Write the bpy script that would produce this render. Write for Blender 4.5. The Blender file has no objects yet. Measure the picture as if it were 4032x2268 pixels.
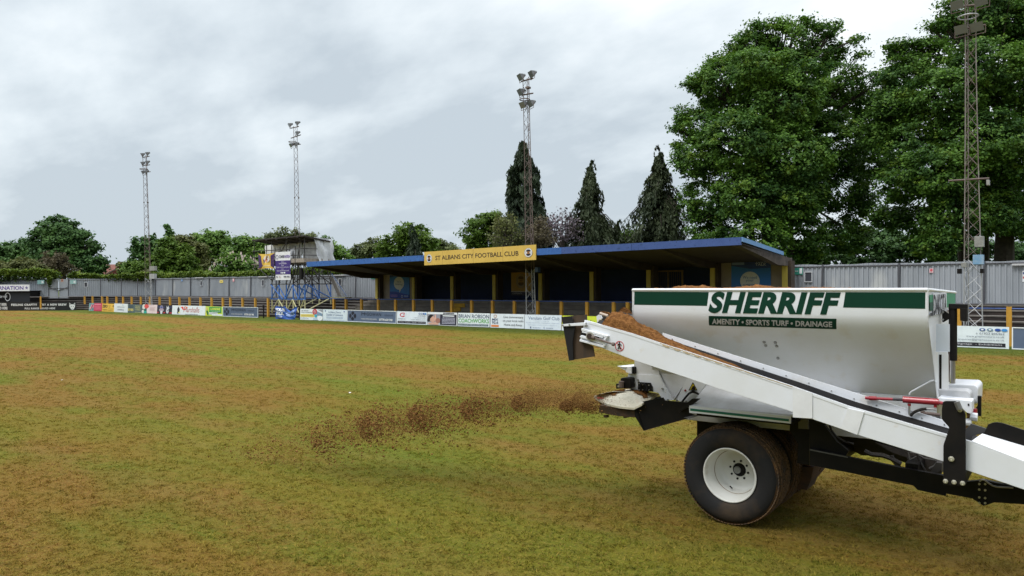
import bpy, bmesh, math, random
import numpy as np
from mathutils import Vector, Matrix

random.seed(7)
rng = np.random.default_rng(7)
PI = math.pi
SC = bpy.context.scene
COL = SC.collection

# ---------------------------------------------------------------- camera
FPX, CX, CY, CAMH = 3000.0, 2016.0, 1134.0, 2.4
R0 = Vector((.7697, .6384, 0)); F0 = Vector((-.6384, .7697, 0))
tp = 10.0 / FPX
FW = (F0 - Vector((0, 0, tp))).normalized()
U0 = R0.cross(FW).normalized()
rho = math.radians(.3)
RR = math.cos(rho) * R0 - math.sin(rho) * U0
UU = math.sin(rho) * R0 + math.cos(rho) * U0
CAMP = Vector((0, 0, CAMH))
cam = bpy.data.cameras.new('camera'); camo = bpy.data.objects.new('camera', cam); COL.objects.link(camo)
camo.matrix_world = Matrix(((RR.x, UU.x, -FW.x, 0), (RR.y, UU.y, -FW.y, 0), (RR.z, UU.z, -FW.z, CAMH), (0, 0, 0, 1)))
cam.sensor_width = 36.0; cam.lens = 36.0 * FPX / 4032.0
cam.clip_start = .1; cam.clip_end = 3000
SC.camera = camo

# ---------------------------------------------------------------- exposure, world, sun
SC.view_settings.view_transform = 'Standard'; SC.view_settings.look = 'None'
SC.view_settings.exposure = 0.35; SC.view_settings.gamma = 1.0
SUN_EL, SUN_AZ = math.radians(56), math.radians(200)      # azimuth: clockwise from +Y
w = bpy.data.worlds.new('World'); SC.world = w; w.use_nodes = True
nt = w.node_tree; nt.nodes.clear()
def N(t, **k):
    n = nt.nodes.new(t)
    for a, b in k.items(): setattr(n, a, b)
    return n
def LK(a, b): nt.links.new(a, b)
out = N('ShaderNodeOutputWorld'); bg = N('ShaderNodeBackground')
sky = N('ShaderNodeTexSky'); sky.sky_type = 'NISHITA'; sky.sun_disc = False
sky.sun_elevation = SUN_EL; sky.sun_rotation = SUN_AZ; sky.air_density = 1.2; sky.dust_density = 2.0
tc = N('ShaderNodeTexCoord'); sep = N('ShaderNodeSeparateXYZ'); LK(tc.outputs['Generated'], sep.inputs[0])
def M(op, a, b=None, c=None):
    n = N('ShaderNodeMath', operation=op)
    for i, v in enumerate((a, b, c)):
        if v is None: continue
        if isinstance(v, (int, float)): n.inputs[i].default_value = v
        else: LK(v, n.inputs[i])
    return n.outputs[0]
zz = M('ADD', M('MAXIMUM', sep.outputs[2], 0.0), .30)
cmb = N('ShaderNodeCombineXYZ'); LK(M('DIVIDE', sep.outputs[0], zz), cmb.inputs[0]); LK(M('DIVIDE', sep.outputs[1], zz), cmb.inputs[1])
mpg = N('ShaderNodeMapping'); mpg.inputs['Rotation'].default_value = (0, 0, .75); mpg.inputs['Scale'].default_value = (.62, 1.0, 1)
mpg.inputs['Location'].default_value = (2.3, .4, 0)
LK(cmb.outputs[0], mpg.inputs[0])
n1 = N('ShaderNodeTexNoise'); n1.inputs['Scale'].default_value = 1.5; n1.inputs['Detail'].default_value = 8; n1.inputs['Roughness'].default_value = .5
n1.inputs['Distortion'].default_value = .25
LK(mpg.outputs[0], n1.inputs['Vector'])
n2 = N('ShaderNodeTexNoise'); n2.inputs['Scale'].default_value = 4.2; n2.inputs['Detail'].default_value = 7; n2.inputs['Roughness'].default_value = .55
LK(mpg.outputs[0], n2.inputs['Vector'])
nz = M('ADD', M('MULTIPLY', n1.outputs[0], .66), M('MULTIPLY', n2.outputs[0], .34))
# the cloud is thinner and brighter ahead to the right, darker low on the left
sd = Vector((math.sin(SUN_AZ) * math.cos(SUN_EL), math.cos(SUN_AZ) * math.cos(SUN_EL), math.sin(SUN_EL)))
dotn = N('ShaderNodeVectorMath', operation='DOT_PRODUCT'); LK(tc.outputs['Generated'], dotn.inputs[0]); dotn.inputs[1].default_value = Vector((.086, .61, .788))
glow = M('POWER', M('MAXIMUM', dotn.outputs['Value'], 0.0), 2.2)
elev = M('MULTIPLY', M('MINIMUM', M('MAXIMUM', sep.outputs[2], 0.0), .5), 1.35)
fac = M('ADD', M('ADD', M('MULTIPLY', M('SUBTRACT', nz, .5), 3.1), -.20), M('ADD', elev, M('MULTIPLY', glow, .62)))
cr = N('ShaderNodeValToRGB'); LK(fac, cr.inputs[0])
cr.color_ramp.elements[0].position = 0.0; cr.color_ramp.elements[0].color = (.47, .535, .59, 1)
cr.color_ramp.elements[1].position = 1.0; cr.color_ramp.elements[1].color = (.93, .945, .975, 1)
e = cr.color_ramp.elements.new(.35); e.color = (.64, .705, .75, 1)
e = cr.color_ramp.elements.new(.68); e.color = (.82, .87, .90, 1)
# a thin veil of the clear sky's light over the clouds
mx = N('ShaderNodeMix', data_type='RGBA'); mx.inputs[0].default_value = .06
sk = N('ShaderNodeVectorMath', operation='SCALE'); LK(sky.outputs[0], sk.inputs[0]); sk.inputs[3].default_value = .09
LK(cr.outputs[0], mx.inputs[6]); LK(sk.outputs[0], mx.inputs[7])
LK(mx.outputs[2], bg.inputs[0])
# an overcast sky is brightest overhead
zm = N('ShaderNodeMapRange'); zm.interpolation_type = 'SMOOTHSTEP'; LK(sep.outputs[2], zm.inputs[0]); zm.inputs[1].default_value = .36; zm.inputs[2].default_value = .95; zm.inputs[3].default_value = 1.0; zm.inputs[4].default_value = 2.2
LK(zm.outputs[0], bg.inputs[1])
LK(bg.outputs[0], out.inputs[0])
sl = bpy.data.lights.new('sun', 'SUN'); sl.energy = 1.5; sl.angle = math.radians(22); sl.color = (1, .975, .94)
so = bpy.data.objects.new('sun', sl); COL.objects.link(so)
so.rotation_euler = (-sd).to_track_quat('-Z', 'Y').to_euler()

# ---------------------------------------------------------------- helpers
def ray(px, py): return FW + RR * ((px - CX) / FPX) + UU * ((CY - py) / FPX)
def at_Y(px, py, Y): d = ray(px, py); return CAMP + d * (Y / d.y)
def at_X(px, py, X): d = ray(px, py); return CAMP + d * (X / d.x)
def at_D(px, py, D): return CAMP + ray(px, py) * D
def at_Z(px, py, Z=0.0): d = ray(px, py); return CAMP + d * ((Z - CAMH) / d.z)
TD = (.807 * R0 - .5905 * F0).normalized(); ND = Vector((-TD.y, TD.x, 0))
TROT = math.atan2(TD.y, TD.x)
def tw(x, p, z): return TD * x + ND * p + Vector((0, 0, z))      # trailer frame -> world
def tl(px, py, p):                                              # pixel on the trailer plane p -> (x, z)
    d = ray(px, py); t = p / d.dot(ND); q = CAMP + d * t
    return (q.dot(TD), q.z)
def tP(px, py, p): d = ray(px, py); return CAMP + d * (p / d.dot(ND))

MATS = {}
def mat(name, col, rough=.6, metal=0., col2=None, nscale=6., nrange=(.35, .65), bump=0., bscale=60., spec=.5, coat=0., island=0., detail=4., stretch=None, transl=0., col3=None, n3scale=1., n3range=(.55, .62)):
    if name in MATS: return MATS[name]
    m = bpy.data.materials.new(name); m.use_nodes = True; t = m.node_tree; b = t.nodes['Principled BSDF']
    b.inputs['Base Color'].default_value = (*col, 1); b.inputs['Roughness'].default_value = rough
    b.inputs['Metallic'].default_value = metal; b.inputs['Specular IOR Level'].default_value = spec
    b.inputs['Coat Weight'].default_value = coat
    def nd(ty): return t.nodes.new(ty)
    tcn = nd('ShaderNodeTexCoord'); vec = tcn.outputs['Object']
    if stretch:
        mp = nd('ShaderNodeMapping'); mp.inputs['Scale'].default_value = stretch; t.links.new(vec, mp.inputs[0]); vec = mp.outputs[0]
    if col2 is not None:
        n = nd('ShaderNodeTexNoise'); n.inputs['Scale'].default_value = nscale; n.inputs['Detail'].default_value = detail; n.inputs['Roughness'].default_value = .6
        t.links.new(vec, n.inputs['Vector'])
        f = n.outputs[0]
        if island:
            g = nd('ShaderNodeNewGeometry'); mm = nd('ShaderNodeMath'); mm.operation = 'MULTIPLY_ADD'
            t.links.new(g.outputs['Random Per Island'], mm.inputs[0]); mm.inputs[1].default_value = island
            ad = nd('ShaderNodeMath'); ad.operation = 'SUBTRACT'; t.links.new(f, ad.inputs[0]); ad.inputs[1].default_value = island / 2
            t.links.new(ad.outputs[0], mm.inputs[2]); f = mm.outputs[0]
        mr = nd('ShaderNodeMapRange'); mr.inputs[1].default_value = nrange[0]; mr.inputs[2].default_value = nrange[1]; t.links.new(f, mr.inputs[0])
        mi = nd('ShaderNodeMix'); mi.data_type = 'RGBA'; t.links.new(mr.outputs[0], mi.inputs[0])
        mi.inputs[6].default_value = (*col, 1); mi.inputs[7].default_value = (*col2, 1)
        c = mi.outputs[2]
        if col3 is not None:
            n3 = nd('ShaderNodeTexNoise'); n3.inputs['Scale'].default_value = n3scale; n3.inputs['Detail'].default_value = 6; t.links.new(vec, n3.inputs['Vector'])
            m3 = nd('ShaderNodeMapRange'); m3.inputs[1].default_value = n3range[0]; m3.inputs[2].default_value = n3range[1]; t.links.new(n3.outputs[0], m3.inputs[0])
            x3 = nd('ShaderNodeMix'); x3.data_type = 'RGBA'; t.links.new(m3.outputs[0], x3.inputs[0]); t.links.new(c, x3.inputs[6]); x3.inputs[7].default_value = (*col3, 1); c = x3.outputs[2]
        t.links.new(c, b.inputs['Base Color'])
    else:
        c = None
    if bump:
        nb = nd('ShaderNodeTexNoise'); nb.inputs['Scale'].default_value = bscale; nb.inputs['Detail'].default_value = 5; t.links.new(vec, nb.inputs['Vector'])
        bp = nd('ShaderNodeBump'); bp.inputs['Strength'].default_value = bump; bp.inputs['Distance'].default_value = .02; t.links.new(nb.outputs[0], bp.inputs['Height'])
        t.links.new(bp.outputs[0], b.inputs['Normal'])
    if transl:
        tr = nd('ShaderNodeBsdfTranslucent'); ms = nd('ShaderNodeMixShader'); ms.inputs[0].default_value = transl
        if c is not None: t.links.new(c, tr.inputs[0])
        else: tr.inputs[0].default_value = (*col, 1)
        t.links.new(b.outputs[0], ms.inputs[1]); t.links.new(tr.outputs[0], ms.inputs[2])
        t.links.new(ms.outputs[0], t.nodes['Material Output'].inputs[0])
    MATS[name] = m
    return m
def paint(r, g, b, rough=.55):                                  # print colours, given as sRGB 0-255
    k = 'print_%d_%d_%d' % (r, g, b)
    if k in MATS: return MATS[k]
    l = [((v / 255) / 12.92 if v / 255 < .04 else ((v / 255 + .055) / 1.055) ** 2.4) for v in (r, g, b)]
    return mat(k, tuple(l), rough, col2=tuple(x * .86 for x in l), nscale=3., nrange=(.4, .75))

ORG = {}
class MB:
    def __init__(s): s.v = []; s.f = []; s.m = []; s.sm = []; s.cur = 0; s.smooth = False
    def add(s, vs, fs):
        o = len(s.v); s.v += [tuple(v) for v in vs]
        for f in fs: s.f.append([i + o for i in f]); s.m.append(s.cur); s.sm.append(s.smooth)
    def box(s, a, b):
        x0, y0, z0 = a; x1, y1, z1 = b
        s.add([(x0, y0, z0), (x1, y0, z0), (x1, y1, z0), (x0, y1, z0), (x0, y0, z1), (x1, y0, z1), (x1, y1, z1), (x0, y1, z1)],
              [(0, 3, 2, 1), (4, 5, 6, 7), (0, 1, 5, 4), (1, 2, 6, 5), (2, 3, 7, 6), (3, 0, 4, 7)])
    def obox(s, c, ax, ay, az):                                 # oriented box from centre and three half-axes
        c, ax, ay, az = Vector(c), Vector(ax), Vector(ay), Vector(az)
        vs = [c + ax * i + ay * j + az * k for k in (-1, 1) for i, j in ((-1, -1), (1, -1), (1, 1), (-1, 1))]
        s.add(vs, [(0, 3, 2, 1), (4, 5, 6, 7), (0, 1, 5, 4), (1, 2, 6, 5), (2, 3, 7, 6), (3, 0, 4, 7)])
    def tube(s, a, b, r, r2=None, n=8, cap=True):
        a, b = Vector(a), Vector(b); r2 = r if r2 is None else r2
        d = (b - a)
        if d.length < 1e-6: return
        d.normalize(); up = Vector((0, 0, 1)) if abs(d.z) < .9 else Vector((1, 0, 0))
        x = d.cross(up).normalized(); y = d.cross(x)
        vs = []
        for q, rr in ((a, r), (b, r2)):
            vs += [q + (x * math.cos(2 * PI * i / n) + y * math.sin(2 * PI * i / n)) * rr for i in range(n)]
        fs = [(i, (i + 1) % n, n + (i + 1) % n, n + i) for i in range(n)]
        if cap: fs += [tuple(range(n))[::-1], tuple(range(n, 2 * n))]
        s.add(vs, fs)
    def path(s, pts, r, n=8):
        for i in range(len(pts) - 1):
            ra = r[i] if isinstance(r, (list, tuple)) else r; rb = r[i + 1] if isinstance(r, (list, tuple)) else r
            s.tube(pts[i], pts[i + 1], ra, rb, n)
    def prism(s, pts, off):
        pts = [Vector(p) for p in pts]; off = Vector(off); n = len(pts)
        s.add(pts + [p + off for p in pts], [tuple(range(n))[::-1], tuple(range(n, 2 * n))] + [(i, (i + 1) % n, n + (i + 1) % n, n + i) for i in range(n)])
    def face(s, pts): s.add(pts, [tuple(range(len(pts)))])
    def grid(s, rows):                                          # rows of equally many points
        n = len(rows[0]); vs = [p for r in rows for p in r]
        s.add(vs, [(i * n + j, i * n + j + 1, (i + 1) * n + j + 1, (i + 1) * n + j) for i in range(len(rows) - 1) for j in range(n - 1)])
    def lathe(s, prof, c, ax, n=48, closed=False):              # profile (along axis, radius)
        c, ax = Vector(c), Vector(ax).normalized(); up = Vector((0, 0, 1)) if abs(ax.z) < .9 else Vector((1, 0, 0))
        x = ax.cross(up).normalized(); y = ax.cross(x)
        rows = [[c + ax * a + (x * math.cos(2 * PI * i / n) + y * math.sin(2 * PI * i / n)) * r for i in range(n)] for a, r in prof]
        k = len(prof); vs = [p for r in rows for p in r]
        fs = [(i * n + j, i * n + (j + 1) % n, (i + 1) * n + (j + 1) % n, (i + 1) * n + j) for i in range(k - 1) for j in range(n)]
        if closed: fs += [((k - 1) * n + j, (k - 1) * n + (j + 1) % n, (j + 1) % n, j) for j in range(n)]
        s.add(vs, fs)
    def build(s, name, mats, parent=None, bevel=0., fixn=True, M=None):
        if not isinstance(mats, (list, tuple)): mats = [mats]
        me = bpy.data.meshes.new(name)
        if parent is not None: M = ORG[parent.name]
        else:
            if M is None:
                a = np.array(s.v); lo, hi = a.min(0), a.max(0)
                M = Matrix.Translation(((lo[0] + hi[0]) / 2, (lo[1] + hi[1]) / 2, lo[2]))
        Mi = M.inverted()
        me.from_pydata([tuple(Mi @ Vector(v)) for v in s.v], [], s.f)
        for m in mats: me.materials.append(m)
        me.polygons.foreach_set('material_index', s.m); me.polygons.foreach_set('use_smooth', s.sm)
        me.validate()
        if fixn:
            bm = bmesh.new(); bm.from_mesh(me); bmesh.ops.recalc_face_normals(bm, faces=bm.faces); bm.to_mesh(me); bm.free()
        me.update()
        o = bpy.data.objects.new(name, me); COL.objects.link(o)
        if parent is not None: o.parent = parent
        else: o.matrix_world = M
        ORG[o.name] = M
        if bevel:
            md = o.modifiers.new('bevel', 'BEVEL'); md.width = bevel; md.segments = 2; md.limit_method = 'ANGLE'; md.angle_limit = .6
        return o

def tag(o, label=None, cat=None, group=None, kind=None):
    if label: o['label'] = label
    if cat: o['category'] = cat
    if group: o['group'] = group
    if kind: o['kind'] = kind
    return o
def empty(name, loc, rz=0., label=None, cat=None, group=None):
    o = bpy.data.objects.new(name, None); COL.objects.link(o); o.empty_display_size = .3
    Mx = Matrix.Translation(Vector(loc)) @ Matrix.Rotation(rz, 4, 'Z'); o.matrix_world = Mx; ORG[o.name] = Mx
    return tag(o, label, cat, group)
def fast_mesh(name, V, Fq, mats, parent=None, M=None, smooth=False):
    """numpy quads: V (n,3) world, Fq (m,4)"""
    if parent is not None: M = ORG[parent.name]
    elif M is None:
        lo, hi = V.min(0), V.max(0); M = Matrix.Translation(((lo[0] + hi[0]) / 2, (lo[1] + hi[1]) / 2, lo[2]))
    Mi = np.array(M.inverted()); V = V @ Mi[:3, :3].T + Mi[:3, 3]
    k = Fq.shape[1]; me = bpy.data.meshes.new(name)
    me.vertices.add(len(V)); me.vertices.foreach_set('co', V.astype(np.float32).ravel())
    me.loops.add(Fq.size); me.loops.foreach_set('vertex_index', Fq.astype(np.int32).ravel())
    me.polygons.add(len(Fq)); me.polygons.foreach_set('loop_start', np.arange(0, Fq.size, k, dtype=np.int32)); me.polygons.foreach_set('loop_total', np.full(len(Fq), k, dtype=np.int32))
    me.update(calc_edges=True)
    if not isinstance(mats, (list, tuple)): mats = [mats]
    for m in mats: me.materials.append(m)
    if smooth: me.polygons.foreach_set('use_smooth', np.ones(len(Fq), dtype=bool))
    o = bpy.data.objects.new(name, me); COL.objects.link(o)
    if parent is not None: o.parent = parent
    else: o.matrix_world = M
    ORG[o.name] = M
    return o

TXT = {}
def text_tris(s, bold=0., shear=0., space=1., res=3):
    k = (s, bold, shear, space)
    if k in TXT: return TXT[k]
    cu = bpy.data.curves.new('t', 'FONT'); cu.body = s; cu.size = 1; cu.offset = bold; cu.shear = shear; cu.resolution_u = res; cu.space_character = space
    o = bpy.data.objects.new('t', cu); COL.objects.link(o)
    dg = bpy.context.evaluated_depsgraph_get(); me = bpy.data.meshes.new_from_object(o.evaluated_get(dg))
    V = np.array([v.co[:] for v in me.vertices]); Fs = [tuple(p.vertices) for p in me.polygons]
    bpy.data.objects.remove(o); bpy.data.curves.remove(cu); bpy.data.meshes.remove(me)
    lo, hi = V.min(0), V.max(0); V = (V - lo) / np.maximum(hi - lo, 1e-6)
    TXT[k] = (V, Fs); return TXT[k]

def design(parent, o, u, v, W, H, items, surf=None, warp=None, eps=.004):
    """printed design: shapes and lettering on the panel with origin o, unit axes u, v, size W x H. Coordinates are fractions 0..1."""
    o, u, v = Vector(o), Vector(u), Vector(v); nrm = u.cross(v).normalized()
    layer = 0; G, T = MB(), MB(); gm, tm = [], []
    def P(a, b, k):
        if warp: return warp(a, b, eps + k * .0018)
        return o + u * (a * W) + v * (b * H) + nrm * (eps + k * .0018)
    for it in items:
        layer += 1; kind = it[0]
        if kind == 't':
            _, s, a0, b0, a1, b1, c = it[:7]; opt = it[7] if len(it) > 7 else {}
            m = paint(*c)
            if m not in tm: tm.append(m)
            T.cur = tm.index(m); V, Fs = text_tris(s, **opt)
            T.add([P(a0 + (a1 - a0) * p[0], b0 + (b1 - b0) * p[1], layer) for p in V], Fs)
            continue
        m = paint(*it[-1])
        if m not in gm: gm.append(m)
        G.cur = gm.index(m)
        if kind == 'r':
            a0, b0, a1, b1 = it[1:5]; k = 12 if warp else 1
            for i in range(k):
                x0 = a0 + (a1 - a0) * i / k; x1 = a0 + (a1 - a0) * (i + 1) / k
                for j in range(3 if warp else 1):
                    kk = 3 if warp else 1; y0 = b0 + (b1 - b0) * j / kk; y1 = b0 + (b1 - b0) * (j + 1) / kk
                    G.face([P(x0, y0, layer), P(x1, y0, layer), P(x1, y1, layer), P(x0, y1, layer)])
        elif kind == 'e':
            cx_, cy_, rx, ry = it[1:5]
            G.face([P(cx_ + rx * math.cos(2 * PI * i / 24), cy_ + ry * math.sin(2 * PI * i / 24), layer) for i in range(24)])
        elif kind == 'o':                                       # ring
            cx_, cy_, rx, ry, th = it[1:6]
            for i in range(24):
                a, b = 2 * PI * i / 24, 2 * PI * (i + 1) / 24
                G.face([P(cx_ + rx * math.cos(a), cy_ + ry * math.sin(a), layer), P(cx_ + rx * math.cos(b), cy_ + ry * math.sin(b), layer),
                        P(cx_ + rx * (1 - th) * math.cos(b), cy_ + ry * (1 - th) * math.sin(b), layer), P(cx_ + rx * (1 - th) * math.cos(a), cy_ + ry * (1 - th) * math.sin(a), layer)])
        elif kind == 'p':
            G.face([P(a, b, layer) for a, b in it[1]])
        elif kind == 'tx':                                      # rows of small print: short broken dashes
            a0, b0, a1, b1, rows, seed = it[1:7]; rr = random.Random(seed)
            for i in range(rows):
                yb = b1 - (b1 - b0) * (i + .5) / rows; hh = (b1 - b0) / rows * .28; x = a0 + rr.random() * .03
                while x < a1 - .01:
                    wd = min(rr.uniform(.015, .05), a1 - x); G.face([P(x, yb - hh, layer), P(x + wd, yb - hh, layer), P(x + wd, yb + hh, layer), P(x, yb + hh, layer)]); x += wd + .008
    if G.v: G.build('printed_design', gm, parent, fixn=False)
    if T.v: T.build('lettering', tm, parent, fixn=False)

# ---------------------------------------------------------------- common materials
GREENB = (0, 62, 45)
M_white = mat('white_paint', (.78, .80, .85), .42, col2=(.74, .75, .77), nscale=2.5, coat=.08, col3=(.68, .64, .58), n3scale=5, n3range=(.60, .85))
M_whited = mat('white_steel', (.74, .75, .78), .38, col2=(.60, .60, .61), nscale=5)
M_black = mat('black_paint', (.007, .007, .008), .5, col2=(.013, .011, .010), nscale=6, spec=.16)
M_rubber = mat('rubber', (.014, .014, .015), .8, col2=(.035, .026, .018), nscale=4, nrange=(.5, .75), bump=.25, bscale=90, spec=.25)
M_steel = mat('bare_steel', (.42, .42, .42), .38, .8)
M_zinc = mat('zinc_bolt', (.50, .47, .38), .4, .6)
M_soil = mat('soil', (.23, .105, .034), .95, col2=(.13, .055, .018), nscale=28, bump=.9, bscale=70, spec=.1, nrange=(.4, .62))
M_galv = mat('galvanised_steel', (.42, .43, .44), .5, .3, col2=(.33, .33, .34), nscale=3)
M_rust = mat('rusty_steel', (.16, .12, .105), .7, .1, col2=(.10, .07, .06), nscale=2)
M_scaf = mat('scaffold_tube', (.028, .026, .027), .6, .1, col2=(.06, .055, .055), nscale=4)
M_blue = mat('blue_paint', (.025, .10, .33), .6, col2=(.035, .13, .40), nscale=2.5, col3=(.01, .05, .16), n3scale=8., n3range=(.6, .66))
M_blued = mat('old_blue_paint', (.035, .075, .24), .6, col2=(.045, .09, .27), nscale=3, col3=(.02, .05, .16), n3scale=8., n3range=(.6, .66))
M_bluep = mat('pale_blue_paint', (.13, .27, .52), .6, col2=(.16, .31, .55), nscale=3)
M_yel = mat('yellow_paint', (.56, .29, .03), .6, col2=(.44, .22, .025), nscale=3, nrange=(.4, .7))
M_yelp = mat('lemon_paint', (.50, .40, .07), .6, col2=(.42, .33, .06), nscale=3)
M_paleyel = mat('pale_yellow_paint', (.62, .58, .30), .6, col2=(.5, .46, .25), nscale=3)
M_conc = mat('concrete', (.22, .195, .165), .9, col2=(.13, .115, .10), nscale=1.4, nrange=(.35, .7), bump=.3, detail=8)
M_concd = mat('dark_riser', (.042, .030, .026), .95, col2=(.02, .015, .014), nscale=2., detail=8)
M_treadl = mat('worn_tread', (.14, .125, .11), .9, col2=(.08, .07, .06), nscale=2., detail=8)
M_red = mat('red_paint', (.28, .012, .022), .35, coat=.3)
M_bark = mat('bark', (.05, .038, .028), .95, col2=(.025, .019, .014), nscale=6, bump=.5, bscale=12)

# ---------------------------------------------------------------- ground
def ground_material(blades=False):
    m = bpy.data.materials.new('grass_blades' if blades else 'sanded_turf'); m.use_nodes = True; t = m.node_tree; b = t.nodes['Principled BSDF']; b.inputs['Roughness'].default_value = .95
    b.inputs['Specular IOR Level'].default_value = .15
    def nd(ty, **k):
        n = t.nodes.new(ty)
        for a, c in k.items(): setattr(n, a, c)
        return n
    L = t.links.new
    tc = nd('ShaderNodeTexCoord'); P = tc.outputs['Object']
    def noise(sc, det, rough=.6, stretch=None, off=(0, 0, 0), dist=0.):
        mp = nd('ShaderNodeMapping'); mp.inputs['Scale'].default_value = stretch or (1, 1, 1); mp.inputs['Location'].default_value = off; L(P, mp.inputs[0])
        n = nd('ShaderNodeTexNoise'); n.inputs['Scale'].default_value = sc; n.inputs['Detail'].default_value = det; n.inputs['Roughness'].default_value = rough; n.inputs['Distortion'].default_value = dist
        L(mp.outputs[0], n.inputs['Vector']); return n.outputs[0]
    def mr(f, a, c, x=0., y=1.):
        n = nd('ShaderNodeMapRange'); n.inputs[1].default_value = a; n.inputs[2].default_value = c; n.inputs[3].default_value = x; n.inputs[4].default_value = y; L(f, n.inputs[0]); return n.outputs[0]
    def mix(f, a, c):
        n = nd('ShaderNodeMix', data_type='RGBA')
        if isinstance(f, float): n.inputs[0].default_value = f
        else: L(f, n.inputs[0])
        for i, v in ((6, a), (7, c)):
            if isinstance(v, tuple): n.inputs[i].default_value = (*v, 1)
            else: L(v, n.inputs[i])
        return n.outputs[2]
    def ma(op, a, c):
        n = nd('ShaderNodeMath', operation=op)
        for i, v in enumerate((a, c)):
            if isinstance(v, (int, float)): n.inputs[i].default_value = v
            else: L(v, n.inputs[i])
        return n.outputs[0]
    big = noise(.15, 5, .55, (.50, 1.30, 1), (3.1, 7.7, 0), .3)
    mid = noise(.9, 6, .65, (.7, 1.2, 1), (9, 2, 0))
    fine = noise(14, 5, .75)
    vfine = noise(70, 3, .7)
    tuft = noise(30, 4, .8, (1, 1, 1), (5, 5, 0))
    sp = nd('ShaderNodeSeparateXYZ'); L(P, sp.inputs[0])
    cover = ma('ADD', ma('MULTIPLY', big, .77), ma('ADD', ma('MULTIPLY', mid, .18), ma('MULTIPLY', fine, .17)))
    strip = mr(ma('ADD', sp.outputs[1], ma('MULTIPLY', mid, 2.2)), 29.9, 31.6)
    far = mr(sp.outputs[1], 9., 30., 0., .045)
    dt = nd('ShaderNodeVectorMath', operation='DOT_PRODUCT'); L(P, dt.inputs[0]); dt.inputs[1].default_value = ND; pp = ma('ADD', dt.outputs['Value'], ma('MULTIPLY', mid, .12))
    band = ma('MULTIPLY', ma('SINE', ma('MULTIPLY', pp, 2.05), 0.0), .011)
    cover = ma('ADD', cover, band)
    f1 = mr(ma('ADD', cover, far), .545, .615)                        # 0 grass ... 1 top dressing
    green = mix(mr(fine, .35, .65), (.094, .106, .008), (.172, .165, .013))
    green = mix(mr(mid, .45, .7), green, (.180, .142, .014))
    straw = mix(mr(vfine, .4, .6), (.27, .18, .036), (.40, .29, .078))
    dress = mix(mr(fine, .38, .66), (.225, .122, .022), (.155, .080, .014))
    dress = mix(mr(tuft, .52, .7), dress, (.150, .122, .016))
    c = mix(f1, green, dress)
    c = mix(mr(tuft, .51, .68, 0., .75), c, straw)
    c = mix(mr(noise(45, 3, .8, (1, 1, 1), (2, 9, 0)), .32, .42, .7, 0.), c, (.030, .034, .006))
    c = mix(mr(noise(9, 4, .8, (1, 1, 1), (7, 3, 0)), .34, .46, .5, 0.), c, (.06, .055, .012))
    c = mix(mr(noise(.22, 4, .55, (.6, 1.5, 1), (21, 4, 0)), .52, .66, 0., .85), c, mix(mr(fine, .35, .65), (.082, .118, .008), (.135, .160, .012)))
    lin = mr(noise(1.1, 4, .6, (.06, 1.0, 1), (3, 8, 0)), .5, .66, 0., .5)
    c = mix(lin, c, (.20, .125, .018))
    for cp_, wd_ in ((7.60, .26), (6.55, .14), (9.12, .26), (4.9, .2), (13.4, .3), (15.2, .3)):
        ab = nd('ShaderNodeMath', operation='ABSOLUTE'); L(ma('SUBTRACT', pp, cp_ + .06), ab.inputs[0])
        c = mix(ma('MULTIPLY', mr(ab.outputs[0], wd_ * .7, wd_ * 1.3, .38, 0.), mr(mid, .35, .6)), c, (0.200, 0.144, 0.0325))
    lush = mix(mr(fine, .3, .7), (0.056, 0.080, 0.0070), (0.096, 0.112, 0.0110))
    c = mix(strip, c, lush)
    if blades:
        g = nd('ShaderNodeNewGeometry'); ri = g.outputs['Random Per Island']
        c = mix(mr(ri, .55, .95, 0., .65), c, (0.336, 0.248, 0.0500))
        c = mix(mr(ri, .0, .22, .6, 0.), c, (.060, .075, .010))
        tr = nd('ShaderNodeBsdfTranslucent'); L(c, tr.inputs[0]); ms = nd('ShaderNodeMixShader'); ms.inputs[0].default_value = .3
        L(b.outputs[0], ms.inputs[1]); L(tr.outputs[0], ms.inputs[2]); L(ms.outputs[0], t.nodes['Material Output'].inputs[0])
    L(c, b.inputs['Base Color'])
    if not blades:
        bp = nd('ShaderNodeBump'); bp.inputs['Strength'].default_value = 1.; bp.inputs['Distance'].default_value = .04
        L(ma('ADD', fine, ma('MULTIPLY', vfine, .6)), bp.inputs['Height']); L(bp.outputs[0], b.inputs['Normal'])
    return m
M_turf = ground_material()
g = MB(); g.face([(-900, -300, 0), (900, -300, 0), (900, 900, 0), (-900, 900, 0)])
go = g.build('ground', M_turf, M=Matrix.Identity(4)); tag(go, kind='structure')

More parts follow.
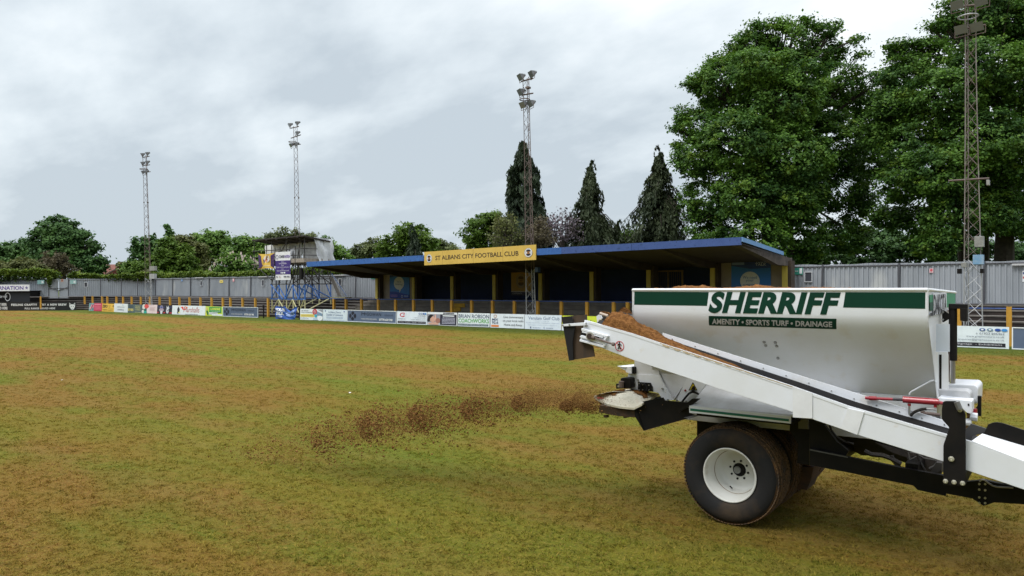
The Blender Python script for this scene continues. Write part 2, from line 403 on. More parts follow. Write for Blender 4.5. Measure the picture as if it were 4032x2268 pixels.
# short mown grass: blades on the near and middle turf
def grass():
    r = np.random.default_rng(5); nc = 108000; per = 9
    d = 4.2 * np.exp(r.random(nc) ** 1.1 * math.log(88 / 4.2)); u = (r.random(nc) - .5) * (1.5 + 2.6 / d)
    F, Rv = np.array(F0[:]), np.array(R0[:]); C = F[None] * d[:, None] + Rv[None] * (u * d)[:, None]; C[:, 2] = 0
    keep = C[:, 1] < 31.5; C, d = C[keep], d[keep]; nc = len(C); cs = (.6 + .9 * r.random(nc) ** 2)
    k = np.repeat(np.arange(nc), per); n = len(k); d = d[k]
    C = C[k]; C[:, :2] += r.normal(size=(n, 2)) * (.020 * cs[k] * (d / 8) ** .5)[:, None]
    s = cs[k] * (.6 + .7 * r.random(n)) * (d / 9) ** .28; a = r.random(n) * 2 * PI; lean = r.normal(size=(n, 2)) * .85
    wv = np.stack([np.cos(a), np.sin(a), np.zeros(n)], 1) * (.0050 * s)[:, None]; h = (.022 * s)[:, None]
    tip = np.concatenate([lean * h, h * (.4 + .6 * r.random((n, 1)))], 1)
    V = np.stack([C - wv, C + wv, C + tip], 1).reshape(-1, 3); Fq = np.arange(n * 3).reshape(-1, 3)
    o = fast_mesh('turf_grass', V, Fq, ground_material(True), M=Matrix.Identity(4)); tag(o, 'short dry green and straw coloured grass covering the pitch', 'grass', kind='stuff')
grass()
X_, Y_, Z_ = Vector((1, 0, 0)), Vector((0, 1, 0)), Vector((0, 0, 1))
# ---------------------------------------------------------------- terracing (three runs of steps)
def terrace(name, front, back, z1, n, mats, label, kindmat=False):
    e_ = empty(name, (front[0][0], front[0][1], 0), 0, label, 'terrace')
    T, R = MB(), MB()
    for s in range(n):
        z = z1 * (s + 1) / n
        f0 = [Vector((*f, 0)).lerp(Vector((*b, 0)), s / n) for f, b in zip(front, back)]
        f1 = [Vector((*f, 0)).lerp(Vector((*b, 0)), (s + 1) / n) for f, b in zip(front, back)]
        for i in range(len(front) - 1):
            T.face([f0[i] + Z_ * z, f0[i + 1] + Z_ * z, f1[i + 1] + Z_ * z, f1[i] + Z_ * z])
            R.face([f0[i] + Z_ * (z - z1 / n), f0[i + 1] + Z_ * (z - z1 / n), f0[i + 1] + Z_ * z, f0[i] + Z_ * z])
            a, b = f0[i] + Z_ * z, f0[i + 1] + Z_ * z; dn = Vector((0, -.03, 0))
            T.add([a + dn, b + dn, b + dn - Z_ * .05, a + dn - Z_ * .05, a + Vector((0, 0, .003)), b + Vector((0, 0, .003))], [(0, 1, 2, 3), (0, 1, 5, 4)])
    T.build('tread', mats[0], e_); R.build('riser', mats[1], e_)
    return e_
cl = at_D(-250, 1200, 82); cm = at_D(330, 1200, 81.5)
cbl = at_D(-250, 1180, 88); 
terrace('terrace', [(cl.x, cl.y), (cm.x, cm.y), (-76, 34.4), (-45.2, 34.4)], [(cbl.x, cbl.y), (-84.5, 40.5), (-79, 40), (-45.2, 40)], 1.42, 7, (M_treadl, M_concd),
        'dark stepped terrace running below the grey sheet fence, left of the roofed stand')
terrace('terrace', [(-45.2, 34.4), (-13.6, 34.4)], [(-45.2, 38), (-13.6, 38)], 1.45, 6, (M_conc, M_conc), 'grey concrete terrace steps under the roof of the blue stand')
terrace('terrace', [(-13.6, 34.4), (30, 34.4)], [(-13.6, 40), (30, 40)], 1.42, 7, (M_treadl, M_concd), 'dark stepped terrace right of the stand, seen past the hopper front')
# yellow painted aisle steps on the concrete terrace
ys = empty('painted_step', (-36, 35, 0), 0, 'yellow painted stair blocks climbing the concrete terrace behind the massage advert', 'steps')
q = MB()
for k, (xa, xb, ya, yb) in enumerate(((1753, 1796, 1212, 1222), (1772, 1812, 1201, 1211), (1788, 1829, 1190, 1200))):
    z0 = 1.45 * (k + 3) / 6 - .2; yy = 34.4 + 3.6 * (k + 2) / 6 - .06
    a, b = at_Y(xa, 1200, yy), at_Y(xb, 1200, yy)
    q.box((a.x, yy, z0 - .03), (b.x, yy + .5, z0 + .21))
q.build('stair_block', mat('step_yellow', (.55, .32, .02), .8, col2=(.35, .2, .02), nscale=4), ys)

# ---------------------------------------------------------------- crush barriers
def barrier(label, posts, railz, rmat, Y=34.2, xe=(None, None), n_r=1):
    e_ = empty('crush_barrier', (posts[0], Y, 0), 0, label, 'barrier', 'yellow post crush barriers along the terrace front')
    for i, x in enumerate(posts):
        q = MB(); hw = .085; lean = 0
        yy = Y if abs(x) < 500 else Y
        q.box((x - hw, yy - .05, 0), (x + hw, yy - .035, 1.5)); q.box((x + hw - .02, yy - .035, 0), (x + hw + .0, yy + .09, 1.5))
        q.build('post', M_yel, e_)
    x0 = xe[0] if xe[0] is not None else posts[0]; x1 = xe[1] if xe[1] is not None else posts[-1]
    for k in range(n_r):
        q = MB(); q.tube((x0 - .2, Y + .03, railz - .42 * k), (x1 + .2, Y + .03, railz - .42 * k), .028, n=8); q.build('rail', rmat, e_)
    return e_
def bx(px): return at_Y(px, 1200, 34.2).x
M_dkrail = mat('grey_rail', (.16, .15, .15), .6, .3)
barrier('long barrier of close yellow posts on the terrace left of the scaffold tower', [bx(v) for v in (333, 364, 402, 422, 458, 484, 518, 554, 590, 628, 669, 706, 746, 789, 833, 877, 907, 955, 1005, 1055)], 1.47, M_dkrail)
barrier('barrier of yellow posts with a thin blue rail in front of the roofed stand', [bx(v) for v in (1314, 1362, 1423, 1489, 1557, 1628, 1702, 1778, 1857, 1939, 2025, 2117, 2210, 2311, 2416, 2471, 2560, 2680, 2800, 2930)], 1.5, M_blued)
barrier('barrier of yellow posts with a blue rail at the far right, beyond the hopper', [bx(v) for v in (3100, 3240, 3400, 3575, 3775, 3973, 4190)], 1.42, M_blued, xe=(None, 14))
pl = at_D(158, 1180, 80.5)
e_ = empty('crush_barrier', (pl.x, pl.y, 0), 0, 'short barrier with a single yellow post above the black brew banner', 'barrier', 'yellow post crush barriers along the terrace front')
q = MB(); q.box((pl.x - .085, pl.y, .2), (pl.x + .085, pl.y + .1, 1.5)); q.build('post', M_yel, e_)
q = MB(); a = at_D(118, 1170, 80.6); b = at_D(330, 1170, 80.6); q.tube((a.x, a.y, 1.44), (b.x, b.y, 1.44), .03); q.build('rail', M_dkrail, e_)

# ---------------------------------------------------------------- advertising boards
BH = .79
def board(pa, pb, label, items, cat='advert board', col=(225, 232, 236), Y=32.5, frame=None, h=BH, lean=.05, z0=.02):
    a, b = at_Y(pa, 1250, Y), at_Y(pb, 1250, Y); W = b.x - a.x - .02
    lv = random.Random(pa).uniform(-.012, .014); lean = lean + random.Random(pa).uniform(-.02, .03)
    e_ = empty('advert_board', (a.x + W / 2, Y, 0), 0, label, cat, 'advertising boards along the far touchline')
    u = Vector((1, 0, lv * .5)).normalized(); v = Vector((0, lean, 1)).normalized(); nrm = u.cross(v)
    o = Vector((a.x, Y, z0))
    q = MB(); q.prism([o, o + u * W, o + u * W + v * h, o + v * h], -nrm * .03)
    q.build('panel', paint(*col), e_)
    if frame:
        q = MB(); t = .035
        for (x0, y0, x1, y1) in ((0, 0, W, t), (0, h - t, W, h), (0, t, t, h - t), (W - t, t, W, h - t)):
            q.prism([o + nrm * .001 + u * x0 + v * y0, o + nrm * .001 + u * x1 + v * y0, o + nrm * .001 + u * x1 + v * y1, o + nrm * .001 + u * x0 + v * y1], nrm * .018)
        q.build('frame', paint(*frame), e_)
    for f in (.12, .88):
        q = MB(); q.tube(o + u * W * f - nrm * .05 + v * (h + .03), o + u * W * f - nrm * .45 - Z_ * .02, .02, n=5); q.build('strut', M_black, e_)
    design(e_, o, u, v, W, h, items)
    return e_
NAVY, WHITE, SLATE, INK = (30, 38, 60), (232, 236, 238), (88, 102, 126), (45, 50, 60)
def clover(cx, cy, s, asp, c):
    it = []
    for dx, dy, rx, ry in ((0, .62, .42, .5), (0, -.62, .42, .5), (-.68, 0, .36, .62), (.68, 0, .36, .62)):
        pts = []
        for i in range(16):
            t = 2 * PI * i / 16; pts.append((cx + (dx + rx * math.cos(t)) * s * asp, cy + (dy + ry * math.sin(t) * .9) * s))
        it.append(('p', pts, c))
    it += [('p', [(cx - .6 * s * asp, cy + .52 * s), (cx - .52 * s * asp, cy + .6 * s), (cx + .6 * s * asp, cy - .52 * s), (cx + .52 * s * asp, cy - .6 * s)], (110, 122, 145)),
           ('p', [(cx + .6 * s * asp, cy + .52 * s), (cx + .52 * s * asp, cy + .6 * s), (cx - .6 * s * asp, cy - .52 * s), (cx - .52 * s * asp, cy - .6 * s)], (110, 122, 145))]
    return it
def mcgowan(x0=.30): return clover(.115, .5, .36, .2, (18, 22, 40)) + [
    ('t', 'M', x0, .56, x0 + .07, .83, (28, 34, 52)), ('t', 'c', x0 + .075, .66, x0 + .1, .8, (28, 34, 52)), ('t', 'GOWAN', x0 + .11, .56, x0 + .40, .83, (28, 34, 52), dict(space=1.12)),
    ('t', 'GROUP', x0 + .47, .58, x0 + .64, .72, (40, 48, 66), dict(space=1.2)), ('t', 'MORE SITES REQUIRED', x0, .2, x0 + .32, .34, (205, 205, 205)), ('t', '07770 630 740', x0 + .37, .18, x0 + .63, .36, (235, 235, 232), dict(bold=.03))]
def graphics(): return [('r', .03, .06, .97, .24, (28, 26, 38)), ('t', '- Printing  - Graphics  - Signage  - Exhibitions', .05, .1, .94, .21, (200, 200, 205)),
    ('o', .2, .72, .1, .17, .3, (200, 40, 60)), ('r', .2, .60, .29, .65, (200, 40, 60)), ('r', .2, .84, .27, .89, (200, 40, 60)), ('r', .21, .72, .28, .76, (200, 40, 60)), ('r', .27, .5, .31, .92, (228, 234, 240)),
    ('t', 'GRAPHICS', .04, .36, .2, .44, (70, 75, 90)), ('t', 'EURO', .21, .36, .3, .44, (150, 155, 165)),
    ('e', .76, .85, .028, .065, (40, 80, 150)), ('e', .83, .85, .028, .065, (90, 130, 160)), ('e', .9, .85, .028, .065, (40, 80, 160)), ('e', .96, .85, .028, .065, (60, 140, 210)),
    ('e', .76, .85, .014, .036, WHITE), ('e', .83, .85, .014, .036, WHITE),
    ('t', 't: 01923 896462', .7, .63, .96, .72, (80, 90, 110)), ('t', 'www.graphicseuro.co.uk', .61, .47, .96, .57, (80, 90, 110)), ('t', 'e: enquiries@graphicseuro.co.uk', .5, .32, .96, .42, (80, 90, 110))]
board(350, 401, 'crimson advert board with pink and teal floral left end, leftmost of the straight run', [
    ('r', .0, 0, .38, 1, (120, 165, 168)), ('e', .12, .8, .08, .16, (95, 140, 145)), ('e', .27, .62, .13, .25, (220, 120, 140)), ('e', .15, .35, .1, .2, (225, 160, 165)), ('e', .31, .25, .07, .2, (80, 130, 140)),
    ('p', [(.1, .1), (.16, .1), (.34, .85), (.3, .9)], (40, 60, 65)), ('r', .42, .82, .93, .92, (230, 150, 170)), ('tx', .42, .15, .95, .72, 5, 3, (225, 120, 145))], col=(196, 40, 78))
board(401, 449, 'yellow advert board reading ZERO in black, beside the crimson board', [('t', 'ZERO', .03, .48, .47, .85, (40, 38, 30), dict(bold=.04)), ('t', 'TALERANCE', .04, .14, .46, .32, (80, 70, 35)),
    ('t', 'PLASTIC', .54, .68, .74, .78, (90, 78, 30)), ('t', 'FREE', .56, .5, .68, .6, (90, 78, 30)), ('t', 'PACKAGING', .54, .3, .9, .4, (90, 78, 30)), ('t', 'ALWAYS', .54, .1, .86, .2, (90, 78, 30)), ('r', .9, .6, .97, .8, (60, 55, 45))], col=(226, 180, 70))
board(449, 503, 'plain white cloth advert board with small grey lettering between yellow and slate boards', [('t', 'OFFICTION', .22, .52, .76, .66, (70, 75, 80)), ('t', '088882', .26, .2, .72, .36, (50, 55, 95)), ('e', .65, .82, .06, .1, (200, 208, 212))], col=(222, 226, 230), h=.83)
board(503, 560, 'slate green advert board reading GO EYES', [('t', 'GO', .05, .52, .38, .88, (45, 58, 72), dict(bold=.03)), ('t', 'EYES', .03, .2, .4, .48, (225, 205, 110), dict(bold=.03)), ('t', 'TRAINING', .5, .74, .88, .88, (215, 205, 130)), ('t', 'VISION', .5, .52, .86, .68, (215, 205, 130)), ('t', 'LOOKING', .5, .3, .88, .46, (215, 205, 130)), ('tx', .5, .03, .95, .14, 1, 5, (190, 190, 130))], col=(78, 96, 100))
board(560, 618, 'pale pink advert board with a red circle and green figure at its left', [('r', 0, 0, .3, 1, (60, 66, 60)), ('e', .1, .75, .12, .3, (215, 215, 205)), ('e', .08, .2, .12, .2, (220, 215, 205)), ('e', .28, .8, .16, .24, (215, 80, 75)), ('e', .2, .35, .1, .14, (20, 100, 85)), ('e', .22, .12, .11, .14, (30, 165, 150)), ('t', 'Community', .48, .84, .82, .92, (150, 130, 130)), ('tx', .5, .3, .85, .75, 5, 9, (205, 180, 180))], col=(228, 206, 206))
board(618, 677, 'black advert board with two pale crests and red ends', [('r', 0, .08, .12, .22, (180, 45, 50)), ('r', .42, .08, .56, .22, (180, 45, 50)), ('r', .84, .08, 1, .22, (180, 45, 50)), ('r', .03, .7, .25, .84, (40, 42, 95)), ('r', .45, .7, .55, .84, (40, 42, 95)), ('r', .82, .7, .97, .84, (40, 42, 95)),
    ('e', .31, .72, .12, .25, (130, 125, 150)), ('e', .31, .45, .17, .18, (170, 150, 165)), ('e', .31, .72, .07, .09, (60, 80, 160)), ('p', [(.22, .35), (.4, .35), (.36, .0), (.26, .0)], (215, 215, 220)), ('p', [(.66, .1), (.76, .04), (.82, .3), (.78, .5), (.84, .65), (.77, .95), (.72, .75), (.64, .95), (.66, .6), (.62, .35)], (205, 205, 212)), ('e', .73, .42, .04, .05, (60, 60, 70))], col=(28, 28, 40))
board(677, 808, 'wide white advert board with red Marshalls lettering and a black horse', [('t', 'Marshalls', .36, .28, .83, .84, (175, 55, 40), dict(shear=.12)), ('p', [(.16, .1), (.2, .1), (.23, .35), (.24, .6), (.2, .88), (.16, .6), (.17, .4)], (30, 30, 40)), ('p', [(.26, .85), (.34, .88), (.36, .6), (.44, .62), (.40, .5), (.33, .55), (.3, .72)], (220, 60, 40)), ('p', [(.36, .84), (.42, .92), (.48, .82), (.46, .66), (.43, .78), (.40, .84)], (225, 120, 60)),
    ('p', [(.18, .2), (.26, .15), (.25, .35)], (230, 225, 150)), ('tx', .4, .02, .8, .12, 1, 4, (90, 100, 110))], col=(224, 230, 234))
board(809, 877, 'bright green and yellow advert board reading LAWSONS', [('r', .22, .4, .92, .95, (50, 150, 70)), ('r', .22, .36, .92, .42, (30, 90, 60)), ('t', 'LAWSONS', .3, .62, .86, .86, (225, 230, 90), dict(bold=.03)), ('t', 'TIMBER MERCHANTS', .3, .47, .86, .55, (230, 238, 225)), ('p', [(.0, 0), (.14, 0), (.02, .5), (0, .5)], (215, 215, 60)), ('p', [(.04, .5), (.14, .55), (.2, .2), (.12, .05)], (50, 110, 60)), ('e', .08, .72, .05, .16, (215, 190, 120)), ('r', .22, .16, .72, .38, WHITE), ('r', .4, .06, .98, .22, WHITE), ('tx', .25, .2, .7, .34, 2, 8, (130, 140, 135))], col=(190, 215, 80))
board(878, 1017, 'slate blue clover board, white framed, ending the left run just before the gap', mcgowan(.26), col=SLATE, frame=WHITE, lean=-.03)
board(1181, 1270, 'white and yellow fitness advert board with a red oval badge and blue drop', [('t', 'no contract', .06, .77, .37, .9, INK), ('t', 'fitness membership', .06, .6, .54, .74, INK), ('p', [(.02, .27), (.66, .27), (.66, .55), (.02, .5)], (228, 208, 110)), ('tx', .05, .33, .62, .47, 2, 7, (160, 140, 70)),
    ('e', .66, .74, .105, .27, (185, 40, 55)), ('t', 'PAY', .62, .83, .7, .92, WHITE), ('t', 'NOTHING', .59, .7, .73, .8, WHITE), ('t', 'TODAY', .61, .58, .71, .67, WHITE), ('p', [(.78, .95), (1, .75), (1, .98)], (150, 155, 165)), ('p', [(.76, .82), (1, .6), (1, .4), (.76, .45)], (120, 145, 170)), ('e', .71, .4, .06, .15, (60, 170, 195)), ('e', .9, .2, .12, .22, WHITE), ('t', 'GET ACTIVE TODAY', .03, .1, .4, .2, (120, 140, 160)), ('r', .6, .02, .8, .2, (185, 205, 225))], col=(226, 231, 233))
board(1271, 1366, 'pale blue white board of the district chamber of commerce', [('t', 'St Albans District', .23, .68, .76, .84, (70, 90, 140)), ('t', 'Chamber of Commerce', .14, .45, .84, .64, (70, 90, 140)), ('tx', .15, .2, .85, .38, 2, 11, (165, 180, 205)), ('tx', .03, .04, .97, .1, 1, 12, (165, 180, 205)), ('e', .1, .86, .025, .05, (60, 80, 150)), ('e', .89, .84, .025, .05, (60, 80, 160))], col=(214, 226, 232))
board(1367, 1561, 'widest slate blue clover advert board with white frame, in the middle run', mcgowan(), col=SLATE, frame=WHITE)
board(1562, 1681, 'white board with red monogram and black footer, left of the lying person photo', graphics(), col=(226, 233, 240))
board(1682, 1800, 'advert board with a photo of a dark haired person lying down beside a navy panel', [('r', .0, .82, 1, .99, WHITE), ('r', 0, .1, .46, .85, (150, 150, 160)), ('r', 0, .02, .46, .2, (205, 205, 210)), ('r', .44, .05, .98, .85, (35, 33, 52)), ('r', .54, .78, .9, .97, (35, 33, 52)), ('t', 'VERULAMIUM', .55, .81, .89, .93, WHITE), ('r', .53, .7, .91, .78, WHITE), ('tx', .5, .12, .94, .64, 5, 2, (185, 185, 200)),
    ('p', [(.0, .35), (.04, .7), (.12, .82), (.2, .78), (.22, .6), (.14, .35), (.05, .25)], (28, 22, 24)), ('p', [(.11, .5), (.2, .72), (.28, .5), (.25, .25), (.16, .2), (.1, .35)], (212, 165, 145)), ('p', [(.26, .82), (.3, .82), (.32, .4), (.4, .1), (.34, .05), (.26, .4)], (222, 175, 155)), ('e', .37, .36, .08, .2, (165, 115, 100)), ('p', [(.02, .14), (.3, .24), (.4, .05), (.1, .05)], (215, 170, 150))], col=(228, 230, 232))
board(1802, 1928, 'white board with grey and green BRIAN ROBSON COACHWORKS lettering', [('t', 'BRIAN ROBSON', .02, .62, .98, .9, (60, 80, 105), dict(bold=.015)), ('t', 'COACHWORKS', .02, .28, .98, .58, (85, 165, 75), dict(bold=.02)), ('r', .02, .06, .96, .2, (80, 98, 112)), ('t', 'COLLISION REPAIR SPECIALISTS', .05, .09, .93, .17, (225, 230, 232), dict(space=1.1))], col=(228, 234, 237))
board(1930, 2064, 'white radio board reading MIX 92.6 Live commentary on your local radio', [('t', 'MIX', .05, .5, .24, .66, (45, 55, 90), dict(bold=.03)), ('t', '92.6', .05, .28, .24, .46, (45, 55, 90), dict(bold=.02)), ('r', .03, .06, .26, .2, (226, 135, 75)), ('o', .145, .82, .05, .12, .35, (190, 150, 130)), ('t', 'Live commentary', .4, .66, .97, .86, (60, 62, 70)), ('t', 'on your local radio', .38, .4, .98, .6, (60, 62, 70)), ('t', 'Home and Away', .42, .12, .94, .32, (60, 62, 70))], col=(224, 231, 237))
board(2065, 2210, 'white board reading Verulam Golf Club in fine blue letters', [('t', 'Verulam Golf Club', .1, .66, .95, .88, (95, 115, 150)), ('t', 'Home of the Ryder Cup', .3, .54, .68, .6, (165, 178, 200)), ('t', 'Function Suite for Hire - Golf Academy - Membership', .05, .4, .95, .48, (160, 172, 195)), ('t', 'Email: info@verulamgolf.co.uk - www.verulamgolf.co.uk', .1, .26, .9, .33, (170, 182, 205)), ('r', .16, .06, .19, .18, (70, 90, 130)), ('o', .55, .12, .02, .06, .3, (110, 130, 165)), ('tx', .21, .08, .45, .15, 1, 6, (160, 172, 195)), ('tx', .59, .08, .8, .15, 1, 16, (160, 172, 195))], col=(221, 230, 239))
board(2212, 2356, 'lime yellow board ending in Son behind the conveyor tip', [('t', 'and Son.', .6, .45, .92, .75, (50, 60, 50), dict(shear=.25)), ('p', [(.55, .33), (.8, .33), (.98, .45), (.98, .38), (.82, .25), (.6, .25)], (120, 60, 60)), ('p', [(0, 0), (1, 0), (1, .4), (.9, .3), (.4, .22), (0, .35)], (226, 232, 236))], col=(205, 218, 60))
board(2480, 2520, 'small yellow board showing between the conveyor roller and the hopper', [('r', .1, .1, .9, .2, (60, 60, 50))], col=(226, 205, 70))
board(3560, 3975, 'white graphics company board with black footer right of the hopper front', graphics(), col=(224, 232, 236))
board(3984, 4420, 'slate blue board with white frame cut by the right edge of the picture', [('t', 'GROUP', .6, .5, .9, .7, NAVY)], col=SLATE, frame=WHITE)

# collapsed blue banner and its posts, in the gap between the board runs
e_ = empty('banner', (-50, 32.6, 0), 0, 'crumpled blue cloth banner reading YOUTH TALK sagging in the gap between the boards', 'banner')
a = at_Y(1084, 1250, 32.5); b = at_Y(1167, 1250, 32.5); W = b.x - a.x
def bann(u, v):
    top = .93 - .0 * u
    if u > .5: top = .93 - .35 * math.sin((u - .5) / .22 * PI / 2) if u < .72 else .58 + .38 * (u - .72) / .28
    y = 32.5 + .06 * math.sin(u * 17 + v * 3) * (.3 + u) + .04 * math.sin(v * 14 + u * 9)
    return Vector((a.x + u * W, y, .01 + v * top))
q = MB(); q.smooth = True; q.grid([[bann(i / 40, j / 10) for i in range(41)] for j in range(11)]); cloth = q.build('cloth', mat('blue_cloth', (.03, .11, .42), .7, col2=(.02, .07, .30), nscale=3), e_, fixn=False)
def bw(u, v, ep): return bann(u, v) + Vector((0, -.012 - ep, 0))
design(e_, a, X_, Z_, W, 1, [('t', 'YOUTH', .03, .6, .5, .86, (235, 238, 242), dict(bold=.05)), ('t', 'TALK', .03, .3, .4, .56, (235, 238, 242), dict(bold=.05)), ('tx', .56, .35, .95, .85, 4, 3, (170, 190, 225)), ('tx', .05, .12, .35, .22, 1, 4, (200, 210, 235))], warp=bw)
for px, lb in ((1038, 'short black stanchion in the gap left of the blue banner'), (1179, 'short black stanchion right of the blue banner, at the end of the white fitness board')):
    c = at_Y(px, 1250, 32.7); q = MB(); q.tube((c.x, 32.7, 0), (c.x, 32.7, .95), .05); q.tube((c.x, 32.7, .95), (c.x, 32.7, 1.0), .08); q.tube((c.x - .12, 32.7, .8), (c.x + .12, 32.7, .8), .03)
    tag(q.build('stanchion', M_black), lb, 'post', 'black stanchions by the boards')

# ---------------------------------------------------------------- far left corner: brew banners, kiosk with white sign
def flat_sign(name, pa, pb, yt, yb, D, label, items, col, cat='banner', h=None, thick=.04, group=None):
    a, b = at_D(pa, yb, D), at_D(pb, yb, D); t = at_D((pa + pb) / 2, yt, D); bt = at_D((pa + pb) / 2, yb, D)
    z0 = bt.z; H = t.z - bt.z; a.z = b.z = z0; u = (b - a); W = u.length; u.normalize()
    e_ = empty(name, (a + b) / 2, 0, label, cat, group); nrm = u.cross(Z_)
    q = MB(); q.prism([a, b, b + Z_ * H, a + Z_ * H], -nrm * thick); q.build('panel', paint(*col), e_)
    design(e_, a, u, Z_, W, H, items); return e_
fox = [('p', [(.9, .9), (.93, .7), (.96, .7), (.985, .92), (.985, .45), (.965, .15), (.945, .06), (.925, .15), (.9, .45)], (225, 225, 225)), ('p', [(.905, .8), (.92, .7), (.91, .62)], (25, 25, 28)), ('p', [(.98, .8), (.965, .7), (.975, .62)], (25, 25, 28)), ('e', .928, .45, .006, .04, (25, 25, 28)), ('e', .96, .45, .006, .04, (25, 25, 28)), ('e', .944, .18, .006, .04, (25, 25, 28))]
flat_sign('banner', 34, 300, 1188.5, 1223, 80.8, 'long black banner with white FEELING CRAFTY lettering and a white fox face', [('t', 'FEELING CRAFTY?', .04, .55, .42, .8, (225, 225, 225), dict(bold=.04, space=1.15)), ('t', 'TRY A NEW BREW', .47, .55, .86, .8, (225, 225, 225), dict(bold=.04, space=1.15)), ('t', 'FULL RANGE SERVED HERE', .24, .15, .69, .36, (215, 215, 215), dict(bold=.04, space=1.1))] + fox, (22, 22, 27), group='black brew banners in the far left corner')
flat_sign('banner', -120, 33, 1189, 1223, 80.8, 'black banner ending CRAFT BEER SERVED HERE at the left edge of the picture', [('t', 'CRAFT BEER', .62, .55, .96, .85, (215, 215, 215), dict(bold=.03)), ('t', 'SERVED HERE', .62, .12, .98, .44, (215, 215, 215), dict(bold=.03))], (22, 22, 27), group='black brew banners in the far left corner')
e_ = empty('kiosk', at_D(20, 1220, 84), 0, 'black bar kiosk with a dark shutter behind the brew banners', 'kiosk')
def dbox(pa, pb, yt, yb, D, dep):
    a, b, t, bt = at_D(pa, 1150, D), at_D(pb, 1150, D), at_D(pa, yt, D), at_D(pa, yb, D); a.z = b.z = bt.z
    q = MB(); q.prism([a, b, b + Z_ * (t.z - bt.z), a + Z_ * (t.z - bt.z)], F0 * dep); return q
dbox(-160, 119, 1147, 1192, 82.6, 2.2).build('wall', M_black, e_)
s_ = dbox(37, 117, 1152, 1190, 82.55, .04); s_.build('shutter', mat('shutter_black', (.016, .018, .022), .7), e_)
dbox(-165, 122, 1146, 1148, 82.4, 2.6).build('roof', M_black, e_)
al = at_D(-60, 1188, 82.5); design(e_, al, R0, Z_, (at_D(34, 1188, 82.5) - al).length, at_D(34, 1150, 82.5).z - al.z, [('t', 'Mad Squirrel', .05, .3, .93, .7, (225, 225, 225)), ('o', .96, .5, .12, .45, .2, (200, 200, 200))])
flat_sign('sign', -130, 116, 1121, 1146.5, 82.3, 'white sign with purple CONKERNATION lettering and a small star above the black kiosk', [('t', 'CONKERNATION', .2, .2, .905, .78, (88, 62, 150), dict(bold=.02)), ('p', [(.955 + (.028 if i % 2 == 0 else .012) * math.sin(i * PI / 5), .5 + (.28 if i % 2 == 0 else .12) * math.cos(i * PI / 5)) for i in range(10)], (110, 100, 150))], (224, 224, 228), cat='sign')

# ---------------------------------------------------------------- sheet metal fence
M_sheet = mat('fence_sheet', (.34, .36, .39), .6, .0, col2=(.26, .28, .305), nscale=1.0, nrange=(.35, .7), detail=8, col3=(.46, .47, .47), n3scale=.7, n3range=(.58, .7), stretch=(1, 1, .35))
def fence(name, path, z0, z1, label, pitch=.22, gates=(), posts=(), pz=0.):
    e_ = empty(name, (path[0][0], path[0][1], 0), 0, label, 'fence', 'grey corrugated sheet fencing behind the terraces')
    q = MB(); top = MB(); r = MB()
    for i in range(len(path) - 1):
        a, b = Vector((*path[i], 0)), Vector((*path[i + 1], 0)); d = (b - a); L = d.length; d.normalize(); nrm = Vector((d.y, -d.x, 0))
        n = int(L / pitch); pts = []
        for k in range(n + 1):
            s = k * L / n
            for f, dep in ((0, 0), (.55, 0), (.62, .05), (.90, .05)):
                if k == n and f > 0: break
                pts.append(a + d * (s + f * pitch) + nrm * dep)
        wav = [.015 * math.sin(p.x * 1.7) + .012 * math.sin(p.x * 4.1) for p in pts]
        q.grid([[p + Z_ * z0 for p in pts], [p + Z_ * (z1 + w_) for p, w_ in zip(pts, wav)]])
        top.tube(a + nrm * .06 + Z_ * (z1 - .1), b + nrm * .06 + Z_ * (z1 - .1), .035, n=6); top.tube(a + nrm * .06 + Z_ * (z0 + .03), b + nrm * .06 + Z_ * (z0 + .03), .05, n=6)
    q.build('sheeting', M_sheet, e_, fixn=False); top.build('rail', mat('fence_rail', (.075, .075, .085), .7), e_)
    for (x, y, lean) in posts:
        p = MB(); p.tube((x, y - .1, z0 - .1), (x + lean, y - .1, z1), .05, n=6); p.build('post', MATS['fence_rail'], e_)
    return e_
corner = at_D(598, 1150, 85); lft = at_D(-300, 1150, 85.5); g0 = at_D(270, 1150, 84.2); g1 = at_D(192, 1150, 84.2)
def fp(px, D=None): 
    c = at_D(px, 1150, D) if D else at_Y(px, 1150, 40); return (c.x, c.y - .0, 0.05)
fence('sheet_fence', [(lft.x, lft.y), (g1.x, g1.y)], 1.42, 3.38, 'grey sheet fence behind the kiosk, left of the double gate')
fence('sheet_fence', [(g0.x, g0.y), (corner.x, 40)], 1.42, 3.38, 'grey sheet fence in the corner between the double gate and the leftmost mast', posts=[fp(v, 84.3) for v in (400, 481, 545)])
fence('sheet_fence', [(corner.x, 40), (-45, 40)], 1.42, 3.38, 'long grey sheet fence between the leftmost mast and the roofed stand', posts=[fp(v) for v in (615, 683, 753, 826, 905, 990, 1090, 1230, 1403)])
fence('sheet_fence', [(-14.6, 40), (30, 40)], 1.42, 3.38, 'grey sheet fence right of the stand under the big maples', posts=[fp(v) for v in (3238, 3539, 3873)])
e_ = empty('double_gate', (g0.x, g0.y, 1.4), 0, 'grey double gate with diagonal braces in the corner of the fence', 'gate')
for a, b in ((g1, (g0 + g1) / 2), ((g0 + g1) / 2, g0)):
    u = (b - a).normalized(); q = MB(); a2 = Vector((a.x, a.y, 1.25)) + u * .05; b2 = Vector((b.x, b.y, 1.25)) - u * .05
    q.prism([a2, b2, b2 + Z_ * 2.1, a2 + Z_ * 2.1], F0 * .05); q.build('gate_leaf', M_sheet, e_)
q = MB(); mid = (g0 + g1) / 2
for a in (g0, g1): q.tube((a.x, a.y, 1.2), (a.x, a.y, 3.5), .06, n=6)
for a in (g0, g1): q.tube(Vector((a.x, a.y, 2.5)) - F0 * .06, Vector((mid.x, mid.y, 2.1)) - F0 * .06, .03, n=6)
